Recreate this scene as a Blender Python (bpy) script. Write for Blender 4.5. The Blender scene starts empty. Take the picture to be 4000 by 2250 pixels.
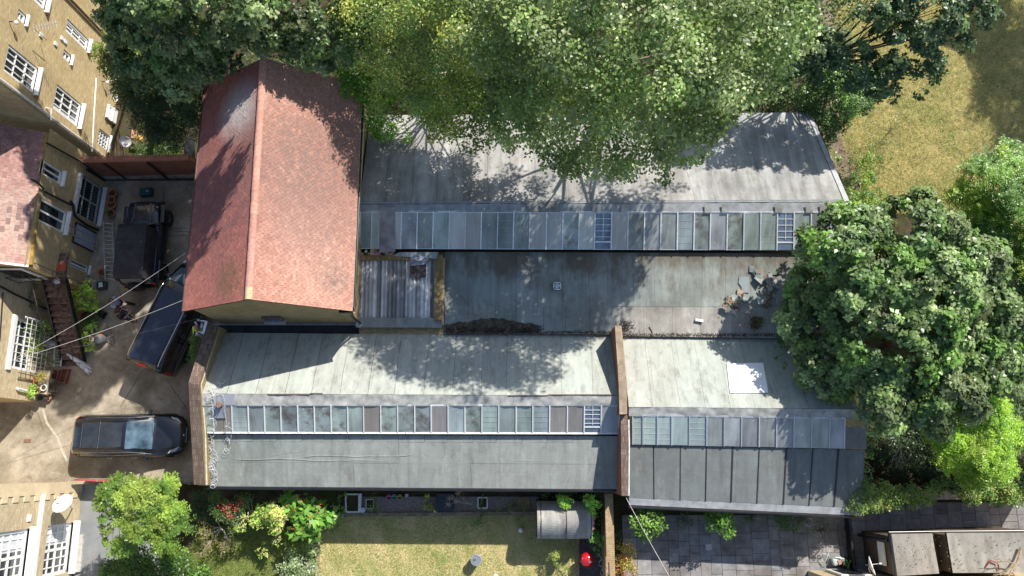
import bpy, math, random
import numpy as np
from mathutils import Vector, Matrix, noise as mnoise
random.seed(7); RNG = np.random.default_rng(7)
R = math.radians
# ------------------------------------------------------------------ camera, world, sun, exposure
scene = bpy.context.scene
CF, CH = 2850.0, 33.0                       # focal length in photo pixels, flying height in metres
TILT = math.atan(675 / CF)
cam_d = bpy.data.cameras.new('camera'); cam = bpy.data.objects.new('camera', cam_d)
scene.collection.objects.link(cam); scene.camera = cam
cam_d.sensor_width = 36.0; cam_d.lens = 36.0 * CF / 4000.0
cam_d.clip_start = 0.5; cam_d.clip_end = 600
cam.location = (0, 0, CH); cam.rotation_euler = (TILT, 0, 0)
SUN_EL, SUN_AZ = R(45.5), math.atan2(0.61, 0.79)
world = bpy.data.worlds.new('World'); scene.world = world; world.use_nodes = True
wn = world.node_tree; bg = wn.nodes['Background']
sky = wn.nodes.new('ShaderNodeTexSky'); sky.sky_type = 'NISHITA'; sky.sun_disc = False
sky.sun_elevation = SUN_EL; sky.sun_rotation = SUN_AZ
wn.links.new(sky.outputs[0], bg.inputs[0]); bg.inputs[1].default_value = 0.11
sd = bpy.data.lights.new('sun', 'SUN'); sd.energy = 4.6; sd.angle = R(0.53); sd.color = (1.0, 0.95, 0.87)
sun = bpy.data.objects.new('sun', sd); scene.collection.objects.link(sun)
sdir = Vector((math.sin(SUN_AZ) * math.cos(SUN_EL), math.cos(SUN_AZ) * math.cos(SUN_EL), math.sin(SUN_EL)))
sun.rotation_euler = sdir.to_track_quat('Z', 'Y').to_euler(); sun.location = (30, 40, 60)
scene.view_settings.view_transform = 'Standard'; scene.view_settings.look = 'None'
scene.view_settings.exposure = 0.6; scene.view_settings.gamma = 1.0
scene.cycles.max_bounces = 6; scene.cycles.transparent_max_bounces = 8

# ------------------------------------------------------------------ helpers
def P(px, py, z=0.0):
    """point of the place at height z that the photo shows at (px,py)"""
    a = (px - 2000) / CF; b = (1125 - py) / CF
    c, s = math.cos(TILT), math.sin(TILT)
    t = (z - CH) / (b * s - c)
    return Vector((a * t, (b * c + s) * t, z))
COL = scene.collection
def new_obj(name, data, parent=None):
    o = bpy.data.objects.new(name, data); COL.objects.link(o)
    if parent is not None: o.parent = parent
    return o
def tag(o, label=None, cat=None, group=None, kind=None):
    if label: o['label'] = label
    if cat: o['category'] = cat
    if group: o['group'] = group
    if kind: o['kind'] = kind
    return o
def thing(name, label, cat, loc=(0, 0, 0), rz=0.0, group=None):
    o = new_obj(name, None); o.location = loc; o.rotation_euler = (0, 0, rz); o.empty_display_size = 0.2
    return tag(o, label, cat, group)
def root_of(o):
    while o.parent is not None: o = o.parent
    return o
def copy_tree(o, parent=None):
    c = o.copy(); COL.objects.link(c); c.parent = parent
    for ch in list(o.children): copy_tree(ch, c)
    return c

class MB:
    """collects faces; build() links them as one mesh object"""
    def __init__(s): s.v = []; s.f = []; s.t = []; s.m = []; s.cur = 1.0; s.mi = 0
    def face(s, pts, tint=None):
        i = len(s.v); s.v += [tuple(p) for p in pts]
        s.f.append(tuple(range(i, i + len(pts)))); s.t.append(s.cur if tint is None else tint); s.m.append(s.mi)
    def box(s, c, d, rz=0, rx=0, ry=0, tint=None, M=None):
        m = Matrix.Translation(Vector(c)) @ Matrix.Rotation(rz, 4, 'Z') @ Matrix.Rotation(ry, 4, 'Y') @ Matrix.Rotation(rx, 4, 'X')
        if M is not None: m = Matrix.Translation(Vector(c)) @ M
        x, y, z = d[0] / 2, d[1] / 2, d[2] / 2
        p = [m @ Vector(q) for q in ((-x, -y, -z), (x, -y, -z), (x, y, -z), (-x, y, -z), (-x, -y, z), (x, -y, z), (x, y, z), (-x, y, z))]
        for q in ((3, 2, 1, 0), (4, 5, 6, 7), (0, 1, 5, 4), (1, 2, 6, 5), (2, 3, 7, 6), (3, 0, 4, 7)): s.face([p[k] for k in q], tint)
        return s
    def slab(s, top, th, tint=None):
        """prism under a polygon of 3D points"""
        top = [Vector(p) for p in top]
        n = (top[1] - top[0]).cross(top[2] - top[1])
        if n.z < 0: top.reverse()
        bot = [p - Vector((0, 0, th)) for p in top]
        s.face(top, tint); s.face(bot[::-1], tint)
        for i in range(len(top)):
            j = (i + 1) % len(top); s.face([bot[i], bot[j], top[j], top[i]], tint)
        return s
    def bar(s, a, b, w, h, up=(0, 0, 1), tint=None):
        a, b = Vector(a), Vector(b); d = b - a; L = d.length
        if L < 1e-6: return s
        d.normalize(); u = Vector(up); sd_ = d.cross(u)
        if sd_.length < 1e-4: sd_ = d.cross(Vector((1, 0, 0)))
        sd_.normalize(); u = sd_.cross(d)
        M = Matrix((d, sd_, u)).transposed().to_4x4()
        return s.box((a + b) / 2, (L, w, h), M=M, tint=tint)
    def tube(s, pts, r, n=8, tint=None, cap=True):
        pts = [Vector(p) for p in pts]; k = len(pts)
        rr = r if isinstance(r, (list, tuple)) else [r] * k
        rings = []; u = None
        for i, p in enumerate(pts):
            d = (pts[min(i + 1, k - 1)] - pts[max(i - 1, 0)])
            if d.length < 1e-9: d = Vector((0, 0, 1))
            d.normalize()
            if u is None:
                u = d.cross(Vector((0, 0, 1)))
                if u.length < .1: u = d.cross(Vector((0, 1, 0)))
            u = (u - d * u.dot(d)).normalized(); w = d.cross(u)
            rings.append([p + (u * math.cos(a) + w * math.sin(a)) * rr[i] for a in [2 * math.pi * q / n for q in range(n)]])
        for i in range(k - 1):
            for q in range(n):
                q2 = (q + 1) % n; s.face([rings[i][q], rings[i][q2], rings[i + 1][q2], rings[i + 1][q]], tint)
        if cap: s.face(rings[0][::-1], tint); s.face(rings[-1], tint)
        return s
    def lathe(s, c, prof, n=20, tint=None, axis=None):
        c = Vector(c); rings = []
        for (r, z) in prof:
            ring = [Vector((r * math.cos(2 * math.pi * q / n), r * math.sin(2 * math.pi * q / n), z)) for q in range(n)]
            if axis is not None:
                qt = Vector(axis).to_track_quat('Z', 'Y'); ring = [qt @ p for p in ring]
            rings.append([c + p for p in ring])
        for i in range(len(prof) - 1):
            for q in range(n):
                q2 = (q + 1) % n; s.face([rings[i][q], rings[i][q2], rings[i + 1][q2], rings[i + 1][q]], tint)
        if prof[0][0] > 1e-4: s.face(rings[0][::-1], tint)
        if prof[-1][0] > 1e-4: s.face(rings[-1], tint)
        return s
    def loft(s, rings, cap=True, tint=None, closed=True):
        for i in range(len(rings) - 1):
            n = len(rings[i])
            for q in range(n if closed else n - 1):
                q2 = (q + 1) % n; s.face([rings[i][q], rings[i][q2], rings[i + 1][q2], rings[i + 1][q]], tint)
        if cap: s.face(rings[0][::-1], tint); s.face(rings[-1], tint)
        return s
    def build(s, name, mat, parent=None, local=False, smooth=False, merge=False, bevel=0.0, subsurf=0, angle=40):
        if not s.v: return None
        off = Vector((0, 0, 0))
        if parent is not None and not local: off = root_of(parent).location
        me = bpy.data.meshes.new(name)
        me.from_pydata([(p[0] - off[0], p[1] - off[1], p[2] - off[2]) for p in s.v], [], s.f)
        V = s.v; uvl = me.uv_layers.new(name='UVMap'); uv = np.zeros(len(me.loops) * 2, dtype=np.float32)
        col = np.ones((len(me.loops), 4), dtype=np.float32)
        for pi, poly in enumerate(me.polygons):
            n = poly.normal
            t = s.t[pi] if pi < len(s.t) else 1.0
            if not isinstance(t, (tuple, list)): t = (t, t, t)
            if abs(n.z) < 0.75:
                h = Vector((-n.y, n.x, 0));
                if h.length > 1e-6: h.normalize()
                if abs(n.z) > .02 and abs(n.z) < .75: up = n.cross(h) * -1 if n.cross(h).z < 0 else n.cross(h)
                else: up = Vector((0, 0, 1))
            else: h = Vector((1, 0, 0)); up = Vector((0, 1, 0))
            for li in poly.loop_indices:
                p = Vector(V[me.loops[li].vertex_index]); uv[2 * li] = p.dot(h); uv[2 * li + 1] = p.dot(up)
                col[li, :3] = t
        uvl.data.foreach_set('uv', uv)
        ca = me.color_attributes.new('tint', 'FLOAT_COLOR', 'CORNER'); ca.data.foreach_set('color', col.ravel())
        me.polygons.foreach_set('material_index', s.m[:len(me.polygons)])
        mats = mat if isinstance(mat, (list, tuple)) else [mat]
        for m_ in mats: me.materials.append(m_)
        if merge or subsurf or smooth or bevel:
            import bmesh
            bm = bmesh.new(); bm.from_mesh(me); bmesh.ops.remove_doubles(bm, verts=bm.verts, dist=1e-4)
            bmesh.ops.recalc_face_normals(bm, faces=bm.faces)
            if bevel:
                es = [e for e in bm.edges if len(e.link_faces) == 2 and e.calc_face_angle(0) > R(30)]
                bmesh.ops.bevel(bm, geom=es, offset=bevel, segments=2, affect='EDGES', profile=.6)
            bm.to_mesh(me); bm.free()
        if smooth:
            me.polygons.foreach_set('use_smooth', [True] * len(me.polygons))
            try: me.set_sharp_from_angle(angle=R(angle))
            except Exception: pass
        me.update()
        o = new_obj(name, me, parent)
        if subsurf:
            md = o.modifiers.new('sub', 'SUBSURF'); md.levels = subsurf; md.render_levels = subsurf
        return o

def add_tint(me):
    ca = me.color_attributes.new('tint', 'FLOAT_COLOR', 'POINT'); ca.data.foreach_set('color', np.ones(len(me.vertices) * 4, dtype=np.float32))
def np_mesh(name, verts, faces, tint, mat, parent=None, smooth=False):
    """verts (N,3), faces (M,k), tint (N,3)"""
    me = bpy.data.meshes.new(name); n = len(verts); m, k = faces.shape
    if parent is not None: verts = verts - np.array(root_of(parent).location)[None, :]
    me.vertices.add(n); me.vertices.foreach_set('co', verts.astype(np.float32).ravel())
    me.loops.add(m * k); me.loops.foreach_set('vertex_index', faces.astype(np.int32).ravel())
    me.polygons.add(m); me.polygons.foreach_set('loop_start', np.arange(0, m * k, k, dtype=np.int32))
    me.update(calc_edges=True)
    ca = me.color_attributes.new('tint', 'FLOAT_COLOR', 'POINT')
    c = np.ones((n, 4), dtype=np.float32); c[:, :3] = tint; ca.data.foreach_set('color', c.ravel())
    me.materials.append(mat)
    if smooth: me.polygons.foreach_set('use_smooth', [True] * m)
    return new_obj(name, me, parent)

# ------------------------------------------------------------------ materials
class NT:
    def __init__(s, name):
        s.m = bpy.data.materials.new(name); s.m.use_nodes = True; s.t = s.m.node_tree
        s.b = s.t.nodes['Principled BSDF']; s.out = s.t.nodes['Material Output']
    def n(s, typ, **kw):
        nd = s.t.nodes.new(typ)
        for k, v in kw.items(): setattr(nd, k, v)
        return nd
    def l(s, a, b): s.t.links.new(a, b)
    def pos(s, scale=(1, 1, 1), uv=False):
        if uv: src = s.n('ShaderNodeTexCoord').outputs['UV']
        else: src = s.n('ShaderNodeNewGeometry').outputs['Position']
        mp = s.n('ShaderNodeMapping'); mp.inputs['Scale'].default_value = scale; s.l(src, mp.inputs[0]); return mp.outputs[0]
    def noise(s, co, scale, detail=4, rough=.55, lo=.35, hi=.65, dist=0.0):
        nd = s.n('ShaderNodeTexNoise'); nd.inputs['Scale'].default_value = scale; nd.inputs['Detail'].default_value = detail
        nd.inputs['Roughness'].default_value = rough; nd.inputs['Distortion'].default_value = dist; s.l(co, nd.inputs['Vector'])
        mr = s.n('ShaderNodeMapRange'); mr.inputs[1].default_value = lo; mr.inputs[2].default_value = hi; s.l(nd.outputs['Fac'], mr.inputs[0])
        return mr.outputs[0]
    def mix(s, f, a, b, mode='MIX'):
        nd = s.n('ShaderNodeMix', data_type='RGBA', blend_type=mode)
        for sock, v in ((nd.inputs[0], f), (nd.inputs[6], a), (nd.inputs[7], b)):
            if hasattr(v, 'is_linked'): s.l(v, sock)
            elif isinstance(v, (int, float)): sock.default_value = v
            else: sock.default_value = (v[0], v[1], v[2], 1)
        return nd.outputs[2]
    def math(s, op, a, b=0.0):
        nd = s.n('ShaderNodeMath', operation=op)
        for sock, v in ((nd.inputs[0], a), (nd.inputs[1], b)):
            if hasattr(v, 'is_linked'): s.l(v, sock)
            else: sock.default_value = v
        return nd.outputs[0]
    def tint(s): 
        nd = s.n('ShaderNodeAttribute'); nd.attribute_name = 'tint'; return nd.outputs['Color']
    def bump(s, h, strength=.3, dist=.02):
        nd = s.n('ShaderNodeBump'); nd.inputs['Strength'].default_value = strength; nd.inputs['Distance'].default_value = dist
        s.l(h, nd.inputs['Height']); s.l(nd.outputs[0], s.b.inputs['Normal'])
    def fin(s, col, rough=.8, metal=0.0, spec=.3):
        if hasattr(col, 'is_linked'): s.l(col, s.b.inputs['Base Color'])
        else: s.b.inputs['Base Color'].default_value = (*col, 1)
        if hasattr(rough, 'is_linked'): s.l(rough, s.b.inputs['Roughness'])
        else: s.b.inputs['Roughness'].default_value = rough
        s.b.inputs['Metallic'].default_value = metal
        s.b.inputs['Specular IOR Level'].default_value = spec
        return s.m
def simple(name, c, rough=.6, var=.18, scale=6, metal=0.0, spec=.4, bump=.0, c2=None, tinted=True, patch=None):
    n = NT(name); co = n.pos(); f = n.noise(co, scale, 5)
    a = tuple(x * (1 - var) for x in c); b = c2 or tuple(min(1, x * (1 + var)) for x in c)
    col = n.mix(f, a, b)
    if patch: col = n.mix(n.noise(co, patch[1], 6, lo=patch[2], hi=patch[2] + .08), col, patch[0])
    if tinted: col = n.mix(1.0, col, n.tint(), 'MULTIPLY')
    if bump: n.bump(n.noise(co, scale * 6, 3, lo=0, hi=1), bump, .01)
    return n.fin(col, rough, metal, spec)

def brick_mat(name, c1, c2, mortar, w=.225, h=.075, dirt=(.08, .07, .05), dirtamt=.35, mort=.01):
    n = NT(name); co = n.pos(uv=True); bt = n.n('ShaderNodeTexBrick')
    bt.inputs['Scale'].default_value = 1; bt.inputs['Brick Width'].default_value = w; bt.inputs['Row Height'].default_value = h
    bt.inputs['Mortar Size'].default_value = mort; bt.inputs['Mortar Smooth'].default_value = .3; bt.inputs['Bias'].default_value = -.1
    bt.inputs['Color1'].default_value = (*c1, 1); bt.inputs['Color2'].default_value = (*c2, 1); bt.inputs['Mortar'].default_value = (*mortar, 1)
    n.l(co, bt.inputs['Vector'])
    ws = n.noise(n.pos((5, 5, 14)), 1.0, 2, lo=.3, hi=.7)
    col = n.mix(n.math('MULTIPLY', ws, .55), bt.outputs['Color'], tuple(x * .55 for x in c1))
    d = n.math('MULTIPLY', n.noise(n.pos((1, 1, .6)), .9, 6, lo=.42, hi=.7), dirtamt)
    col = n.mix(d, col, dirt)
    col = n.mix(1.0, col, n.tint(), 'MULTIPLY')
    n.bump(bt.outputs['Fac'], -.5, .006)
    return n.fin(col, .9, 0, .15)

def felt_mat(name, c, dark=(.07, .065, .06), streak=.5, stain=.35, light=None, ybands=None):
    n = NT(name)
    co = n.pos((1, 1, 1)); st = n.noise(n.pos((3.2, .35, .35)), 1.0, 4, lo=.35, hi=.72)
    big = n.noise(co, .55, 6, .6, lo=.42, hi=.72); fine = n.noise(co, 11, 6, .75, lo=.3, hi=.7); mid = n.noise(co, 3.2, 6, .62, lo=.35, hi=.7)
    col = n.mix(n.math('MULTIPLY', mid, .4), c, tuple(x * .72 for x in c))
    col = n.mix(n.math('MULTIPLY', fine, .35), col, tuple(min(1, x * 1.35) for x in c))
    col = n.mix(n.math('MULTIPLY', st, streak), col, dark if light is None else light)
    col = n.mix(n.math('MULTIPLY', big, stain), col, dark)
    grime = n.noise(n.pos((1.6, .8, .8)), 1.7, 8, .75, lo=.5, hi=.66)
    col = n.mix(n.math('MULTIPLY', grime, .45), col, (.12, .105, .085))
    dust = n.noise(n.pos((1.1, .5, .5)), 1.3, 8, .75, lo=.53, hi=.70); col = n.mix(n.math('MULTIPLY', dust, .35), col, tuple(min(1, x * 1.5 + .06) for x in c))
    run = n.noise(n.pos((5.5, .22, .22)), 1.0, 5, .6, lo=.56, hi=.70); col = n.mix(n.math('MULTIPLY', run, .4), col, tuple(x * .45 for x in c))
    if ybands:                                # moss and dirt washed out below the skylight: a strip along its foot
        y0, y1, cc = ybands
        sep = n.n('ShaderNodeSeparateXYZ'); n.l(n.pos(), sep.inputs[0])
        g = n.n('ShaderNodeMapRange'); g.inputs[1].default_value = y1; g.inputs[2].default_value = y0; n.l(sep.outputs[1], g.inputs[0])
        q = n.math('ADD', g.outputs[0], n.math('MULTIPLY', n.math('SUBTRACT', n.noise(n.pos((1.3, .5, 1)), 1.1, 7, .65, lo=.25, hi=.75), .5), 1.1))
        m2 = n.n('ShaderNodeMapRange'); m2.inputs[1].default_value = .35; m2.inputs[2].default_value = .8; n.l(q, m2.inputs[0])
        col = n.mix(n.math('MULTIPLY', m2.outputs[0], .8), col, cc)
    col = n.mix(1.0, col, n.tint(), 'MULTIPLY')
    wr = n.noise(n.pos((.5, 2.2, 1)), 2.0, 6, lo=.2, hi=.8, dist=.6)
    n.bump(n.math('ADD', n.math('MULTIPLY', wr, .6), n.math('MULTIPLY', fine, .12)), .35, .03)
    return n.fin(col, .85, 0, .25)

def leaf_mat(name, rough=.38, trans=.32):
    n = NT(name); col = n.tint(); n.fin(col, rough, 0, .45)
    tr = n.n('ShaderNodeBsdfTranslucent'); hs = n.n('ShaderNodeHueSaturation'); hs.inputs['Value'].default_value = 1.7; hs.inputs['Saturation'].default_value = 1.15
    n.l(col, hs.inputs['Color']); n.l(hs.outputs[0], tr.inputs[0])
    mx = n.n('ShaderNodeMixShader'); mx.inputs[0].default_value = trans
    n.l(n.b.outputs[0], mx.inputs[1]); n.l(tr.outputs[0], mx.inputs[2]); n.l(mx.outputs[0], n.out.inputs[0])
    return n.m
def glass_mat(name, c, rough=.3, var=.45, dirt=None, alpha=1.0, spec=.4):
    n = NT(name); co = n.pos((1.5, .6, .6))
    col = n.mix(n.noise(co, 1.2, 5, lo=.3, hi=.7), tuple(x * (1 - var) for x in c), tuple(min(1, x * (1 + var * .6)) for x in c))
    st = n.noise(n.pos((9, .5, .5)), 1.0, 3, lo=.45, hi=.75)
    col = n.mix(n.math('MULTIPLY', st, .3), col, tuple(min(1, x * 1.6) for x in c))
    if dirt:
        col = n.mix(n.math('MULTIPLY', n.noise(n.pos(), 1.6, 7, .7, lo=.47, hi=.62), dirt[1]), col, dirt[0])
    sp = n.noise(n.pos(), 9, 1, lo=.74, hi=.76); col = n.mix(n.math('MULTIPLY', sp, .8), col, (.6, .6, .56))
    col = n.mix(1.0, col, n.tint(), 'MULTIPLY')
    n.fin(col, n.math('ADD', n.math('MULTIPLY', n.noise(n.pos(), 4, 4), .25), rough), 0, spec)
    return n.m
def clear_glass(name, c=(.75, .8, .8), rough=.03, a=.35):
    n = NT(name); n.fin(c, rough, 0, .8)
    tb = n.n('ShaderNodeBsdfTransparent'); tb.inputs[0].default_value = (*c, 1); mx = n.n('ShaderNodeMixShader'); mx.inputs[0].default_value = a
    n.b.inputs['Base Color'].default_value = (.06, .08, .09, 1)
    n.l(tb.outputs[0], mx.inputs[1]); n.l(n.b.outputs[0], mx.inputs[2]); n.l(mx.outputs[0], n.out.inputs[0]); return n.m

m_brick_y = brick_mat('yellow_stock_brick', (.60, .44, .21), (.74, .60, .36), (.46, .38, .26), dirtamt=.25)
m_brick_dk = brick_mat('weathered_stock_brick', (.36, .27, .13), (.50, .39, .21), (.2, .17, .11), dirtamt=.35)
m_brick_pale = brick_mat('pale_stock_brick', (.62, .48, .28), (.78, .66, .45), (.55, .46, .34), dirtamt=.1)
m_brick_r = brick_mat('red_brick', (.30, .11, .07), (.38, .17, .10), (.20, .14, .11), dirtamt=.45)
m_brick_cop = brick_mat('brown_coping_brick', (.17, .115, .09), (.30, .23, .185), (.08, .065, .055), w=.075, h=.225, dirtamt=.45, mort=.008)
m_brick_wall2 = brick_mat('mottled_wall_brick', (.42, .27, .15), (.50, .39, .24), (.28, .22, .15), dirt=(.20, .17, .06), dirtamt=.6)
m_stucco = simple('cream_stucco', (.70, .56, .36), .85, .08, 3)
m_white = simple('white_paint', (.80, .80, .78), .45, .05, 5)
m_white_d = simple('flaking_white_paint', (.66, .67, .68), .6, .15, 9, patch=((.12, .10, .08), 22, .60))
m_lead = simple('grey_lead', (.27, .28, .29), .5, .2, 4, spec=.5, bump=.2)
m_bitumen = simple('black_bitumen', (.022, .024, .028), .6, .4, 3, bump=.3)
m_black = simple('black_paint', (.015, .015, .018), .35, .2, 4, spec=.5)
m_bplastic = simple('black_plastic', (.02, .022, .025), .5, .2, 5)
m_room = simple('dark_room_interior', (.02, .022, .025), .9, .3, 3)
m_felt_A = felt_mat('weathered_pale_felt', (.41, .405, .385), streak=.55, stain=.45)
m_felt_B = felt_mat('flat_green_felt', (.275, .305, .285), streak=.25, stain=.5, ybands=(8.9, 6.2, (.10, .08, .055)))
m_felt_C = felt_mat('pale_green_felt', (.41, .435, .385), streak=.22, stain=.12)
m_felt_D = felt_mat('grey_green_felt', (.265, .285, .265), streak=.22, stain=.25)
m_felt_F = felt_mat('dark_grey_felt', (.17, .19, .185), streak=.25, stain=.3)
m_felt_fl = simple('wrinkled_felt_flashing', (.34, .34, .32), .8, .25, 3.5, bump=.6, spec=.2)
m_felt_shed = felt_mat('shed_felt', (.40, .39, .36), streak=.45, stain=.3)
m_garage = felt_mat('garage_roof_felt', (.31, .295, .27), streak=.4, stain=.5)
m_leaf = leaf_mat('leaf_foliage'); m_leaf_matt = leaf_mat('matt_foliage', .6, .3)
m_grass = leaf_mat('grass_blades', .7, .2)
m_bark = simple('bark', (.13, .10, .075), .9, .4, 8, bump=.6)
m_bark_l = simple('pale_dead_wood', (.42, .36, .29), .85, .3, 10, bump=.4)
m_terra = simple('terracotta', (.42, .15, .08), .7, .25, 6)
m_galv = simple('galvanised_metal', (.42, .47, .46), .45, .15, 8, metal=.6)
m_steel = simple('aluminium', (.6, .62, .65), .3, .1, 8, metal=.8)
m_wood = simple('weathered_wood', (.30, .22, .14), .8, .3, 5, bump=.4)
m_green_glass = glass_mat('green_rooflight_glass', (.33, .385, .36))
m_dk_glass = glass_mat('dark_rooflight_glass', (.27, .295, .285))
m_moss_glass = glass_mat('mossy_rooflight_glass', (.30, .35, .33), dirt=((.10, .07, .05), .85))
m_grey_pane = glass_mat('painted_grey_pane', (.47, .465, .44), .6, .15, spec=.2)
m_brown_pane = glass_mat('felted_brown_pane', (.28, .26, .235), .8, .2, spec=.1)
m_blue_pane = glass_mat('blue_grey_glass', (.32, .345, .345), .4)
m_pale_glass = glass_mat('pale_teal_glass', (.38, .46, .44), .2, .2)
m_clear = clear_glass('clear_glass'); m_winglass = simple('dark_window_glass', (.03, .035, .04), .06, .3, 2, spec=.9)
# ------------------------------------------------------------------ the setting: ground sheets
def ray(px, py):
    a = (px - 2000) / CF; b = (1125 - py) / CF; c, s = math.cos(TILT), math.sin(TILT)
    return Vector((a, b * c + s, b * s - c))
def hit(px, py, p0, n):
    d = ray(px, py); o = Vector((0, 0, CH)); return o + d * ((Vector(p0) - o).dot(n) / d.dot(n))
def sheet(name, pxs, z, mat, grow=None):
    mb = MB(); pts = [P(x, y, z) if not isinstance(x, Vector) else x for x, y in pxs]
    mb.face(pts if (pts[1] - pts[0]).cross(pts[2] - pts[1]).z > 0 else pts[::-1])
    o = mb.build(name, mat); tag(o, kind='structure'); return o
def soil_mat():
    n = NT('garden_soil'); co = n.pos()
    col = n.mix(n.noise(co, 2.5, 6), (.045, .034, .022), (.09, .07, .045)); col = n.mix(n.noise(co, 1.2, 5, lo=.5, hi=.62), col, (.05, .07, .02))
    n.bump(n.noise(co, 20, 5, lo=0, hi=1), .6, .03); return n.fin(col, .95, 0, .1)
def concrete_mat():
    n = NT('stained_concrete'); co = n.pos()
    col = n.mix(n.noise(co, .8, 7, .7, lo=.38, hi=.62), (.21, .175, .125), (.46, .40, .31))
    col = n.mix(n.math('MULTIPLY', n.noise(co, .5, 6, .6, lo=.45, hi=.62), .6), col, (.12, .10, .06))
    col = n.mix(n.math('MULTIPLY', n.noise(co, 26, 3, .7, lo=.4, hi=.7), .4), col, (.48, .42, .33))
    col = n.mix(n.math('MULTIPLY', n.noise(co, 2.3, 7, .7, lo=.56, hi=.70), .55), col, (.075, .07, .035))
    sp = n.noise(n.pos((1, 1, 1)), 4.5, 2, lo=.70, hi=.73); col = n.mix(n.math('MULTIPLY', sp, .6), col, (.6, .57, .5))
    n.bump(n.noise(co, 40, 3, lo=0, hi=1), .25, .01); return n.fin(col, .85, 0, .2)
def lawn_mat(nm, a, b, c, sc=1.3):
    n = NT(nm); co = n.pos(); col = n.mix(n.noise(co, sc, 6, .65, lo=.4, hi=.62), a, b)
    col = n.mix(n.noise(co, sc * .45, 5, .6, lo=.52, hi=.6), col, c); col = n.mix(n.math('MULTIPLY', n.noise(co, 30, 3, .7), .35), col, tuple(x * .5 for x in a))
    n.bump(n.noise(co, 60, 3, lo=0, hi=1), .5, .02); return n.fin(col, .95, 0, .1)
def slab_mat():
    n = NT('stone_paving'); co = n.pos((1, 1, 1)); 
    col = n.mix(1.0, n.mix(n.noise(co, 2.5, 6, .65), (.18, .175, .175), (.29, .28, .27)), n.tint(), 'MULTIPLY')
    col = n.mix(n.math('MULTIPLY', n.noise(co, .8, 6, .6, lo=.5, hi=.65), .5), col, (.09, .07, .055))
    sp = n.noise(co, 3.4, 3, lo=.66, hi=.70); col = n.mix(n.math('MULTIPLY', sp, .5), col, (.42, .39, .36))
    n.bump(n.noise(co, 18, 4, lo=0, hi=1), .3, .01); return n.fin(col, .8, 0, .25)
m_soil = soil_mat(); m_conc = concrete_mat(); m_slab = slab_mat()
m_lawn = lawn_mat('dry_lawn', (.46, .41, .18), (.70, .55, .33), (.26, .31, .09), .9); m_meadow = lawn_mat('dry_meadow', (.38, .34, .12), (.56, .46, .21), (.17, .23, .055), 1.0)
m_gravel = simple('gravel', (.24, .20, .18), .9, .5, 26, bump=.9)
m_path_e = simple('bare_earth_path', (.20, .15, .105), .95, .3, 3, bump=.5)
mb = MB(); mb.face([(-150, -150, -.03), (150, -150, -.03), (150, 150, -.03), (-150, 150, -.03)])
tag(mb.build('ground', m_soil), kind='structure')
sheet('courtyard_paving', [(-900, 3300), (640, 1884), (960, 1884), (960, 706), (300, 706), (-700, 706)], 0.0, m_conc)
sheet('garden_lawn', [(1250, 2010), (2266, 2012), (2262, 2600), (1215, 2600)], .012, m_lawn)
sheet('wild_grass', [(760, 2120), (1246, 2120), (1200, 2600), (700, 2600)], .008, lawn_mat('green_grass', (.20, .25, .06), (.36, .34, .14), (.10, .16, .03)))
sheet('garden_path', [(322, 1893), (620, 1893), (640, 2600), (250, 2600)], .006, simple('smooth_grey_concrete', (.22, .23, .235), .8, .12, 2, patch=((.30, .22, .17), 1.1, .64)))
sheet('meadow', [(3225, 0), (3270, 560), (3345, 800), (3500, 790), (4100, 860), (6000, 900), (6000, -2500), (2600, -2500)], .01, m_meadow)
sheet('earth_path', [(3150, -200), (3250, -200), (3300, 300), (3290, 520), (3400, 760), (3320, 800), (3200, 500), (3190, 300)], .018, m_path_e)
sheet('gravel_bed', [(1400, 1940), (2105, 1940), (2105, 2003), (1400, 2003)], .012, m_gravel)
sheet('gravel_strip', [(2263, 2095), (2350, 2095), (2350, 2500), (2263, 2500)], .014, simple('dark_gravel', (.11, .095, .085), .9, .6, 24, bump=.9))

# patio slabs: individual stones laid in random courses on a dark bed
def paving(name, x0, x1, y0, y1, z, seed):
    rng = random.Random(seed); mb = MB(); x = x0
    while x < x1:
        w = rng.choice((.45, .6, .6, .75)); y = y0 + rng.uniform(-.5, 0)
        while y < y1:
            h = rng.choice((.3, .45, .6, .6, .75, .9)); g = .008
            ya, yb = max(y + g, y0), min(y + h - g, y1); xa, xb = x + g, min(x + w - g, x1)
            if yb - ya > .05 and xb - xa > .05:
                zz = z + rng.uniform(.006, .016); t = rng.uniform(.82, 1.12); w_ = rng.uniform(.95, 1.05)
                mb.slab([(xa, ya, zz), (xb, ya, zz + rng.uniform(-.003, .003)), (xb, yb, zz), (xa, yb, zz)], .02, tint=(t * w_, t, t * (2 - w_)))
            y += h
        x += w
    o = mb.build(name, m_slab); tag(o, kind='structure')
pa = P(2480, 2020); pb = P(3420, 2600); paving('patio', 4.75, 14.62, -9, P(2600, 2012).y, 0.0, 3)
paving('rear_paving', 14.66, 30, P(3600, 2070).y - 2.5, P(3600, 1962).y, 0.0, 5)

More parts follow.
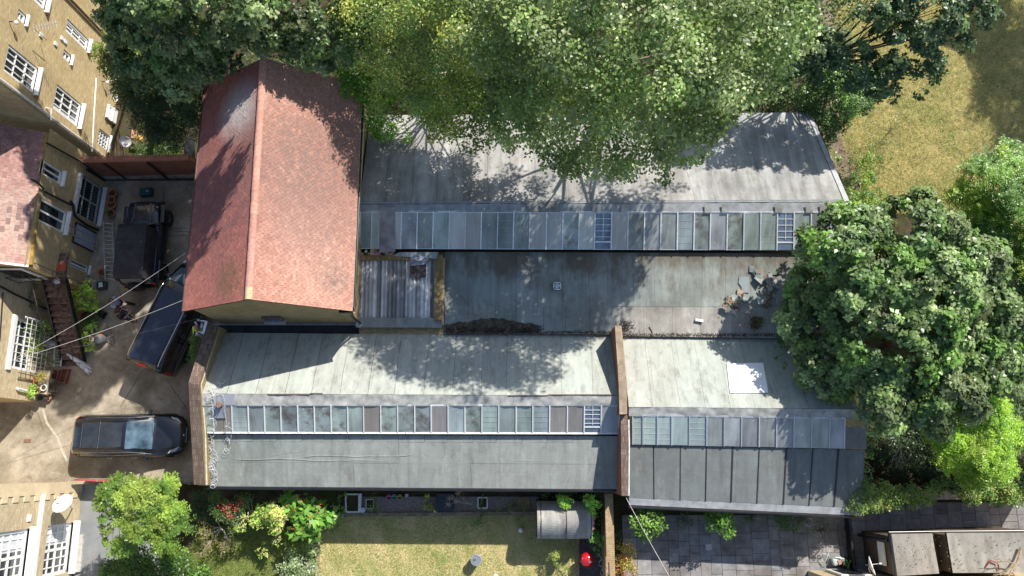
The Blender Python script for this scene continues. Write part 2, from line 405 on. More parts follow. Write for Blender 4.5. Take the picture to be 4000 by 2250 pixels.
# courtyard joints and markings (thin sheets in the concrete)
def strip(name, pts, w, z, mat, kind='structure'):
    mb = MB(); pp = [P(x, y, z) for x, y in pts]
    for a, b in zip(pp[:-1], pp[1:]):
        d = (b - a).normalized(); s_ = Vector((-d.y, d.x, 0)) * w / 2; mb.face([a - s_, b - s_, b + s_, a + s_])
    return tag(mb.build(name, mat), kind=kind)
m_joint = simple('dark_joint', (.06, .05, .035), .95, .3, 9)
for k, pts in enumerate([[(460, 1120), (482, 1185), (520, 1270), (534, 1310)], [(470, 1590), (560, 1440)], [(650, 1480), (690, 1540), (733, 1600)],
                         [(640, 748), (632, 900), (738, 905)], [(650, 895), (735, 890)], [(650, 922), (735, 920)]]):
    strip('paving_joint', pts, .022, .005, m_joint)
m_patch = simple('pale_concrete_patch', (.47, .42, .34), .9, .25, 8, tinted=False)
for pts in [[(168, 1600), (182, 1650), (225, 1710), (243, 1760)], [(243, 1760), (262, 1800)]]:
    strip('paving_seam', pts, .10, .005, m_patch)
drain = thing('drain_cover', 'small rectangular drain grate set in the sunny concrete', 'drain', P(107, 1722))
mb = MB(); c0 = P(107, 1722, .012); mb.box(c0, (.30, .15, .02)); mb.build('frame', simple('rusty_iron', (.25, .12, .07), .8), drain)
mb = MB(); [mb.box(c0 + Vector((k * .045 - .11, 0, .012)), (.022, .11, .012)) for k in range(6)]; mb.build('grate', m_path_e, drain)
# kerb of the flower bed and lawn edging
kerb = MB(); kerb.slab([P(1290, 2005, .14), P(2100, 1998, .14), P(2100, 2012, .14), P(1290, 2018, .14)], .14)
tag(kerb.build('bed_kerb', simple('mossy_stone_kerb', (.22, .17, .11), .9, .3, 5)), kind='structure')
kerb = MB(); kerb.slab([P(2256, 2100, .10), P(2263, 2100, .10), P(2263, 2500, .10), P(2256, 2500, .10)], .1)
tag(kerb.build('lawn_edging', m_wood), kind='structure')
kerb = MB(); kerb.slab([P(1243, 2060, .2), P(1252, 2060, .2), P(1225, 2500, .2), P(1215, 2500, .2)], .2)
tag(kerb.build('lawn_edge_board', m_wood), kind='structure')

# ------------------------------------------------------------------ grass blades (uncountable)
def blades(name, n, sampler, length, width, cols, mat=None, lie=.5, parent=None):
    p = sampler(n); m = len(p); a = RNG.uniform(0, 2 * np.pi, m); L = length * RNG.uniform(.5, 1.4, m)
    el = np.abs(RNG.normal(lie, .3, m)).clip(.05, 1.4)
    d = np.stack([np.cos(a) * np.cos(el), np.sin(a) * np.cos(el), np.sin(el)], 1) * L[:, None]
    s_ = np.stack([-np.sin(a), np.cos(a), np.zeros(m)], 1) * width
    v = np.empty((m, 3, 3)); v[:, 0] = p - s_; v[:, 1] = p + s_; v[:, 2] = p + d
    cols = np.array(cols); c = cols[RNG.integers(0, len(cols), m)] * RNG.uniform(.65, 1.3, (m, 1))
    return np_mesh(name, v.reshape(-1, 3), np.arange(m * 3).reshape(-1, 3), np.repeat(c, 3, 0), mat or m_grass, parent)
def poly_sampler(pxs, z, clump=0.0):
    pts = np.array([P(x, y, z)[:2] for x, y in pxs])
    def f(n):
        lo, hi = pts.min(0), pts.max(0); out = []
        q = RNG.uniform(lo, hi, (n * 2, 2)); inside = np.zeros(len(q), bool); j = len(pts) - 1
        for i in range(len(pts)):
            xi, yi = pts[i]; xj, yj = pts[j]
            inside ^= ((yi > q[:, 1]) != (yj > q[:, 1])) & (q[:, 0] < (xj - xi) * (q[:, 1] - yi) / (yj - yi + 1e-9) + xi); j = i
        q = q[inside][:n]
        if clump:
            w = np.sin(q[:, 0] * 2.1 + np.sin(q[:, 1] * 1.7) * 2) * np.sin(q[:, 1] * 2.6 + q[:, 0]) + np.sin(q[:, 0] * 7.3 + q[:, 1] * 3) * .4
            q = q[w > RNG.uniform(-1.2, clump, len(q))]
        return np.column_stack([q, np.full(len(q), z)])
    return f
DRY = [(.62, .50, .28), (.52, .44, .20), (.40, .38, .14), (.70, .58, .36)]
tag(blades('meadow_grass', 90000, poly_sampler([(3240, 0), (3290, 560), (3400, 820), (4050, 900), (4300, 700), (4300, -150), (3240, -150)], .01), .34, .006,
    [(.62, .51, .21), (.52, .42, .16), (.40, .37, .11), (.30, .35, .09), (.70, .58, .30), (.34, .25, .12)], lie=.35), kind='stuff')
tag(blades('green_tussocks', 26000, poly_sampler([(3240, 0), (3290, 560), (3400, 820), (4050, 900), (4300, 700), (4300, -150), (3240, -150)], .01, .3), .26, .008, [(.20, .28, .06), (.28, .34, .08), (.14, .20, .05)], lie=.5), kind='stuff')
tag(blades('lawn_grass', 50000, poly_sampler([(1255, 2016), (2254, 2014), (2254, 2290), (1235, 2290)], .012), .07, .006, DRY + [(.26, .32, .09)], lie=.6), kind='stuff')
tag(blades('lawn_clover', 26000, poly_sampler([(1255, 2016), (2254, 2014), (2254, 2290), (1235, 2290)], .012, .6), .08, .008, [(.20, .30, .06), (.28, .36, .09)], lie=.6), kind='stuff')
tag(blades('garden_grass', 34000, poly_sampler([(760, 2060), (1240, 2060), (1230, 2290), (740, 2290)], .012), .2, .007, [(.22, .33, .06), (.33, .38, .1), (.42, .38, .16), (.13, .22, .04)], lie=.6), kind='stuff')

# ------------------------------------------------------------------ roofs
def lerp(a, b, t): return a + (b - a) * t
def felt_roof(name, A, B, C, D, n, mat, parent, seed=1, jit=.012, tv=.10, th=.12, seamgap=.010, under=None):
    """A,B = upper edge left,right ; D,C = lower edge. Sheets run from upper to lower edge."""
    rng = random.Random(seed); mb = MB(); mb.slab([A, B, C, D], th); mb.build(name + '_deck', under or m_bitumen, parent)
    mb = MB(); cuts = [0] + [min(.995, max(.005, (i + rng.uniform(-.08, .08)) / n)) for i in range(1, n)] + [1]
    nrm = (B - A).cross(D - A).normalized(); nrm = -nrm if nrm.z < 0 else nrm; W = (B - A).length; K = 9
    edge = [[(rng.uniform(-jit, jit) if 0 < i < n else 0) / W for _ in range(K + 1)] for i in range(n + 1)]
    for i in range(n):
        t = 1 + rng.uniform(-tv, tv); t = (t * rng.uniform(.98, 1.02), t, t * rng.uniform(.98, 1.02)); g = seamgap / W / 2
        for k in range(K):
            v0, v1 = k / K, (k + 1) / K; q = []
            for (ii, vv, sg, lift) in ((i, v0, 1, .006), (i + 1, v0, -1, .016), (i + 1, v1, -1, .016), (i, v1, 1, .006)):
                kk = k if vv == v0 else k + 1; u = cuts[ii] + edge[ii][kk] + (g * sg if 0 < ii < n else 0)
                q.append(lerp(lerp(A, B, u), lerp(D, C, u), vv) + nrm * lift)
            if (q[1] - q[0]).cross(q[2] - q[1]).dot(nrm) < 0: q = q[::-1]
            mb.face(q, t)
    return mb.build(name, mat, parent)
def patch(mb, pxs, z, lift=.03, tint=1.0):
    pts = [P(x, y, zz) + Vector((0, 0, lift)) for (x, y), zz in zip(pxs, z if isinstance(z, (list, tuple)) else [z] * len(pxs))]
    mb.slab(pts, .02, tint)
def prism(mb, top, zb, drop=.14):
    top = [Vector(p) - Vector((0, 0, drop)) for p in top]
    if (top[1] - top[0]).cross(top[2] - top[1]).z < 0: top = top[::-1]
    bot = [Vector((p.x, p.y, zb)) for p in top]; mb.face(top)
    for i in range(len(top)):
        j = (i + 1) % len(top); mb.face([bot[i], bot[j], top[j], top[i]])
def crumple(mb, a, b, c, d, nu, nv, amp, seed):
    """wrinkled sheet between a,b (upper) and d,c (lower)"""
    rng = random.Random(seed); nrm = (b - a).cross(d - a).normalized(); nrm = -nrm if nrm.z < 0 else nrm
    ph = [rng.uniform(0, 6) for _ in range(6)]
    def h(u, v): return amp * (mnoise.noise((u * nu * .12, v * 2.5, ph[0])) * 1.3 + mnoise.noise((u * nu * .38 + v * 2, v * 3, ph[1])) * .6) + .02
    g = [[lerp(lerp(a, b, i / nu), lerp(d, c, i / nu), j / nv) + nrm * h(i / nu, j / nv) for i in range(nu + 1)] for j in range(nv + 1)]
    for j in range(nv):
        for i in range(nu):
            q = [g[j][i], g[j + 1][i], g[j + 1][i + 1], g[j][i + 1]]
            if (q[1] - q[0]).cross(q[2] - q[1]).dot(nrm) < 0: q = q[::-1]
            mb.face(q, 1 + rng.uniform(-.04, .04))
PANE = {'g': m_green_glass, 'k': m_dk_glass, 'm': m_moss_glass, 'p': m_grey_pane, 'n': m_brown_pane, 'b': m_blue_pane, 'h': m_pale_glass, 'c': glass_mat('blue_sky_glass', (.16, .22, .30), .1, .5, spec=.7)}
def skylight(parent, A, B, C, D, xs, types, barmat=simple('flaky_white_bar', (.74, .74, .75), .5, .1, 9, patch=((.10, .08, .07), 16, .64)), lipmat=m_bitumen, seed=1):
    rng = random.Random(seed); x0, x1 = xs[0], xs[-1]; nrm = (B - A).cross(D - A).normalized(); nrm = -nrm if nrm.z < 0 else nrm
    sk = MB(); dn = Vector((0, 0, 1))
    pt = lambda u, v, l=0: lerp(lerp(A, B, u), lerp(D, C, u), v) + nrm * l
    # frame: head, foot and side timbers standing clear of the panes
    sk.bar(pt(0, -.01, -.03), pt(1, -.01, -.03), .08, .08, nrm); sk.bar(pt(0, 1.0, -.05), pt(1, 1.0, -.05), .06, .09, nrm)
    fr = sk.build('skylight', barmat, parent); U = [(x - x0) / (x1 - x0) for x in xs]
    for i, ty in enumerate(types):
        u0, u1 = U[i], U[i + 1]
        if ty == '-': continue
        mb = MB(); w = .012 / (B - A).length; t = rng.uniform(.82, 1.15); dz = rng.uniform(-.004, .004); ov = rng.uniform(.0, .012)
        q = [pt(u0 + w, .0, dz), pt(u0 + w, 1 + ov, dz), pt(u1 - w, 1 + ov, dz), pt(u1 - w, 0, dz)]
        mb.slab(q, .008, (t, t * rng.uniform(.97, 1.03), t * rng.uniform(.95, 1.06)))
        mb.build('glass_pane', PANE.get(ty, m_clear), fr)
        if ty in 'cw':
            mb = MB(); dd = .012
            for k in (1,): mb.bar(pt(lerp(u0, u1, k / 2), .02, dd), pt(lerp(u0, u1, k / 2), .72, dd), .022, .012, nrm)
            for k in range(1, 5): mb.bar(pt(u0 + w, k * .165, dd), pt(u1 - w, k * .165, dd), .02, .012, nrm)
            mb.bar(pt(u0 + w, .80, dd), pt(u1 - w, .80, dd), .05, .02, nrm)
            mb.build('window_grid', m_white, fr)
        elif ty in 'gkh' and rng.random() < .6:      # faint reinforcing wires
            mb = MB()
            for k in range(1, 5): mb.bar(pt(u0 + w, k * .2 + .02, .006), pt(u1 - w, k * .2 + .02, .006), .012, .004, nrm)
            mb.build('wire_grid', PANE['h'] if ty != 'h' else m_white_d, fr)
    for i, u in enumerate(U):
        mb = MB(); mb.bar(pt(u, -.02, .015), pt(u, 1.015, .015), .042, .035, nrm, tint=rng.uniform(.85, 1.15)); mb.build('glazing_bar', barmat, fr)
    return fr
W_ = Vector
# ---- north workshop
nw = thing('north_workshop', 'long low north workshop with a row of rooflights and flat green roof below', 'workshop', (3, 10, 0))
A1, A2, A3, A4 = W_((-6.2, 14.7, 3.7)), P(3160, 440, 3.7), P(3312, 788, 5.0), P(1406, 798, 5.0)
felt_roof('pitched_roof', A1, A2, A3, A4, 19, m_felt_A, nw, 3, jit=.02, tv=.10)
G1, G2, G3, G4 = P(1408, 828, 4.85), P(3312, 832, 4.85), P(3310, 976, 4.0), P(1404, 969, 4.0)
mb = MB(); crumple(mb, A4 + W_((0, .1, 0)), A3 + W_((0, .1, 0)), G2 + W_((0, -.0, .0)), G1 + W_((0, -.0, 0)), 260, 3, .012, 2); mb.build('ridge_flashing', m_lead, nw, smooth=True)
mb = MB(); mb.slab([A3 + W_((.05, 0, .05)), A2 + W_((.05, 0, .05)), A2 + W_((-.13, 0, .05)), A3 + W_((-.16, 0, .05))], .08); mb.build('verge_flashing', m_lead, nw)
xsN = [1408, 1453, 1483, 1545, 1569, 1631, 1693, 1756, 1819, 1881, 1945, 2007, 2070, 2135, 2199, 2262, 2324, 2389, 2453, 2517, 2581, 2646, 2711, 2774, 2840, 2905, 2970, 3035, 3100, 3167, 3232, 3310]
skylight(nw, G1, G2, G3, G4, xsN, 'ggpp' + 'b' + 'kg' + 'pp' + 'kkk' + 'pp' + 'mp' + 'c' + 'p' + 'kbk' + 'gm' + 'b' + 'mgg' + 'c' + 'gk' + 'p', seed=4)
B1, B2, B3, B4 = P(1400, 982, 3.72), P(3300, 990, 3.72), P(3300, 1326, 3.25), P(1400, 1303, 3.25)
bl1, bl4 = P(1738, 984, 3.72), P(1738, 1304, 3.25)
bm1, bm2 = P(1738, 1196, 3.40), P(3300, 1200, 3.40)
felt_roof('flat_roof', bl1, B2, bm2, bm1, 17, m_felt_B, nw, 7, jit=.012, tv=.06)
felt_roof('valley_roof', bm1 + W_((0, 0, .0)), P(2405, 1197, 3.4), P(2405, 1306, 3.25), bl4, 7, m_felt_B, nw, 8, tv=.07)
felt_roof('patched_roof', P(2405, 1199, 3.41), bm2 + W_((0, 0, .01)), B3, P(2405, 1312, 3.25), 8, felt_mat('brown_patched_felt', (.37, .365, .33), streak=.3, stain=.85, dark=(.13, .10, .085)), nw, 9, tv=.2)
mb = MB(); ins = W_((0, 0, 0))
prism(mb, [A1, A2 + W_((-.1, -.1, 0)), A3 + W_((-.1, 0, 0)), A4], 0); prism(mb, [B1, B2 + W_((-.1, 0, 0)), B3 + W_((-.1, 0, 0)), B4], 0)
mb.slab([W_((-6.1, 10.0, 2.9)), W_((13.4, 10.0, 2.9)), W_((13.4, 8.5, 2.9)), W_((-6.1, 8.5, 2.9))], 2.9); mb.build('wall', m_brick_dk, nw)
mb = MB(); mb.bar(G4 + W_((0, .05, -.17)), G3 + W_((0, .05, -.17)), .04, .2); mb.build('skylight_upstand', m_bitumen, nw)
# felt patches over the flashing
for x in (2325, 2440, 2765, 2832, 3040, 3160, 3215): mb = MB(); patch(mb, [(x - 14, 800), (x + 14, 800), (x + 14, 832), (x - 14, 832)], [5.0, 5.0, 4.86, 4.86], .05, RNG.uniform(.7, 1.1)); mb.build('flashing_patch', m_felt_fl, nw)
mb = MB(); patch(mb, [(2056, 792), (2185, 792), (2188, 828), (2058, 828)], [5.0, 5, 4.87, 4.87], .045, .6); mb.build('flashing_patch', m_felt_fl, nw)
board = MB(); patch(board, [(1484, 812), (1545, 812), (1545, 985), (1484, 987)], [4.97, 4.97, 3.98, 3.98], .07, 1.0)
tag(board.build('roof_board', simple('stained_grey_board', (.25, .235, .25), .7, .35, 2.2)), 'stained grey board laid over the rooflights beside the red tiled building', 'board')

# ---- south-west workshop
sw = thing('southwest_workshop', 'pale green felt roofed workshop between the courtyard parapet and the party wall', 'workshop', (-4, 2, 0))
C1, C2, C3, C4 = P(850, 1300, 3.1), P(2404, 1314, 3.1), P(2422, 1546, 4.6), P(778, 1538, 4.6)
felt_roof('upper_roof', C1, C2, C3, C4, 15, m_felt_C, sw, 11, tv=.05)
H1, H2, H3, H4 = P(782, 1584, 4.45), P(2420, 1584, 4.45), P(2418, 1689, 3.8), P(786, 1686, 3.8)
mb = MB(); crumple(mb, C4, C3, H2 + W_((0, -.0, .02)), H1 + W_((0, -.0, .02)), 240, 4, .03, 5); mb.build('ridge_flashing', m_felt_fl, sw, smooth=True)
mb = MB()
for (a, b, y) in ((1045, 1210, 1538), (1210, 1260, 1535), (1985, 2140, 1543), (2140, 2400, 1540)): patch(mb, [(a, y), (b, y), (b, y + 4), (a, y + 4)], 4.63, .02, 1)
mb.build('roof_batten', simple('dark_brown_batten', (.12, .09, .08), .7), sw)
xsS = [782, 832, 905, 969, 1032, 1096, 1162, 1227, 1292, 1357, 1419, 1486, 1552, 1619, 1683, 1749, 1815, 1881, 1947, 2015, 2080, 2146, 2215, 2281, 2347, 2418]
skylight(sw, H1, H2, H3, H4, xsS, 'gngkmmmmmgnmmmngmggggnncb', barmat=m_white, seed=6)
D1, D2, D3, D4 = P(790, 1697, 3.55), P(2424, 1703, 3.55), P(2424, 1911, 3.0), P(804, 1899, 3.0)
dm1, dm2 = lerp(D1, D4, .13), lerp(D2, D3, .13); dn1, dn2 = lerp(D1, D4, .53), lerp(D2, D3, .53)
felt_roof('lower_roof_head', D1 + W_((0, 0, .012)), D2 + W_((0, 0, .012)), dm2 + W_((0, 0, .006)), dm1 + W_((0, 0, .006)), 17, m_felt_D, sw, 13, tv=.05)
felt_roof('lower_roof_middle', dm1, dm2, dn2, dn1, 2, m_felt_D, sw, 14, tv=.03); felt_roof('lower_roof_foot', dn1 - W_((0, 0, .008)), dn2 - W_((0, 0, .008)), D3, D4, 3, m_felt_D, sw, 15, tv=.04)
mb = MB()   # long folds in the felt
for (pts, r) in (([(905, 1795), (1000, 1797), (1100, 1792), (1250, 1800), (1400, 1798), (1600, 1803)], .028), ([(1170, 1790), (1240, 1779), (1380, 1783), (1560, 1781), (1640, 1775)], .03),
                 ([(1040, 1786), (1120, 1768), (1260, 1755)], .016), ([(1940, 1804), (2100, 1798), (2180, 1800)], .028), ([(1720, 1770), (1900, 1775), (2060, 1768)], .014), ([(830, 1730), (900, 1724), (980, 1722)], .014)):
    q = []
    for i in range(len(pts) - 1):
        for k in range(6):
            x = pts[i][0] + (pts[i + 1][0] - pts[i][0]) * k / 6; y = pts[i][1] + (pts[i + 1][1] - pts[i][1]) * k / 6 + random.uniform(-1.2, 1.2); q.append(P(x, y, 3.55 - (y - 1700) / 205 * .55 - .0))
    mb.tube(q, [r * min(1, .2 + i / 4, .2 + (len(q) - 1 - i) / 4) for i in range(len(q))], 8)
mb.build('felt_fold', m_felt_D, sw, smooth=True)
mb = MB(); prism(mb, [C1, C2, C3, C4], 0); prism(mb, [D1, D2, D3 + W_((0, .12, 0)), D4 + W_((0, .12, 0))], 0); mb.slab([C4 - W_((0, 0, 2)), C3 - W_((0, 0, 2)), D2 - W_((0, 0, .95)), D1 - W_((0, 0, .95))], 2.4)
mb.build('wall', m_brick_dk, sw)
mb = MB(); mb.bar(H4 + W_((0, .03, -.13)), H3 + W_((0, .03, -.13)), .05, .2); mb.bar(H4 + W_((0, -.04, -.01)), H3 + W_((0, -.04, -.01)), .07, .02); mb.build('skylight_sill', m_white_d, sw)
mb = MB(); mb.tube([D4 + W_((0, -.06, -.03)), D3 + W_((0, -.06, -.03))], .065, 10); mb.bar(D4 + W_((0, -.02, -.1)), D3 + W_((0, -.02, -.1)), .05, .2); mb.build('gutter', m_black, sw)
mb = MB(); patch(mb, [(848, 1540), (918, 1540), (918, 1582), (848, 1584)], [4.6, 4.6, 4.45, 4.45], .06, 1.0); patch(mb, [(838, 1585), (884, 1585), (884, 1634), (838, 1634)], [4.45, 4.45, 4.14, 4.14], .05, 1.05)
mb.build('roof_panel', simple('grey_sheet_panel', (.30, .31, .35), .6, .12, 2), sw)
mb = MB(); c0 = P(858, 1582, 4.55); mb.tube([c0 - W_((0, 0, .2)), c0 + W_((0, 0, .12))], .11, 14); mb.build('vent_stub', simple('rusty_vent', (.22, .14, .10), .9, .4, 12), sw)

# ---- valley gutter between the two ranges
vg = MB(); v1, v2, v3, v4 = P(800, 1262, 2.9), P(1745, 1265, 2.9), P(1745, 1312, 2.9), P(840, 1306, 2.9)
vg.slab([v1, W_((-2.4, 5.5, 2.9)), W_((-2.4, 4.7, 2.9)), W_((-12, 4.7, 2.9))], .1); g_ = vg
g_.box((-7.2, 5.02, 3.0), (9.6, .04, .22)); tag(g_.build('valley_gutter', m_bitumen), 'deep black lined gutter between the red tiled building and the green felt roof', 'gutter')

# ---- south-east workshop
se = thing('southeast_workshop', 'workshop right of the party wall with pale felt roof and dark ribbed lower roof', 'workshop', (9, 1, 0))
E1, E2, E3, E4 = P(2430, 1318, 3.1), P(3262, 1328, 3.1), P(3352, 1598, 4.5), P(2456, 1590, 4.5)
felt_roof('upper_roof', E1, E2, E3, E4, 9, m_felt_C, se, 21, tv=.05)
J1, J2, J3, J4 = P(2471, 1624, 4.35), P(3300, 1634, 4.35), P(3298, 1750, 3.65), P(2471, 1734, 3.65)
mb = MB(); crumple(mb, E4, E3, P(3352, 1634, 4.35), P(2456, 1624, 4.35), 140, 4, .03, 6); mb.build('ridge_flashing', m_felt_fl, se, smooth=True)
xsE = [2471, 2511, 2568, 2624, 2693, 2761, 2829, 2897, 2966, 3034, 3102, 3170, 3241, 3300]
skylight(se, J1, J2, J3, J4, xsE, 'hhhhh' + 'bbbbbbbb', barmat=simple('grey_glazing_bar', (.45, .46, .50), .5, .1, 8), seed=9)
F1, F2, F3, F4 = P(2457, 1738, 3.5), P(3378, 1756, 3.5), P(3366, 1984, 2.9), P(2457, 1944, 2.9)
felt_roof('lower_roof', F1, F2, F3, F4, 9, m_felt_F, se, 23, tv=.06, seamgap=.004)
mb = MB()
for i, x in enumerate((2553, 2658, 2760, 2862, 2966, 3072, 3175, 3275)):
    u = (x - 2457) / (3378 - 2457); a = lerp(F1, F2, u) + W_((0, 0, .02)); b = lerp(F4, F3, u * .985 + .005) + W_((0, 0, .02)); mb.bar(a, b, .03 + .02 * (i > 1) * (i % 2 + .4), .03)
mb.build('roof_rib', m_bitumen, se)
mb = MB(); mb.slab([F4, F3, F3 + W_((0, -.30, -.06)), F4 + W_((0, -.28, -.06))], .06); mb.build('eaves_flashing', m_lead, se)
mb = MB(); mb.tube([F4 + W_((0, -.36, -.12)), F3 + W_((0, -.36, -.12))], .06, 10); mb.bar(F4 + W_((0, -.28, -.2)), F3 + W_((0, -.3, -.2)), .04, .2); mb.build('gutter', m_black, se)
mb = MB(); prism(mb, [E1, E2, E3, E4], 0); prism(mb, [F1, F2, F3, F4], 0); mb.slab([E4 - W_((0, 0, 2)), E3 - W_((0, 0, 2)), F2 - W_((0, 0, .9)), F1 - W_((0, 0, .9))], 2.3)
prism(mb, [P(3302, 1634, 4.35), P(3378, 1634, 4.3), F2 + W_((0, 0, .1)), P(3302, 1752, 3.65)], 0, .02)
prism(mb, [P(2457, 1624, 4.35), P(2470, 1624, 4.35), P(2470, 1736, 3.65), P(2457, 1736, 3.65)], 0, .02); mb.build('wall', m_brick_dk, se)
felt_roof('side_roof', P(3302, 1600, 4.5), P(3390, 1602, 4.4), P(3384, 1752, 3.62), P(3302, 1750, 3.66), 1, m_felt_F, se, 25)

# ---- brick walls: courtyard parapet, party wall
def ribbon_wall(name, label, cat, west, east, zs, mat_top, mat_side, zb=0.0, group=None, steps=None):
    p0, p1 = P(*west[0], zs[0]), P(*east[-1], zs[-1]); t = thing(name, label, cat, ((p0.x + p1.x) / 2, (p0.y + p1.y) / 2, 0), group=group)
    a = [P(x, y, z) for (x, y), z in zip(west, zs)]; b = [P(x, y, z) for (x, y), z in zip(east, zs)]
    cp, bd = MB(), MB()
    for i in range(len(a) - 1):
        cp.slab([a[i], a[i + 1], b[i + 1], b[i]], .10)
        q = [a[i], a[i + 1], b[i + 1], b[i]]; c = sum(q, W_((0, 0, 0))) / 4; q = [c + (p - c) * .97 for p in q]
        q = [W_((c.x + (p.x - c.x) * .94, p.y, p.z)) for p in (a[i], a[i + 1], b[i + 1], b[i])]; prism(bd, q, zb, .10)
    cp.build('coping', mat_top, t); bd.build('wall', mat_side, t); return t
pw = ribbon_wall('parapet_wall', 'brick parapet with brown coping between the courtyard and the felt roofs', 'brick wall',
    [(810, 1264), (736, 1495), (757, 1893)], [(850, 1272), (777, 1502), (797, 1896)], [4.0, 5.0, 3.7], m_brick_cop, m_brick_dk)
mb = MB(); mb.tube([P(852, 1290, 3.75), P(784, 1500, 4.75), P(800, 1690, 4.0), P(806, 1893, 3.45)], .05, 6); mb.build('mortar_fillet', simple('cream_mortar', (.55, .48, .34), .9, .2, 6), pw)
pt = ribbon_wall('party_wall', 'tall narrow brick party wall running across between the two southern workshops', 'brick wall',
    [(2402, 1272), (2417, 1500), (2420, 1618)], [(2428, 1272), (2449, 1500), (2450, 1618)], [4.6, 5.0, 5.0], brick_mat('buff_top_brick', (.32, .24, .16), (.44, .36, .26), (.3, .24, .18), w=.075, h=.225, dirtamt=.3), m_brick_r)
mb = MB(); a = [P(2425, 1622, 4.7), P(2428, 1937, 4.5)]; b = [P(2452, 1622, 4.7), P(2454, 1937, 4.5)]; mb.slab([a[0], a[1], b[1], b[0]], .1)
mb.build('coping', m_brick_cop, pt); mb = MB(); prism(mb, [a[0] + W_((.02, 0, 0)), a[1] + W_((.02, 0, 0)), b[1] - W_((.02, 0, 0)), b[0] - W_((.02, 0, 0))], 0, .1); mb.build('wall', m_brick_r, pt)
mb = MB(); mb.tube([P(2455, 1640, 4.3), P(2457, 1735, 4.1), P(2456, 1935, 3.7)], .035, 6); mb.build('mortar_fillet', m_white_d, pt)
# lawn-side garden wall
gw = thing('garden_wall', 'mottled yellow brick garden wall between the lawn and the paved patio', 'brick wall', (P(2380, 2050).x, P(2380, 2050).y, 0))
mb = MB(); x0, x1 = P(2366, 2060, 1.9).x, P(2398, 2060, 1.9).x; y0 = P(2380, 1928, 1.9).y
mb.slab([(x0, y0, 1.9), (x1, y0, 1.9), (x1, -9, 1.9), (x0, -9, 1.9)], .06); mb.build('coping', m_brick_wall2, gw)
mb = MB(); mb.slab([(x0 + .02, y0, 1.84), (x1 - .02, y0, 1.84), (x1 - .02, -9, 1.84), (x0 + .02, -9, 1.84)], 1.84); mb.build('wall', m_brick_wall2, gw)
# red courtyard wall
rw = thing('red_brick_wall', 'red brick garden wall with pipes closing the top end of the courtyard', 'brick wall', (-17.6, 13.3, 0))
mb = MB(); y1 = 13.2; mb.slab([(-19.6, y1, 2.0), (-14.6, y1 + .12, 2.0), (-14.6, y1 + .36, 2.0), (-19.6, y1 + .24, 2.0)], 2.0); mb.build('wall', m_brick_r, rw)
mb = MB(); mb.slab([(-19.6, y1 - .03, 2.09), (-14.7, y1 + .09, 2.09), (-14.7, y1 + .38, 2.09), (-19.6, y1 + .26, 2.09)], .085); mb.build('coping', brick_mat('red_coping', (.42, .17, .10), (.5, .24, .15), (.2, .12, .1), w=.075, h=.225, dirtamt=.2), rw)
for xx in (-18.6, -16.6): mb = MB(); mb.bar((xx, y1 - .02, 2.0), (xx + .05, y1 - .02, .1), .09, .07, up=(0, 1, 0)); mb.build('buttress', simple('dark_stained_timber', (.07, .04, .03), .8), rw)
mb = MB(); mb.slab([(-19.6, y1 - .02, .35), (-14.6, y1 + .08, .35), (-14.6, y1 + .12, .35), (-19.6, y1 + .0, .35)], .35); mb.build('plinth', simple('grey_render', (.30, .28, .25), .9, .3, 4), rw)
# ------------------------------------------------------------------ tiled roofs
def tile_mat(name, patches=()):
    n = NT(name); co = n.pos(); col = n.tint()
    col = n.mix(n.math('MULTIPLY', n.noise(co, 9, 5), .35), col, (.16, .07, .06))
    def blob(c, r, cc, amt, sc=5, th=.5):
        d = n.n('ShaderNodeVectorMath', operation='DISTANCE'); d.inputs[1].default_value = c; n.l(co, d.inputs[0])
        g = n.n('ShaderNodeMapRange'); g.inputs[1].default_value = r; g.inputs[2].default_value = r * .3; n.l(d.outputs['Value'], g.inputs[0])
        q = n.math('MULTIPLY', n.noise(co, sc, 7, .75, lo=th - .12, hi=th + .12), g.outputs[0]); return n.mix(n.math('MULTIPLY', q, amt), nonlocal_col[0], cc)
    nonlocal_col = [col]
    for pch in patches: nonlocal_col[0] = blob(*pch)
    col = nonlocal_col[0]
    n.bump(n.noise(co, 30, 4, lo=0, hi=1), .4, .01); return n.fin(col, .88, 0, .2)
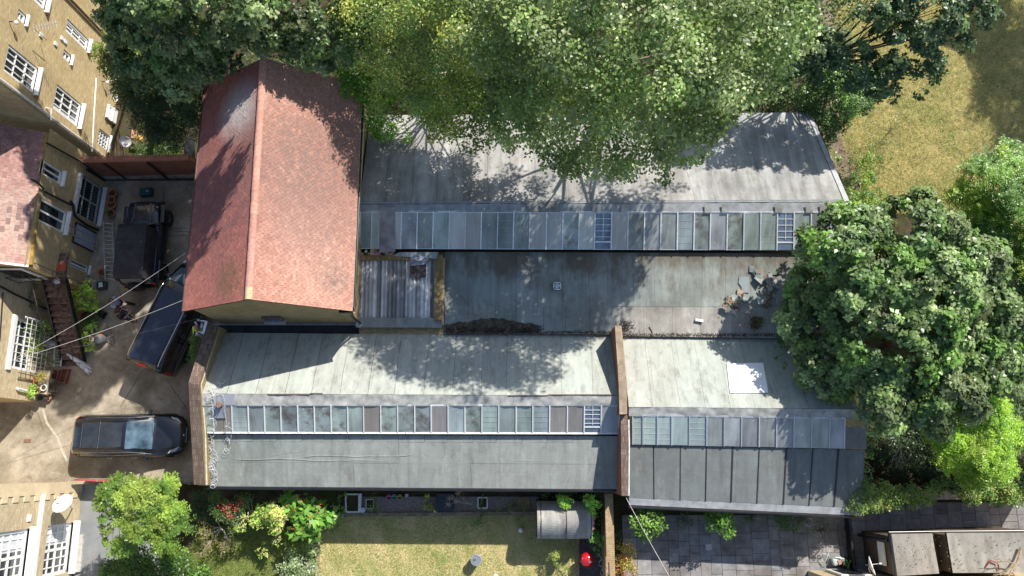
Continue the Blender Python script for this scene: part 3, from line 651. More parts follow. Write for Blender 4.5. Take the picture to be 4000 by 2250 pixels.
def tiles(name, E0, E1, R1, R0, gauge, tw, mat, parent, palette, seed, slip=.03):
    """E0,E1 eaves corners, R0,R1 ridge corners; courses run along the eaves"""
    rng = random.Random(seed); mb = MB(); nrm = (E1 - E0).cross(R0 - E0).normalized(); nrm = -nrm if nrm.z < 0 else nrm
    up = ((R0 - E0) + (R1 - E1)).normalized(); L = ((R0 - E0).length + (R1 - E1).length) / 2; W = (E1 - E0).length; nr = int(L / gauge); nc = int(W / tw)
    ph = [rng.uniform(0, 9) for _ in range(6)]
    for r in range(nr):
        v0, v1 = (r) / nr, min(1, (r + 1.12) / nr); off = .5 * (r % 2)
        for c in range(-1, nc + 1):
            u0, u1 = max(0, (c + off) / nc), min(1, (c + off + 1) / nc)
            if u1 - u0 < .2 / nc: continue
            g = .0022 / W * 1.6; lift = .018 + (rng.uniform(.0, .016) if rng.random() < slip else 0); sk = rng.uniform(-.004, .004)
            a = lerp(lerp(E0, E1, u0 + g), lerp(R0, R1, u0 + g), v0) + nrm * (lift + sk); b = lerp(lerp(E0, E1, u1 - g), lerp(R0, R1, u1 - g), v0) + nrm * (lift - sk)
            d = lerp(lerp(E0, E1, u0 + g), lerp(R0, R1, u0 + g), v1) + nrm * .004; e = lerp(lerp(E0, E1, u1 - g), lerp(R0, R1, u1 - g), v1) + nrm * .004
            k = math.sin(u0 * 7 + ph[0]) + math.sin(v0 * 6 + ph[1] + u0 * 4) * .8 + rng.uniform(-.9, .9)
            pc = palette[min(len(palette) - 1, max(0, int((k + 3) / 6 * len(palette))))]; t = rng.uniform(.86, 1.1); col = tuple(min(1, x * t) for x in pc)
            q = [a, b, e, d]
            if (q[1] - q[0]).cross(q[2] - q[1]).dot(nrm) < 0: q = q[::-1]
            mb.face(q, col); mb.face([a, b, b - nrm * .016, a - nrm * .016], col)
    mb.cur = palette[0]; 
    und = [E0 - nrm * .01, E1 - nrm * .01, R1 - nrm * .01, R0 - nrm * .01]; mb.slab(und, .06, (.05, .025, .02))
    return mb.build(name, mat, parent)
def verge(mb, E, Rg, side, w=.06): mb.bar(E, Rg, w, .05)
# ---- red tiled building
rb = thing('red_tiled_building', 'brick outbuilding with steep red tiled gable roof standing between courtyard and felt roofs', 'building', (-9.25, 10, 0))
ES, EN, RS, RN, FS, FN = P(717, 1216, 6.0), P(803, 330, 6.0), P(966, 1170, 8.0), P(1030, 222, 8.0), P(1376, 1226, 6.0), P(1412, 400, 6.0)
RS = W_(((ES.x + FS.x) / 2 - .04, ES.y + .02, 8.0)); FS.y = ES.y; FN.y = EN.y; RN.y = EN.y
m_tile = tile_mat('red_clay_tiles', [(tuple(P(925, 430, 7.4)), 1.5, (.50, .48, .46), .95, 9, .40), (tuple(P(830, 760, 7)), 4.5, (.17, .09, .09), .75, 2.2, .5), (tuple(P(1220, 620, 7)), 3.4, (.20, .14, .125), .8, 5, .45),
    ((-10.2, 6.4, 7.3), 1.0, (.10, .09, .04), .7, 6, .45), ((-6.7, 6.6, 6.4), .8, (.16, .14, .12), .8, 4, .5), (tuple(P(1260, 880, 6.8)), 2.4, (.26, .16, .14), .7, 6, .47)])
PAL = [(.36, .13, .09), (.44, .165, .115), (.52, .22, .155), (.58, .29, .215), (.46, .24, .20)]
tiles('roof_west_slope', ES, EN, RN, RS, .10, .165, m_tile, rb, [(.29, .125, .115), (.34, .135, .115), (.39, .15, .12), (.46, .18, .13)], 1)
tiles('roof_east_slope', FN, FS, RS, RN, .10, .165, m_tile, rb, [(.46, .225, .165), (.50, .26, .19), (.54, .30, .225), (.58, .345, .265)], 2)  # paler than the west slope: sunshine is mixed into these tile colours
mb = MB(); n_ = 21; rng = random.Random(3)
for i in range(n_):
    a, b = lerp(RS, RN, i / n_), lerp(RS, RN, (i + 1) / n_); t = rng.uniform(.85, 1.1); c = (.62 * t, .32 * t, .25 * t) if i else (.62, .50, .30)
    rr = .135 + .006 * (i % 2); k = 8; ra = []
    for p in (a, b): ra.append([p + W_((math.cos(math.pi * q / k) * rr, 0, math.sin(math.pi * q / k) * rr * .8 - .015)) for q in range(k + 1)])
    for q in range(k): mb.face([ra[0][q], ra[1][q], ra[1][q + 1], ra[0][q + 1]], c)
    mb.face(ra[0], c)
mb.build('ridge_tiles', tile_mat('ridge_clay'), rb)
wx0, wx1, wy0, wy1 = ES.x + .28, FS.x - .25, ES.y + .10, EN.y - .1
mb = MB(); zr = 7.78; zE = 5.98; xm = RS.x
for y, s_ in ((wy0, 1), (wy1, -1)):
    q = [(wx0, y, 0), (wx1, y, 0), (wx1, y, zE), (xm, y, zr), (wx0, y, zE)]; mb.face(q if s_ > 0 else q[::-1])
mb.face([(wx1, wy0, 0), (wx1, wy1, 0), (wx1, wy1, zE), (wx1, wy0, zE)]); mb.face([(wx0, wy1, 0), (wx0, wy0, 0), (wx0, wy0, zE), (wx0, wy1, zE)])
mb.build('wall', m_brick_dk, rb)
mb = MB(); [mb.bar(a + W_((0, .02, -.05)), b + W_((0, .02, -.05)), .03, .07) for a, b in ((ES, RS), (RS, FS))]; mb.build('verge_board', simple('dark_verge', (.10, .05, .04), .8), rb)
mb = MB(); mb.tube([ES + W_((-.05, 0, -.05)), EN + W_((-.05, 0, -.05))], .05, 8); mb.build('gutter', simple('brown_gutter', (.10, .045, .04), .5), rb)
mb = MB(); mb.tube([FS + W_((.05, 0, -.08)), FN + W_((.05, 0, -.08))], .045, 8); mb.build('gutter', m_black, rb)
mb = MB(); mb.tube([FS + W_((-.05, .15, -.1)), FS + W_((-.1, .05, -.35)), FS + W_((-.25, .02, -1.2)), (FS.x - .2, FS.y + .02, 3.1)], .05, 8); mb.box(FS + W_((-.28, .03, -.14)), (.5, .14, .16)); mb.build('downpipe', m_black, rb)
mb = MB(); mb.slab([(wx1 + .01, wy0, 5.9), (wx1 + .16, wy0, 5.2), (wx1 + .16, wy1, 5.2), (wx1 + .01, wy1, 5.9)], .05); mb.build('soffit_render', simple('cream_render', (.62, .50, .33), .9, .15, 3), rb)
wc = P(1072, 1232, 4.2); wc.y = wy0 - .0
win = MB(); win.box((wc.x, wy0 - .05, 4.35), (.75, .16, .55)); w1 = win.build('window', simple('rusty_window_frame', (.13, .09, .08), .8, .4, 9), rb)
mb = MB(); mb.box((wc.x, wy0 - .13, 4.37), (.6, .03, .38)); mb.build('glass', m_winglass, w1); mb = MB(); mb.box((wc.x, wy0 - .14, 4.05), (.85, .22, .06)); mb.build('sill', m_lead, w1)
mb = MB(); mb.slab([(wx0 - .4, wy0 - .01, 2.98), (wx1 + .5, wy0 - .01, 2.98), (wx1 + .5, wy0 - .07, 2.98), (wx0 - .4, wy0 - .07, 2.98)], .5); mb.build('lead_flashing', m_lead, rb)

# ---- corrugated lean-to between red building and flat roof
cl = thing('corrugated_lean_to', 'small lean-to with streaky grey corrugated roof beside the red tiled building', 'lean-to', (-4.2, 6.3, 0))
mb = MB(); xa, xb = P(1396, 1130, 3.6).x, P(1698, 1130, 3.6).x; ya, yb = P(1500, 1018, 3.75).y, P(1500, 1245, 3.5).y; nx = 150; rng = random.Random(5)
def corr(x): q = (x - xa) / .165; return .028 * math.tanh(2.2 * math.sin(2 * math.pi * q))
cols_ = [rng.choice((.5, .7, .95, 1.2, 1.45)) for _ in range(16)]
for i in range(nx):
    x0, x1 = lerp(xa, xb, i / nx), lerp(xa, xb, (i + 1) / nx)
    for j in range(5):
        y0, y1 = lerp(ya, yb, j / 5), lerp(ya, yb, (j + 1) / 5); z0, z1 = lerp(3.75, 3.5, j / 5), lerp(3.75, 3.5, (j + 1) / 5); c = corr((x0 + x1) / 2)
        t = cols_[int((x0 - xa) / (xb - xa) * 15.99)] * (1 + c * 4)
        mb.face([(x0, y1, z1 + corr(x0)), (x1, y1, z1 + corr(x1)), (x1, y0, z0 + corr(x1)), (x0, y0, z0 + corr(x0))], t)
m_corr = felt_mat('streaked_corrugated_sheet', (.50, .51, .51), dark=(.15, .16, .17), streak=.45, stain=.3); mb.build('corrugated_roof', m_corr, cl)
mb = MB(); xw = P(1702, 1130, 3.75).x; mb.slab([(xb, ya + .15, 3.85), (xw + .28, ya + .15, 3.85), (xw + .28, yb - .1, 3.7), (xb, yb - .1, 3.7)], .6); m_mossy = brick_mat('mossy_parapet_brick', (.30, .18, .10), (.42, .30, .18), (.2, .17, .08), w=.075, h=.225, dirt=(.13, .12, .02), dirtamt=.9)
mb.slab([(xa, ya, 3.86), (xw + .28, ya, 3.86), (xw + .28, ya + .2, 3.86), (xa, ya + .2, 3.86)], .6); mb.build('mossy_parapet', m_mossy, cl)
mb = MB(); mb.slab([(xw + .28, ya + .1, 3.84), (xw + .36, ya + .1, 3.84), (xw + .36, yb - .3, 3.7), (xw + .28, yb - .3, 3.7)], .15); mb.build('wooden_batten', m_wood, cl)
mb = MB(); crumple(mb, W_((xa - .05, yb + .06, 3.55)), W_((xw + .3, yb + .02, 3.55)), W_((xw + .25, yb - .35, 3.40)), W_((xa - .02, yb - .34, 3.40)), 60, 4, .02, 8); mb.build('eaves_felt', m_felt_B, cl)
mb = MB(); prism(mb, [(xa, ya, 3.6), (xw + .26, ya, 3.6), (xw + .26, yb - .3, 3.4), (xa, yb - .3, 3.4)], 0, .08); mb.build('wall', m_brick_dk, cl)
mb = MB(); q0 = P(1630, 1060, 3.74); crumple(mb, q0 + W_((-.3, .32, .06)), q0 + W_((.36, .32, .06)), q0 + W_((.38, -.28, .03)), q0 + W_((-.3, -.26, .03)), 10, 8, .02, 9)
tag(mb.build('black_sheet', simple('torn_black_sheet', (.035, .03, .032), .6, .4, 4)), 'torn black sheet lying on the corrugated roof', 'sheet')
tarp = thing('torn_tarpaulin', 'torn grey plastic sheet with an oval printed mark hanging over the mossy parapet', 'tarpaulin', P(1635, 1012, 3.9))
mb = MB(); q0 = P(1637, 1014, 3.90); crumple(mb, q0 + W_((-.36, .14, .02)), q0 + W_((.42, .14, .02)), q0 + W_((.34, -.18, -.05)), q0 + W_((-.34, -.26, -.05)), 14, 6, .015, 4); mb.build('sheet', simple('grey_plastic_sheet', (.20, .22, .26), .45, .3, 7), tarp)
mb = MB(); q1 = q0 + W_((.12, .02, .035)); mb.tube([q1 + W_((.25 * math.cos(a), .085 * math.sin(a), 0)) for a in [k * math.pi / 12 for k in range(25)]], .012, 5); mb.build('printed_oval', m_white_d, tarp)

def text_mesh(name, body, size, mat, parent, M, thick=.004):
    cu = bpy.data.curves.new('lettering', 'FONT'); cu.body = body; cu.size = size; cu.extrude = thick; cu.align_x = 'CENTER'; cu.align_y = 'CENTER'
    tmp = bpy.data.objects.new('lettering_source', cu); COL.objects.link(tmp); bpy.context.view_layer.update()
    me = bpy.data.meshes.new_from_object(tmp.evaluated_get(bpy.context.evaluated_depsgraph_get())); bpy.data.objects.remove(tmp); bpy.data.curves.remove(cu)
    me.transform(M); add_tint(me); me.materials.clear(); me.materials.append(mat); me.name = name
    return new_obj(name, me, parent)
off = root_of(tarp).location
text_mesh('printed_word', 'CAPRI', .13, m_white_d, tarp, Matrix.Translation(q1 - off) @ Matrix.Rotation(math.pi, 4, 'Z'))
# broken glass sheet and rubble in the gap above the lean-to
gs = MB(); gs.slab([P(1535, 1000, 3.9), P(1705, 1010, 3.95), P(1712, 985, 4.0), P(1560, 985, 3.98)], .015); tag(gs.build('loose_glass_sheet', m_dk_glass), 'loose greenish glass sheet lying above the corrugated roof', 'glass sheet')
rbk = MB(); rng = random.Random(8)
for k in range(40):
    p = P(rng.uniform(1400, 1535), rng.uniform(974, 1000), 3.82); s_ = rng.uniform(.05, .2); g = rng.uniform(.6, 1.3)
    rbk.box(p, (s_, s_ * .7, .05), rz=rng.uniform(0, 3), rx=rng.uniform(-.3, .3), tint=(g, g * rng.uniform(.7, 1), g * rng.uniform(.6, 1)))
tag(rbk.build('rubble', simple('roof_rubble', (.45, .38, .33), .9, .3, 6)), 'pale rubble and broken mortar in the gap beside the red tiled building', 'rubble', kind='stuff')

# ------------------------------------------------------------------ houses on the left
def wall_cells(mb, p0, sd_, n, S0, S1, Z0, Z1, opens, depth=.14, tint=1.0):
    ss = sorted({S0, S1} | {v for o in opens for v in o[:2]}); zz = sorted({Z0, Z1} | {v for o in opens for v in o[2:4]})
    pt = lambda s, z, d=0: p0 + sd_ * s - n * d + W_((0, 0, z - p0.z))
    def quad(q, nn):
        if (q[1] - q[0]).cross(q[2] - q[1]).dot(nn) < 0: q = q[::-1]
        mb.face(q, tint)
    for i in range(len(ss) - 1):
        for j in range(len(zz) - 1):
            cs, cz = (ss[i] + ss[i + 1]) / 2, (zz[j] + zz[j + 1]) / 2
            if any(o[0] < cs < o[1] and o[2] < cz < o[3] for o in opens): continue
            quad([pt(ss[i], zz[j]), pt(ss[i + 1], zz[j]), pt(ss[i + 1], zz[j + 1]), pt(ss[i], zz[j + 1])], n)
    for (a, b, c, d) in [o[:4] for o in opens]:
        quad([pt(a, c), pt(a, d), pt(a, d, depth), pt(a, c, depth)], sd_); quad([pt(b, c), pt(b, d), pt(b, d, depth), pt(b, c, depth)], -sd_)
        quad([pt(a, d), pt(b, d), pt(b, d, depth), pt(a, d, depth)], W_((0, 0, -1))); quad([pt(a, c), pt(b, c), pt(b, c, depth), pt(a, c, depth)], W_((0, 0, 1)))
def window(parent, p0, sd_, n, o, nx, ny, depth=.12, fw=.07, bw=.03, sill=.16, sillmat=None, name='window', mid=True, fmat=None, curtain=None):
    a, b, c, d = o[:4]; pt = lambda s, z, dd=0: p0 + sd_ * s - n * dd + W_((0, 0, z - p0.z)); fr = MB()
    for (s0, z0, s1, z1) in ((a, c + fw / 2, b, c + fw / 2), (a, d - fw / 2, b, d - fw / 2)): fr.bar(pt(s0, z0, depth - .04), pt(s1, z1, depth - .04), .08, fw, up=(0, 0, 1))
    for s_ in (a + fw / 2, b - fw / 2): fr.bar(pt(s_, c, depth - .04), pt(s_, d, depth - .04), fw, .08, up=n)
    for i in range(1, nx):
        s_ = lerp(a, b, i / nx); w = bw * (2.4 if (mid and nx % 2 == 0 and i == nx // 2) else 1); fr.bar(pt(s_, c, depth - .03), pt(s_, d, depth - .03), w, .05, up=n)
    for i in range(1, ny):
        z_ = lerp(c, d, i / ny); w = bw * (2.0 if (i == ny // 2 and ny > 2) else 1); fr.bar(pt(a, z_, depth - .03), pt(b, z_, depth - .03), .05, w)
    f = fr.build(name, fmat or m_white, parent)
    g = MB(); g.face([pt(a, c, depth - .012), pt(b, c, depth - .012), pt(b, d, depth - .012), pt(a, d, depth - .012)]); g.build('glass', m_winglass, f)
    if curtain:
        g = MB(); g.face([pt(a + .1, c + .1, depth - .018), pt(lerp(a, b, curtain), c + .1, depth - .018), pt(lerp(a, b, curtain), d - .1, depth - .018), pt(a + .1, d - .1, depth - .018)]); g.build('curtain', m_white_d, f)
    if sill:
        g = MB(); p = pt((a + b) / 2, c, 0) + n * (sill / 2 - .06) - W_((0, 0, .04)); g.bar(pt(a - .06, c - .035, -sill / 2 + .06), pt(b + .06, c - .035, -sill / 2 + .06), sill + .06, .07); g.build('sill', sillmat or m_white, f)
    return f
def facade(name, pA, pB):
    """plane through ground points pA (near end) and pB; returns p0, unit along, outward normal toward +x"""
    sd_ = (pB - pA).normalized(); n = W_((sd_.y, -sd_.x, 0));
    if n.x < 0: n = -n
    return pA, sd_, n
def opening(p0, sd_, n, q1, q2, grow=0):
    a, b = hit(q1[0], q1[1], p0, n), hit(q2[0], q2[1], p0, n); s = sorted(((a - p0).dot(sd_), (b - p0).dot(sd_))); z = sorted((a.z, b.z))
    return (s[0] - grow, s[1] + grow, max(.03, z[0]) - grow * 0, z[1])
def roof_flat(mb, pts, z): mb.slab([(p[0], p[1], z) for p in pts], .3)
# house 1: the tall one
p1, s1, n1 = facade('h1', P(414, 631), P(488, 217)); L1 = (P(488, 217) - P(414, 631)).length; west = W_((-n1.x, -n1.y, 0))
h1 = thing('tall_brick_house', 'tall yellow brick house with white sash windows in the top left corner', 'house', p1)
o1 = opening(p1, s1, n1, (34, 171), (130, 367)); o2 = opening(p1, s1, n1, (223, 328), (303, 497)); o3 = opening(p1, s1, n1, (390, 501), (449, 612))
ob2 = opening(p1, s1, n1, (264, 73), (339, 200)); fl = o1[3] - o2[3]; ob1 = (ob2[0], ob2[1], ob2[2] + fl, ob2[3] + fl); ob3 = (ob2[0], ob2[1], max(.4, ob2[2] - fl), ob2[3] - fl)
od = opening(p1, s1, n1, (417, 408), (497, 533)); sA = opening(p1, s1, n1, (73, 34), (96, 96)); sB = opening(p1, s1, n1, (250, 191), (273, 248)); sC = opening(p1, s1, n1, (430, 353), (451, 392))
o1 = (o2[0], o2[1], o1[2], o1[3])
print('H1', L1, o1, o2, o3, ob2, od, sA, sB, sC)
opens = [o1, o2, o3, ob1, ob2, ob3, sA, sB, sC]
TOP1 = 12.0; mb = MB(); wall_cells(mb, p1, s1, n1, 0, L1, 0, TOP1, opens)
pS = lambda s, w, z: p1 + s1 * s + west * w + W_((0, 0, z)); mb.face([pS(0, 8, 0), pS(0, 0, 0), pS(0, 0, TOP1), pS(0, 8, TOP1)]); mb.face([pS(L1, 0, 0), pS(L1, 8, 0), pS(L1, 8, TOP1), pS(L1, 0, TOP1)]); mb.face([pS(L1, 8, 0), pS(0, 8, 0), pS(0, 8, TOP1), pS(L1, 8, TOP1)])
mb.build('wall', m_brick_y, h1); mb = MB(); mb.slab([pS(-.3, -.35, TOP1 + .15), pS(-.3, 8.3, TOP1 + .15), pS(L1 + .3, 8.3, TOP1 + .15), pS(L1 + .3, -.35, TOP1 + .15)], .3); mb.build('roof', m_felt_D, h1)
for o in (o1, o2, ob1, ob2, ob3): window(h1, p1, s1, n1, o, 4, 3, fw=.09, sill=.2, curtain=.3 if o is o2 else None)
window(h1, p1, s1, n1, o3, 4, 4, fw=.06, fmat=m_white_d, sill=.12)
for o in (sA, sB, sC): window(h1, p1, s1, n1, o, 1, 2, fw=.08, sill=.14, mid=False)
m_sillc = simple('pink_tile_sill', (.50, .22, .18), .8, .2, 8)
for o in (o1, o2, ob1, ob2, sC): mb = MB(); mb.bar(p1 + s1 * (o[0] - .1) + W_((0, 0, o[2] - .17)) + n1 * .02, p1 + s1 * (o[1] + .1) + W_((0, 0, o[2] - .17)) + n1 * .02, .06, .16); mb.build('tiled_sill_course', m_sillc, h1)
# french window standing proud: glazed half and boarded half
w = window(h1, p1 + n1 * .16, s1, n1, (od[0], od[1], lerp(od[2], od[3], .52), od[3]), 2, 3, fw=.07, sill=0, name='bay_window', mid=False)
mb = MB(); mb.bar(p1 + s1 * od[0] + W_((0, 0, lerp(od[2], od[3], .26))) + n1 * .11, p1 + s1 * od[1] + W_((0, 0, lerp(od[2], od[3], .26))) + n1 * .11, .14, (od[3] - od[2]) * .5)
mb.bar(p1 + s1 * od[0] + W_((0, 0, od[3] + .02)) + n1 * .12, p1 + s1 * od[1] + W_((0, 0, od[3] + .02)) + n1 * .12, .12, .05); mb.build('panel', m_white, w)
def on1(x, y, d=.06): return hit(x, y, p1 + n1 * d, n1)
mb = MB(); mb.tube([p1 + n1 * .07 + s1 * .12 + W_((0, 0, TOP1)), p1 + n1 * .07 + s1 * .12 + W_((0, 0, .1))], .045, 8); mb.build('downpipe', m_white, h1)
mb = MB(); mb.tube([on1(376, 305, .08), on1(366, 460, .08), on1(360, 592, .08)], .035, 8); mb.build('waste_pipe', m_white, h1)
mb = MB(); mb.tube([on1(180, 421, .02), on1(200, 426, .12), on1(199, 470, .1)], .03, 8); mb.build('overflow_pipe', m_white, h1)
mb = MB(); mb.tube([p1 + n1 * .09 + s1 * (L1 - .12) + W_((0, 0, TOP1)), p1 + n1 * .09 + s1 * (L1 - .12) + W_((0, 0, 1))], .06, 8); mb.build('downpipe', simple('brown_pipe', (.12, .07, .05), .6), h1)
for q in ((243, 150), (256, 163), (218, 171), (161, 137)): mb = MB(); mb.box(on1(*q, .03), (.06, .17, .17)); mb.build('air_vent', m_white_d, h1)
def lamp1(x, y, nm, lab):
    q = on1(x, y, .02); t = thing(nm, lab, 'wall light', q); mb = MB(); mb.tube([q, q + n1 * .12, q + n1 * .2 - W_((0, 0, .06))], .022, 8); mb.build('bracket', m_black, t)
    mb = MB(); mb.lathe(q + n1 * .24 - W_((0, 0, .08)), [(.02, -.1), (.08, -.06), (.09, 0), (.05, .05)], 12, axis=(.6, 0, -.8)); mb.build('lamp_head', m_white, t)
lamp1(36, 84, 'wall_light', 'white security light high on the tall house between the sash and a small window'); lamp1(398, 318, 'wall_light', 'white security light low on the tall house above the sloping waste pipe')
q = on1(160, 165, .05); ae = thing('television_aerial', 'thin television aerial on a bracket against the tall yellow house', 'aerial', q)
mb = MB(); mb.tube([q, q + n1 * .35 + W_((0, 0, .2)), q + n1 * .35 + W_((0, 0, 1.0))], .015, 6); mb.build('mast', m_steel, ae)
mb = MB(); b0 = q + n1 * .35 + W_((0, 0, 1.0)); mb.tube([b0, b0 + W_((.9, .25, 0))], .012, 6)
for k in range(9): c_ = b0 + W_((.9, .25, 0)) * (k / 8.5); mb.tube([c_ + W_((-.06, .16, 0)), c_ - W_((-.06, .16, 0))], .005, 4)
mb.build('elements', m_steel, ae)
# lower neighbour glimpsed beyond the tall house
nb = thing('far_brick_house', 'slice of another yellow brick house beyond the tall one in the top left corner', 'house', pS(L1 + .3, .6, 0))
mb = MB(); q0, q1_ = pS(L1 + .02, .35, 0), pS(L1 + 6, .35, 0); on_ = [(L1 + 1.0, L1 + 2.0, 7.4, 9.0), (L1 + 1.0, L1 + 2.0, 4.2, 5.8)]
wall_cells(mb, p1 + west * .35, s1, n1, L1 + .02, L1 + 6, 0, 10, on_); mb.build('wall', m_brick_y, nb)
for o in on_: window(nb, p1 + west * .35, s1, n1, o, 2, 2, sill=.14)
mb = MB(); mb.slab([pS(L1 + .02, .1, 10.2), pS(L1 + 6, .1, 10.2), pS(L1 + 6, 6, 10.2), pS(L1 + .02, 6, 10.2)], .3); mb.build('roof', m_felt_D, nb)

# house 2: two-storey wing with pink tiled roof
h2 = thing('tiled_brick_house', 'brick house wing with pinkish tiled roof and black drainpipes facing the courtyard', 'house', (-19.8, 10.6, 0))
p2, s2, n2 = facade('h2', P(335, 1130), W_((-19.62, 13.75, 0))); L2 = (W_((-19.62, 13.75, 0)) - p2).length; Z2 = 4.15
f1 = opening(p2, s2, n2, (172, 626), (234, 722)); f2 = opening(p2, s2, n2, (153, 769), (247, 912)); f3 = opening(p2, s2, n2, (317, 680), (380, 880)); f4 = opening(p2, s2, n2, (295, 873), (388, 995)); f5 = opening(p2, s2, n2, (280, 1010), (342, 1068))
print('H2', L2, f1, f2, f3, f4, f5)
mb = MB(); wall_cells(mb, p2, s2, n2, 0, L2, 0, Z2, [f1, f2, f3, f5]); w2 = W_((-n2.x, -n2.y, 0)); q = lambda s, w, z: p2 + s2 * s + w2 * w + W_((0, 0, z))
DZ0, DZ1 = 2.15, 3.95   # door of the landing in the end wall
mb.face([q(0, 7, 0), q(0, 0, 0), q(0, 0, Z2), q(0, 7, Z2 + 4.4)]); mb.build('wall', m_brick_y, h2)
window(h2, p2, s2, n2, f1, 2, 1, fw=.07, sill=.2, depth=.10); window(h2, p2, s2, n2, f2, 2, 1, fw=.08, sill=.22, depth=.10)
wb = window(h2, p2, s2, n2, f3, 2, 3, fw=.06, sill=.25, depth=.14, fmat=m_white_d); window(h2, p2, s2, n2, f5, 2, 1, fw=.05, sill=.14, curtain=.5)
mb = MB()
for k in range(15): s_ = lerp(f3[0] + .05, f3[1] - .05, k / 14); mb.tube([p2 + s2 * s_ + n2 * .06 + W_((0, 0, f3[2] + .05)), p2 + s2 * s_ + n2 * .06 + W_((0, 0, f3[3] - .1))], .009, 6)
for zz in (f3[2] + .15, f3[3] - .2): mb.bar(p2 + s2 * f3[0] + n2 * .06 + W_((0, 0, zz)), p2 + s2 * f3[1] + n2 * .06 + W_((0, 0, zz)), .02, .03)
mb.build('security_bars', m_black, wb)
mb = MB(); mb.bar(p2 + s2 * f3[0] + n2 * .05 + W_((0, 0, f3[3] + .1)), p2 + s2 * f3[1] + n2 * .05 + W_((0, 0, f3[3] + .1)), .12, .18); mb.build('lintel', m_white_d, wb)
mb = MB(); mb.bar(q((f4[0] + f4[1]) / 2 - (f4[1] - f4[0]) / 2, -.03, (f4[2] + f4[3]) / 2), q((f4[0] + f4[1]) / 2 + (f4[1] - f4[0]) / 2, -.03, (f4[2] + f4[3]) / 2), .05, f4[3] - f4[2]); dr = mb.build('door', simple('pale_blue_door', (.42, .48, .58), .5, .1, 3), h2)
mb = MB(); 
for s_ in (f4[0] - .03, f4[1] + .03): mb.bar(q(s_, -.03, f4[2]), q(s_, -.03, f4[3]), .07, .09, up=n2)
mb.bar(q(f4[0] - .06, -.03, f4[3] + .03), q(f4[1] + .06, -.03, f4[3] + .03), .09, .07); mb.build('frame', simple('dark_red_frame', (.09, .04, .04), .6), dr)
def on2(x, y, d=.07): return hit(x, y, p2 + n2 * d, n2)
mb = MB(); mb.tube([on2(141, 711, .25) + W_((0, 0, .3)), on2(150, 716, .12), on2(170, 736), on2(168, 745), on2(276, 800)], .045, 8); mb.tube([on2(276, 787, .12), on2(286, 800, .12), on2(290, 838, .12), on2(300, 850, .12), on2(340, 880, .12), on2(417, 912, .12)], .06, 10); mb.build('soil_pipe', m_bplastic, h2)
mb = MB(); mb.tube([on2(182, 558), on2(330, 640), on2(400, 700)], .04, 8); mb.tube([on2(340, 663), on2(410, 705)], .06, 8); mb.build('downpipe', m_bplastic, h2)
EE0, EE1 = P(112, 1034, 4.2), P(178, 518, 4.2); up2 = W_((-4.2, .0, 2.7)); mt2 = tile_mat('pink_clay_tiles', [((-21, 12.5, 5), 3.5, (.14, .09, .09), .45, 3, .5)])
RR0 = EE0 + up2; RR1 = EE1 + up2; tiles('roof', EE0, EE1, RR1, RR0, .16, .24, mt2, h2, [(.40, .22, .19), (.47, .28, .24), (.52, .33, .28), (.50, .36, .30), (.30, .20, .18)], 5)
mb = MB(); mb.bar(EE0 + W_((.06, 0, -.03)), EE1 + W_((.06, 0, -.03)), .13, .09); mb.build('gutter', simple('mossy_yellow_gutter', (.36, .24, .06), .7, .3, 6), h2)
mb = MB(); mb.bar(EE0 + W_((-.0, -.06, .0)), RR0 + W_((0, -.06, 0)), .09, .08); mb.build('bargeboard', m_white, h2)
# landing door in the end wall of house 2
mb = MB(); yd = p2.y - .06; mb.box((-21.0, yd, 3.0), (1.7, .06, 1.9)); dd = mb.build('landing_door', m_white, h2)
mb = MB(); [mb.box((-21.0 + (k - 2.5) * .25, yd - .05, 3.15), (.03, .02, 1.5)) for k in range(6)]; mb.build('window_bars', m_black, dd); mb = MB(); mb.box((-21.0, yd - .035, 3.15), (1.4, .02, 1.4)); mb.build('glass', m_winglass, dd)

# house 3: left, behind the iron stair
h3 = thing('lattice_window_house', 'sunlit brick house front with white french window and trellis behind the iron stair', 'house', (-21.4, 5, 0))
p3, s3, n3 = facade('h3', P(148, 1570), W_((-21.35, 7.78, 0))); L3 = (W_((-21.35, 7.78, 0)) - p3).length; w3 = W_((-n3.x, -n3.y, 0)); q3 = lambda s, w, z: p3 + s3 * s + w3 * w + W_((0, 0, z))
fw_ = opening(p3, s3, n3, (62, 1240), (112, 1450)); print('H3', L3, fw_)
mb = MB(); wall_cells(mb, p3, s3, n3, 0, L3, 0, 9, [fw_]); mb.face([q3(0, 7, 0), q3(0, 0, 0), q3(0, 0, 9), q3(0, 7, 9)]); mb.build('wall', m_brick_pale, h3)
mb = MB(); mb.slab([q3(-.2, -.2, 9.2), q3(-.2, 7, 9.2), q3(L3, 7, 9.2), q3(L3, -.2, 9.2)], .25); mb.build('roof', m_felt_D, h3)
wf = window(h3, p3, s3, n3, fw_, 6, 3, fw=.10, sill=0, mid=True); mb = MB(); mb.bar(q3(fw_[0] - .1, -.03, fw_[3] + .1), q3(fw_[1] + .1, -.03, fw_[3] + .1), .12, .22); mb.build('lintel', m_white, wf)
tr = thing('white_trellis', 'white square trellis standing in front of the french window', 'trellis', q3((fw_[0] + fw_[1]) / 2, -.3, 0)); mb = MB(); ns, nz = 11, 5
for k in range(ns + 1): s_ = lerp(fw_[0], fw_[1], k / ns); mb.bar(q3(s_, -.32, .3), q3(s_, -.26, fw_[3] * .9), .022, .014, up=n3)
for k in range(nz + 1): z_ = lerp(.35, fw_[3] * .88, k / nz); mb.bar(q3(fw_[0] - .05, -.34, z_), q3(fw_[1] + .05, -.34, z_), .014, .03)
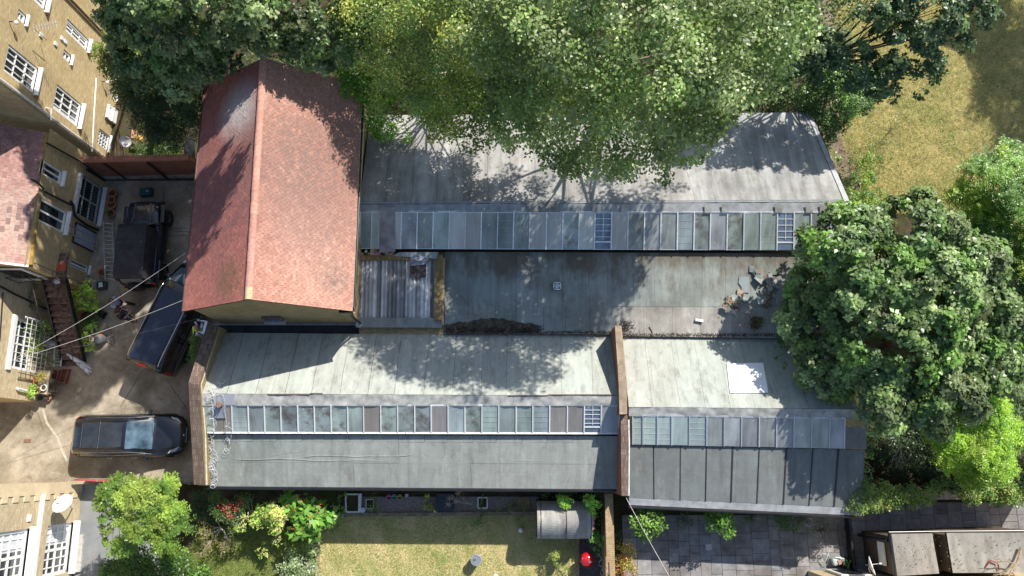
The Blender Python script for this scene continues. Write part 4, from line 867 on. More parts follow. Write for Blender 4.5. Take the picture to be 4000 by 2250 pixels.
mb.build('slats', m_white, tr); mb = MB(); mb.bar(q3(fw_[0] - .06, -.3, 0), q3(fw_[0] - .06, -.3, fw_[3] * .92), .05, .05); mb.bar(q3(fw_[1] + .06, -.3, 0), q3(fw_[1] + .06, -.3, fw_[3] * .92), .05, .05); mb.build('post', m_white, tr)
mb = MB(); on3 = lambda x, y, d=.08: hit(x, y, p3 + n3 * d, n3); mb.tube([on3(0, 1118), on3(60, 1150), on3(190, 1210)], .045, 8); mb.tube([on3(12, 1142), on3(0, 1320)], .03, 6); mb.build('soil_pipe', m_bplastic, h3)
mb = MB(); mb.tube([on3(66, 1517, .05), on3(70, 1518, .12), on3(114, 1529, .12)], .05, 10); mb.build('flue_pipe', m_white, h3)

# house 4: bottom left, sunlit with quoins
h4 = thing('quoined_brick_house', 'sunlit pale brick house with cream toothed quoins and large white windows at bottom left', 'house', (-18.8, -3, 0))
p4, s4, n4 = facade('h4', P(322, 1882), P(286, 2210)); L4 = 9.0; w4 = W_((-n4.x, -n4.y, 0)); q4 = lambda s, w, z: p4 + s4 * s + w4 * w + W_((0, 0, z)); Z4 = 9.0
g1 = opening(p4, s4, n4, (188, 2054), (266, 2235)); g2 = (g1[0], g1[1], g1[3] + 1.15, g1[3] + 1.15 + 1.75); print('H4', g1, g2)
mb = MB(); wall_cells(mb, p4, s4, n4, 0, L4, 0, Z4, [g1, g2], depth=.16); mb.face([q4(0, 0, 0), q4(0, 8, 0), q4(0, 8, Z4), q4(0, 0, Z4)]); mb.build('wall', m_brick_pale, h4)
mb = MB(); mb.slab([q4(-.3, -.3, Z4 + .2), q4(-.3, 8, Z4 + .2), q4(L4, 8, Z4 + .2), q4(L4, -.3, Z4 + .2)], .3); mb.build('roof', m_felt_D, h4)
mb = MB(); zz = 0; k = 0
while zz < Z4: mb.bar(q4(-.03, -.015, zz + .16), q4(.42 + .22 * (k % 2), -.015, zz + .16), .05, .315); zz += .32; k += 1
mb.build('quoins', m_stucco, h4); mb = MB(); mb.bar(q4(0.4, -.03, g1[3] + .62), q4(L4, -.03, g1[3] + .62), .09, .2); mb.build('string_course', m_white, h4)
for g in (g1, g2): window(h4, p4, s4, n4, g, 6, 4, fw=.12, bw=.045, sill=.3, depth=.16, curtain=.4)
mb = MB(); mb.box(hit(114, 2023, p4 + n4 * .03, n4), (.06, .26, .17)); mb.build('air_vent', m_white, h4)
mb = MB(); mb.slab([q4(2.2, 0, .35), q4(2.2, -.35, .12), q4(3.7, -.4, .12), q4(3.7, 0, .35)], .3); mb.build('stone_plinth', simple('rough_whitewash', (.40, .38, .34), .9, .2, 7, bump=.8), h4)
def dish(name, label, pos, aim, r=.36, mount=None):
    t = thing(name, label, 'satellite dish', mount); mb = MB(); aim = Vector(aim).normalized(); k = 10
    mb.lathe(pos, [(.001, 0)] + [(r * i / k, r * .28 * (i / k) ** 2) for i in range(1, k + 1)] + [(r * .99, r * .28 + .012), (r * .5, r * .07 + .012), (.001, .012)], 24, axis=aim); mb.build('reflector', m_white, t, smooth=True)
    f = pos + aim * r * 1.25 + Vector((0, 0, -r * .35)); mb = MB(); mb.tube([pos - Vector((0, 0, r)) * .9, f], .012, 6); mb.tube([f - aim * .02, f + aim * .08], .04, 10); mb.build('receiver', m_white_d, t)
    mb = MB(); mb.tube([mount, (Vector(mount) + pos) / 2 + Vector((0, 0, -.1)), pos - aim * .02], .02, 8); mb.build('arm', m_steel, t); return t
dp = hit(250, 1972, p4 + n4 * .75, n4); dish('satellite_dish', 'white satellite dish on the sunlit quoined house wall', dp, (-.1, .35, .55), .40, tuple(hit(283, 1985, p4, n4)))
dish('satellite_dish', 'pale satellite dish on a pole near the ground-floor window of the tall house', P(490, 552, 1.0), (.3, -.5, .6), .26, tuple(P(480, 562, .1)))

# low buildings bottom right
h5 = thing('flat_roof_outhouse', 'long flat roofed brick outhouse with two grey felt bays in the bottom right corner', 'outhouse', (16, -6, 0))
r1 = [P(3482, 2086, 2.6), P(3640, 2083, 2.6), P(3668, 2240, 2.6), P(3505, 2250, 2.6)]; r2 = [P(3697, 2082, 2.9), P(4060, 2080, 2.9), P(4080, 2236, 2.9), P(3722, 2238, 2.9)]
felt_roof('left_roof', *r1, 2, m_garage, h5, 31); felt_roof('right_roof', *r2, 2, m_garage, h5, 32)
mb = MB(); prism(mb, [r1[0] + W_((.02, -.1, 0)), r1[1] + W_((0, -.1, 0)), r1[2], r1[3]], 0, .1); mb.slab([W_((r1[1].x, r1[1].y - .1, 2.0)), W_((r2[0].x + .1, r1[1].y - .1, 2.0)), W_((r2[3].x + .1, r1[2].y, 2.0)), W_((r1[2].x, r1[2].y, 2.0))], 2.0); prism(mb, [r2[0] + W_((.03, -.1, 0)), r2[1], r2[2], r2[3]], 0, .14); mb.build('wall', brick_mat('dark_grey_brick', (.15, .11, .08), (.22, .17, .13), (.08, .07, .06)), h5)
mb = MB(); mb.tube([r1[0] + W_((-.07, .05, -.02)), r1[3] + W_((-.07, 0, -.02))], .07, 8); mb.tube([r1[0] + W_((-.1, .07, 0)), r1[1] + W_((.3, .07, 0)), r2[1] + W_((0, .07, -.0))], .03, 8); mb.build('gutter', m_black, h5)
mb = MB(); wx = r1[0].x - .06; mb.box((wx, P(3440, 2160, 1.6).y, 1.75), (.06, .9, .5)); mb.build('window', m_white, h5); mb = MB(); mb.tube([(wx - .1, r1[0].y - .25, 2.5), (wx - .15, r1[0].y - .25, .2)], .07, 8); mb.build('downpipe', m_black, h5)
h6 = thing('bottom_brick_house', 'strip of yellow brick house front along the bottom right edge', 'house', (14, -5.6, 0))
mb = MB(); yy = P(3300, 2229, 0).y; yz = P(3500, 2236, 0).y; mb.face([(11.7 + .9, yy, 0), (30, yy, 0), (30, yy, 5), (12.6, yy, 5)][::-1]); mb.face([(12.6, yy, 0), (12.6, yy, 5), (12.6, yy - 6, 5), (12.6, yy - 6, 0)])
mb.face([(12.6, yy, 5), (30, yy, 5), (30, yy - 6, 5), (12.6, yy - 6, 5)]); mb.build('wall', m_brick_pale, h6); mb = MB(); mb.box((13.9, yy + .04, 1.0), (1.3, .12, 1.6)); wf = mb.build('window', m_white, h6)
mb = MB(); mb.box((13.9, yy + .11, 1.1), (1.0, .02, 1.2)); mb.build('glass', m_winglass, wf)
dish('satellite_dish', 'grey satellite dish above the narrow patio passage at the bottom edge', P(3396, 2212, 2.4), (.75, .2, .35), .36, tuple(P(3400, 2236, 2.1)))
# retaining wall under the ivy
rt = thing('ivy_retaining_wall', 'brick boundary wall largely hidden under ivy at the lower right', 'brick wall', (18, -1.3, 0))
mb = MB(); a, b = P(3400, 1940, 1.8), P(4100, 1925, 1.8); mb.slab([a + W_((0, .18, 0)), b + W_((0, .18, 0)), b - W_((0, .18, 0)), a - W_((0, .18, 0))], .1); mb.build('coping', brick_mat('buff_coping', (.40, .30, .20), (.52, .42, .30), (.2, .16, .12), w=.075, h=.4), rt)
mb = MB(); mb.slab([a + W_((0, .14, -.1)), b + W_((0, .14, -.1)), b - W_((0, .14, .1)), a - W_((0, .14, .1))], 1.7); mb.build('wall', m_brick_r, rt)
fb = thing('black_board_fence', 'low black timber fence dividing the two paved areas', 'fence', (13.1, -4, 0))
mb = MB(); a, b = P(3316, 1992, .5), P(3338, 2228, .5); mb.bar(a - W_((0, 0, .25)), b - W_((0, 0, .25)), .05, .45); mb.build('panel', m_black, fb); mb = MB(); mb.bar(a + W_((0, 0, .0)), b, .10, .05)
[mb.box(lerp(a, b, t) - W_((0, 0, .22)), (.12, .12, .6)) for t in (0, .33, .66, 1)]; mb.build('rail', m_black, fb)
# fence between courtyard and front garden
rf = thing('red_rail_fence', 'thin fence with faded red top rail along the bottom of the courtyard', 'fence', (-15, -.9, 0)); mb = MB(); a, b = P(290, 1874, 1.1), P(755, 1890, 1.1); mb.bar(a - W_((0, 0, .55)), b - W_((0, 0, .55)), .03, 1.0); mb.build('boards', simple('grey_fence_boards', (.22, .19, .16), .85, .3, 6), rf)
mb = MB(); mb.bar(a, lerp(a, b, .66), .07, .04); mb.build('rail', simple('faded_red_paint', (.40, .07, .07), .6), rf); mb = MB(); [mb.box(lerp(a, b, t) - W_((0, 0, .5)), (.08, .08, 1.15)) for t in (0, .2, .4, .6, .8, .97)]; mb.build('post', m_wood, rf)
# ------------------------------------------------------------------ trees and plants
def unit(a): return a / (np.linalg.norm(a, axis=-1, keepdims=True) + 1e-9)
def leaves_np(pos, nrm, L, W, col, name, mat, parent, dirs=None, fold=.25):
    m = len(pos); n = unit(nrm)
    if dirs is None: dirs = RNG.normal(size=(m, 3))
    t = unit(dirs - n * np.sum(dirs * n, 1, keepdims=True)); b = np.cross(n, t)
    l = (L * RNG.uniform(.6, 1.3, m))[:, None]; w = l * (W / L) / 2
    v = np.empty((m, 4, 3)); v[:, 0] = pos; v[:, 1] = pos + t * l * .45 + b * w + n * l * fold * .4; v[:, 2] = pos + t * l - n * l * fold * .5; v[:, 3] = pos + t * l * .45 - b * w + n * l * fold * .4
    return np_mesh(name, v.reshape(-1, 3), np.arange(m * 4).reshape(-1, 4), np.repeat(col, 4, 0), mat, parent)
PALM = 1.45
def clumps_of(blobs, rc, dens, low=-.35, hollow=0):
    """clump centres over the outer shells of the blobs"""
    C, Rr, O = [], [], []
    B = [(np.array(P(x, y, z)) if not isinstance(x, str) else None, r) for (x, y, z, r) in blobs]
    for i, (c, r) in enumerate(B):
        k = max(3, int(dens * 4 * (r / rc) ** 2)); d = unit(RNG.normal(size=(k * 2, 3))); d = d[d[:, 2] > low][:k]
        rr = r * RNG.uniform(.62, 1.0, len(d)) ** 1.0; p = c + d * rr[:, None] * np.array([1, 1, .85])
        keep = np.ones(len(p), bool)
        for j, (c2, r2) in enumerate(B):
            if j != i: keep &= (np.linalg.norm(p - c2, axis=1) > r2 * .72)
        p, d = p[keep], d[keep]; C.append(p); O.append(d); Rr.append(rc * RNG.uniform(.6, 1.35, len(p)) * min(1, r / rc * .6))
    return np.concatenate(C), np.concatenate(Rr), np.concatenate(O)
def crown(name, blobs, pal, parent, leaf=.13, width=.08, rc=.55, dens=1.0, per=70, mode='scatter', mat=None, low=-.35, shade=.35, up=1.1, ret=False):
    C, Rc, O = clumps_of(blobs, rc, dens, low); pal = np.array(pal) * PALM; m = len(C)
    base = pal[RNG.integers(0, len(pal), m)] * RNG.uniform(1 - shade, 1 + shade * .6, (m, 1))
    if mode == 'scatter':
        cnt = np.maximum(8, (per * (Rc / rc) ** 2).astype(int)); idx = np.repeat(np.arange(m), cnt); N = len(idx)
        d = unit(RNG.normal(size=(N, 3)) + O[idx] * .35 + [0, 0, .2]); pos = C[idx] + d * (Rc[idx] * RNG.uniform(.45, 1.05, N))[:, None] * [1.1, 1.1, .8]
        nr = unit(d * .5 + RNG.normal(size=(N, 3)) * .5 + [0, 0, up]); col = base[idx] * RNG.uniform(.7, 1.3, (N, 1)) * RNG.uniform(.93, 1.07, (N, 3))
        leaves_np(pos, nr, leaf, width, col, name, mat or m_leaf, parent)
    elif mode == 'rosette':
        cnt = np.maximum(2, (per * (Rc / rc) ** 2).astype(int)); idx = np.repeat(np.arange(m), cnt); N = len(idx)
        d = unit(RNG.normal(size=(N, 3)) * .8 + O[idx] * .8 + [0, 0, .5]); cen = C[idx] + d * (Rc[idx] * RNG.uniform(.5, 1.0, N))[:, None]
        K = 9; ax = unit(d + [0, 0, .6]); ci = np.repeat(np.arange(N), K); M = len(ci); rnd = RNG.normal(size=(M, 3)); a = ax[ci]
        tang = unit(rnd - a * np.sum(rnd * a, 1, keepdims=True)); droop = RNG.uniform(-.25, .6, (M, 1)); dirs = unit(tang + a * droop)
        nr = unit(a * 1.0 - tang * droop + RNG.normal(size=(M, 3)) * .18); pos = cen[ci] + tang * .02 + a * RNG.uniform(-.08, .05, (M, 1))
        cb = base[idx] * RNG.uniform(.8, 1.2, (N, 1)); col = cb[ci] * RNG.uniform(.75, 1.25, (M, 1)) * RNG.uniform(.94, 1.06, (M, 3))
        leaves_np(pos, nr, leaf, width, col, name, mat or m_leaf, parent, dirs=dirs, fold=.3)
    elif mode == 'frond':
        cnt = np.maximum(3, (per * (Rc / rc) ** 2).astype(int)); idx = np.repeat(np.arange(m), cnt); N = len(idx)
        d = unit(RNG.normal(size=(N, 3)) * [1, 1, .35] + O[idx] * .5 + [0, 0, .15]); L = Rc[idx] * RNG.uniform(.9, 1.7, N); K = 9
        s_ = (np.arange(1, K + 1) / K)[None, :, None]; st = C[idx][:, None, :]; pts = st + d[:, None, :] * L[:, None, None] * s_ + np.array([0, 0, -1.0]) * (s_ ** 2) * (L * .28)[:, None, None]
        side = unit(np.cross(d, [0, 0, 1.0])); allp, alld, allc = [], [], []; cb = base[idx] * RNG.uniform(.8, 1.2, (N, 1))
        for sg in (1, -1): allp.append(pts.reshape(-1, 3)); alld.append(np.repeat(unit(side * sg + d * .45), K, 0)); allc.append(np.repeat(cb, K, 0))
        pos = np.concatenate(allp); dirs = np.concatenate(alld); col = np.concatenate(allc) * RNG.uniform(.85, 1.15, (len(pos), 1))
        nr = unit(np.array([0, 0, 1.0]) + RNG.normal(size=pos.shape) * .25); leaves_np(pos, nr, leaf, width, col, name, mat or m_leaf, parent, dirs=dirs, fold=.12)
    return C
def limbs(parent, base, C, r0, n=26, mat=None, name='trunk', fork=.45, seed=1):
    rng = random.Random(seed); mb = MB(); base = Vector(base); cen = Vector(C.mean(0)); top = Vector((cen.x, cen.y, C[:, 2].max() * .8)); fk = lerp(base, Vector((cen.x, cen.y, cen.z)), fork)
    mb.tube([base, lerp(base, fk, .5) + Vector((.1, .06, 0)), fk, lerp(fk, top, .6)], [r0 * 1.2, r0, r0 * .75, r0 * .25], 10)
    for k in rng.sample(range(len(C)), min(n, len(C))):
        e = Vector(C[k]); s0 = lerp(fk, top, rng.uniform(0, .5)) if rng.random() < .7 else lerp(base, fk, .9); mid = lerp(s0, e, .5) + Vector((rng.uniform(-.3, .3), rng.uniform(-.3, .3), rng.uniform(0, .5)))
        mb.tube([s0, mid, e], [r0 * .32, r0 * .16, r0 * .05], 6, cap=False)
        for q in range(2):
            e2 = e + Vector((rng.uniform(-.8, .8), rng.uniform(-.8, .8), rng.uniform(-.3, .3))); mb.tube([mid, lerp(mid, e2, .5), e2], [r0 * .12, r0 * .07, r0 * .02], 5, cap=False)
    return mb.build(name, mat or m_bark, parent, smooth=True)
DENS, PERM = 1.3, 1.5
def tree(name, label, cat, base, blobs, pal, group=None, r0=.22, **k):
    b = P(*base, 0) if len(base) == 2 else Vector(base); t = thing(name, label, cat, b, group=group); nl = k.pop('nlimb', 26); bm = k.pop('barkmat', None); fork = k.pop('fork', .45)
    k["dens"] = k.get("dens", 1) * DENS; k["per"] = int(k.get("per", 70) * PERM); C = crown("crown", blobs, pal, t, **k); limbs(t, b, C, r0, nl, bm, seed=int(abs(b.x * 7)) + 1, fork=fork); return t
def toward_sun(px, py, z, r, z0=0):
    g = P(px, py, z0) + Vector((sdir.x, sdir.y, 0)) * ((z - z0) / sdir.z); return g, r
def Qpx(p):
    c, s = math.cos(TILT), math.sin(TILT); dz = p[2] - CH; yc = p[1] * c + dz * s; zc = p[1] * s - dz * c; return (2000 + CF * p[0] / zc, 1125 - CF * yc / zc)
def casters(targets):
    out = []
    for (x, y, z, r, *z0) in targets:
        g, r = toward_sun(x, y, z, r, z0[0] if z0 else 0); q = Qpx((g.x, g.y, z)); out.append((q[0], q[1], z, r))
    return out
TG = 'large trees behind the workshops'
OAK = [(.10, .155, .05), (.145, .205, .07), (.07, .115, .035), (.20, .25, .11)]
tree('holm_oak', 'dark grey-green evergreen tree behind the tiled building', 'tree', (-10.5, 19, 0),
     [(560, 50, 8.5, 1.45), (660, 70, 9, 1.8), (810, 40, 9, 1.7), (980, 20, 9, 1.6), (1170, 40, 8.8, 1.6), (1330, 60, 8.4, 1.4), (900, -160, 9.5, 1.8), (1120, -160, 9.5, 1.8), (620, 200, 8, 1.5), (730, 220, 7.5, 1.5), (850, 150, 8.0, .95), (1010, 100, 8.4, .95), (1190, 150, 8.2, .95), (1330, 180, 7.6, .9), (1020, 165, 8.3, .45), (900, 205, 8.2, .4), (1120, 195, 8.2, .42), (1250, 225, 7.6, .5)]
     + casters([(330, 1150, 14, 1.7), (420, 1330, 14.5, 1.7), (280, 1330, 14, 1.5), (330, 1480, 13.5, 1.1), (420, 1020, 13, 1.7), (240, 1180, 13.5, 1.3), (800, 740, 13, .95, 6.8), (880, 600, 13, .8, 7.4), (755, 920, 13, .7, 6.3), (500, 1150, 14, 1.1), (840, 660, 13.4, .8, 7.0), (700, 1000, 13, .6, 5), (180, 1000, 12, 1.2), (330, 900, 12, 1.4)]), OAK, TG, r0=.3, leaf=.145, width=.09, rc=.48, dens=1.2, per=13, mode='rosette', shade=.5, nlimb=18)
tree('yew', 'fine-leaved dark green tree between the tall house and the tiled building', 'tree', (590, 470),
     [(590, 340, 5.6, 1.2), (690, 360, 5.6, 1.3), (620, 450, 4.6, 1.0), (700, 470, 4.3, 1.0), (640, 530, 3.4, .7), (750, 430, 5.0, .8), (560, 400, 4.6, .65), (770, 320, 5.8, .7)],
     [(.035, .065, .022), (.05, .085, .03), (.065, .11, .035)], r0=.16, leaf=.11, width=.035, rc=.42, dens=1.1, per=120, mat=m_leaf_matt, shade=.3)
tree('yellow_green_shrub', 'bright yellow-green tall shrub against the corner of the tall brick house', 'shrub', (500, 330),
     [(450, 210, 5.2, .75), (490, 280, 4.6, .7), (470, 160, 6, .5), (520, 350, 3.6, .6)], [(.16, .22, .03), (.12, .19, .03), (.2, .25, .05)], r0=.07, leaf=.10, width=.05, rc=.35, dens=1.1, per=70, nlimb=12)
BIR = [(.22, .295, .08), (.18, .26, .07), (.25, .31, .085), (.14, .21, .055), (.29, .31, .07)]
tree('birch', 'airy yellow-olive birch beside the dark evergreen', 'tree', (-2.2, 18.2, 0),
     [(1470, 60, 9, 1.45), (1640, 60, 8.9, 1.6), (1810, 60, 10.4, 1.9), (1560, 230, 8, 1.4), (1720, 260, 8.5, 1.7), (1530, 370, 7, .9), (1860, 260, 8.5, 1.4), (1640, 390, 6.8, 1.1), (1780, 430, 6.4, 1.05), (1880, 480, 6.2, .8), (1600, 470, 6, .55), (1700, 510, 5.9, .5)]
     + casters([(1370, 600, 12, .55, 6.3), (1390, 720, 12, .4, 6.1), (1360, 520, 12, .6, 6.4), (1900, 1040, 12.5, .9, 3.5)]), BIR, TG, r0=.14, leaf=.105, width=.07, rc=.5, dens=1.05, per=95, barkmat=m_bark_l, shade=.5, nlimb=20)
PAL3 = [(.19, .255, .085), (.235, .30, .11), (.15, .21, .065), (.28, .34, .15), (.12, .175, .055)]
tree('grey_poplar', 'huge pale green tree overhanging the north workshop roof', 'tree', (5.5, 18.5, 0),
     [(2010, 90, 11.5, 2.0), (2240, 60, 13, 2.2), (2490, 70, 13.5, 2.3), (2740, 70, 13, 2.1), (2930, 110, 11.5, 1.5), (2110, 280, 10.5, 1.7), (2340, 270, 12, 2.1), (2580, 280, 12.2, 2.1), (2800, 280, 11.5, 1.6), (2950, 270, 10.5, .95), (2060, 450, 8.2, 1.2), (2230, 470, 9, 1.5), (2450, 490, 9.6, 1.6), (2660, 470, 9.8, 1.3),
      (2170, 570, 7.2, .8), (2370, 610, 7.8, .75), (2560, 590, 8.2, .7), (1950, 340, 8.4, 1.0), (2840, 400, 9, .6), (2620, 630, 7.6, .35), (2480, 660, 7.2, .4), (2730, 590, 8, .35), (2040, 560, 6.6, .6), (2250, 620, 7, .7), (2430, 680, 7.4, .5), (2550, 680, 7.6, .5), (2130, 640, 6.4, .5), (2640, 590, 8.4, .6), (1960, 590, 6.3, .45), (2780, 520, 8.6, .45), (2700, 640, 7.4, .22), (2310, 690, 6.8, .3), (2880, 470, 8.6, .35), (1870, 520, 6.6, .6)]
     + casters([(2050, 1430, 14, 1.3, 4.0), (1850, 1450, 14, 1.1, 4.0), (1650, 1400, 13.6, 1.0, 4.0), (1980, 1180, 13.5, 1.5, 3.5), (1750, 1150, 13, 1.3, 3.5), (2330, 1130, 13.5, 1.3, 3.5), (2050, 1260, 13, 1.0, 3.3), (2220, 1270, 13, .9, 3.3), (2380, 1010, 13, 1.2, 3.6), (2140, 1040, 13, 1.2, 3.6), (1860, 1270, 13, .8, 3.3), (1820, 640, 11.5, .65, 4.4), (1960, 690, 11.5, .7, 4.6), (2120, 740, 11.5, .6, 4.7), (1700, 700, 11.5, .6, 4.6), (2330, 745, 11.8, .6, 4.7), (2540, 760, 12, .6, 4.8), (2660, 740, 12, .45, 4.7), (1580, 640, 11, .6, 4.5), (2430, 800, 12, .5, 4.8), (1620, 1030, 12.5, .8, 3.6), (2600, 900, 12, .4, 4.4)]), PAL3, TG, r0=.26, leaf=.135, width=.095, rc=.6, dens=.8, per=95, shade=.45, nlimb=7, barkmat=simple('poplar_bark', (.30, .25, .18), .9, .35, 6), up=.9)
t = thing('climbing_shrub', 'vivid green climber spilling over the east eaves of the tiled roof', 'shrub', P(1440, 430)); crown('crown', [(1400, 320, 6.3, .75), (1465, 375, 6.1, .7), (1435, 440, 5.6, .62), (1365, 295, 6.5, .42), (1490, 320, 6, .5), (1450, 500, 4.9, .4), (1500, 500, 4.4, .45), (1560, 520, 4.4, .4)], [(.12, .24, .025), (.16, .30, .035), (.09, .19, .02)], t, leaf=.10, width=.06, rc=.32, dens=1.2, per=75)
mb = MB(); mb.tube([P(1450, 470, 0), P(1450, 440, 3), P(1430, 380, 5.8)], [.07, .05, .02], 6); mb.build('stem', m_bark, t)
tree('english_oak', 'dark oak with gaps over the dry meadow edge at top right', 'tree', (12.2, 17.6, 0),
     [(3060, 30, 8.5, 1.2), (3110, 160, 7.6, 1.15), (3000, 230, 7.2, .85), (3190, 230, 7, 1.0), (3480, 50, 8.4, .9), (3620, 60, 8.6, 1.15), (3760, 60, 8.4, .9), (3850, 80, 8.2, .45), (3480, 190, 7.8, 1.0), (3610, 190, 7.8, .85), (3350, 270, 6.8, .95), (3450, 310, 6.6, .8), (3300, 10, 8.4, .35), (3640, 330, 7.0, .35), (3690, 290, 7, .35), (3600, 370, 6.6, .2), (3400, 160, 7.8, .4), (3700, 150, 8, .6)]
     + casters([(3000, 560, 9, .9, 4), (2960, 640, 9, .55, 4.2), (3080, 590, 9, .8, 4), (3130, 520, 8.5, .9, 4), (3060, 640, 9, .5, 4.3), (3160, 600, 8.5, .5, 4)]), [(.05, .09, .035), (.075, .12, .05), (.06, .105, .045), (.13, .19, .08)], TG, r0=.2, leaf=.15, width=.09, rc=.42, dens=.8, per=8, mode='rosette', nlimb=26, shade=.4, barkmat=simple('dark_oak_bark', (.035, .028, .024), .9, .3, 6))
tree('ivy_bush', 'rounded dark green bush at the north-east corner of the felt roof', 'bush', (3300, 480), [(3250, 400, 3.6, 1.15), (3195, 480, 3.2, .85), (3330, 380, 3.2, .9), (3280, 320, 4, .9), (3170, 400, 3.6, .6), (3380, 330, 3, .7), (3220, 540, 2.6, .35)],
     [(.085, .16, .04), (.065, .125, .035), (.12, .21, .055)], r0=.08, leaf=.10, width=.07, rc=.36, dens=1.2, per=80, nlimb=12)
SYC = [(.11, .175, .06), (.155, .225, .075), (.10, .155, .05), (.20, .26, .11), (.14, .24, .055)]
tree('sycamore', 'big round sycamore with star-like leaf tufts at the right of the workshops', 'tree', (3480, 1330),
     [(3500, 1220, 6.0, 2.75), (3210, 1140, 5.0, 1.15), (3480, 1350, 5.6, 2.2), (3340, 1250, 5.2, 1.5), (3290, 960, 6.8, 1.35), (3560, 930, 6.9, 1.45), (3750, 1040, 6.6, 1.35), (3830, 1240, 6.4, 1.2), (3830, 1420, 6, 1.15), (3680, 1540, 5.8, 1.3), (3430, 1530, 5.4, 1.15), (3240, 1430, 4.8, 1.15), (3190, 1290, 4.7, 1.15), (3400, 1060, 6.8, 1.5), (3620, 1150, 7.2, 1.6), (3560, 1600, 5, .55), (3270, 850, 6.2, .5), (3130, 1200, 4.7, .5), (3370, 880, 6.6, .6)]
     , SYC, TG, r0=.25, leaf=.17, width=.11, rc=.5, dens=1.3, per=13, mode='rosette', shade=.55, nlimb=10)
tree('locust', 'feathery bright green tree on the right edge beside the meadow', 'tree', (3900, 860), [(3900, 740, 4.8, 1.35), (3790, 830, 4.0, .95), (3980, 860, 4.6, 1.4), (3960, 650, 4.6, .8), (3710, 850, 3.0, .55), (3870, 930, 3.8, 1.0), (3990, 1000, 4, 1.0)],
     [(.12, .22, .04), (.16, .27, .045), (.09, .17, .035), (.22, .30, .04)], r0=.12, leaf=.095, width=.04, rc=.45, dens=1.0, per=26, mode='frond')
tree('tree_of_heaven', 'lime green feathery young tree above the ivy covered wall', 'tree', (3810, 1800), [(3760, 1700, 4.2, .85), (3860, 1760, 4.0, .8), (3850, 1610, 4.6, .8), (3930, 1700, 3.6, .6), (3710, 1790, 3.2, .5), (3800, 1850, 3, .5), (3890, 1540, 4.4, .45)],
     [(.20, .32, .03), (.26, .38, .04), (.15, .27, .03)], r0=.08, leaf=.11, width=.045, rc=.45, dens=1.1, per=30, mode='frond')
tree('elder', 'dark leafy elder filling the right edge beside the sycamore', 'tree', (3990, 1300), [(3960, 1080, 3.4, 1.1), (4000, 1250, 3.4, 1.3), (3980, 1440, 3.2, 1.0), (3990, 1600, 2.8, .9), (3960, 1850, 2.2, .6), (4060, 1700, 3, 1.0), (3900, 1850, 1.8, .5)],
     [(.045, .09, .03), (.06, .115, .035), (.09, .15, .05)], r0=.1, leaf=.10, width=.07, rc=.4, dens=1.1, per=70, nlimb=14)
tree('meadow_edge_tree', 'tall tree just beyond the right edge shading the meadow', 'tree', (21, 21, 0), casters([(3950, 60, 11, 1.7), (3990, 260, 11, 1.6), (3900, 190, 11, 1.3), (4000, 440, 10.5, 1.3), (3880, 400, 10.5, .9), (3960, 560, 10, .9), (4100, 300, 11, 1.8), (3850, 40, 11, 1.0), (3900, 300, 10.5, .9)]),
     OAK, r0=.3, leaf=.15, width=.1, rc=.6, dens=1.0, per=90, nlimb=20)
tree('ash_sapling', 'lime green ash-like tree over the grey path at bottom left', 'tree', (560, 2040), [(550, 2000, 5.0, .8), (450, 1940, 4.8, .45), (630, 1930, 5, .5), (430, 2040, 4.4, .35), (650, 2050, 4.6, .55), (540, 1900, 4.9, .35), (500, 2110, 4.2, .4), (610, 2120, 4.2, .35), (385, 1930, 4.4, .15), (405, 2120, 3.9, .15), (690, 1900, 4.5, .2), (670, 2140, 3.8, .2), (470, 1870, 4.6, .15)],
     [(.20, .28, .05), (.26, .33, .07), (.14, .22, .04), (.10, .17, .035)], r0=.07, leaf=.12, width=.045, rc=.36, dens=.8, per=20, mode='frond', nlimb=14, shade=.35)
tree('laurel_bush', 'glossy green bush along the bottom edge below the ash', 'bush', (610, 2230), [(520, 2215, 1.9, .6), (620, 2230, 2.0, .75), (710, 2225, 1.8, .6), (450, 2235, 1.6, .45), (780, 2245, 1.2, .4)], [(.08, .16, .03), (.12, .22, .03), (.06, .12, .025)], r0=.05, leaf=.10, width=.06, rc=.3, dens=1.3, per=60, nlimb=10)

def bush(name, label, cat, px, py, r, pal, h=1.0, group=None, **k):
    b = P(px, py); t = thing(name, label, cat, b, group=group); bl = k.pop('blobs', None)
    if bl is None: bl = [(px, py, h * .55, r)] + [(px + math.cos(a) * r * 50, py + math.sin(a) * r * 50, h * .5, r * .62) for a in (0.4, 1.7, 2.9, 4.1, 5.3)]
    kw = dict(leaf=.09, width=.055, rc=.22, dens=1.2, per=40, low=-.1); kw.update(k); C = crown('foliage', bl, pal, t, **kw)
    mb = MB(); rng = random.Random(int(px))
    for q in range(7): e = Vector(C[rng.randrange(len(C))]); mb.tube([b, lerp(b, e, .5) + Vector((0, 0, .1)), e], [.025, .015, .006], 5, cap=False)
    mb.build('stem', m_bark, t); return t
GL = [(.11, .20, .03), (.16, .27, .05), (.08, .15, .025)]
bush('laurel_shrub', 'large glossy rounded shrub beside the top of the garden wall', 'shrub', 2530, 2032, .55, GL, 3.9, leaf=.13, width=.06, per=45)
bush('round_shrub', 'round green shrub in the middle of the patio border', 'shrub', 2812, 2045, .42, [(.10, .20, .03), (.14, .26, .04), (.08, .16, .03)], 1.3, leaf=.10, width=.085, blobs=[(2812, 2030, 2.0, .42), (2790, 2005, 1.9, .35), (2830, 2065, 1.8, .32), (2845, 2010, 1.9, .3)])
bush('golden_shrub', 'golden yellow and rusty leaved shrub against the garden wall', 'shrub', 2440, 2180, .36, [(.33, .27, .06), (.40, .30, .08), (.25, .25, .05), (.35, .18, .06)], 1.1, blobs=[(2440, 2150, .8, .32), (2430, 2200, .8, .34), (2455, 2230, .7, .3)], leaf=.07)
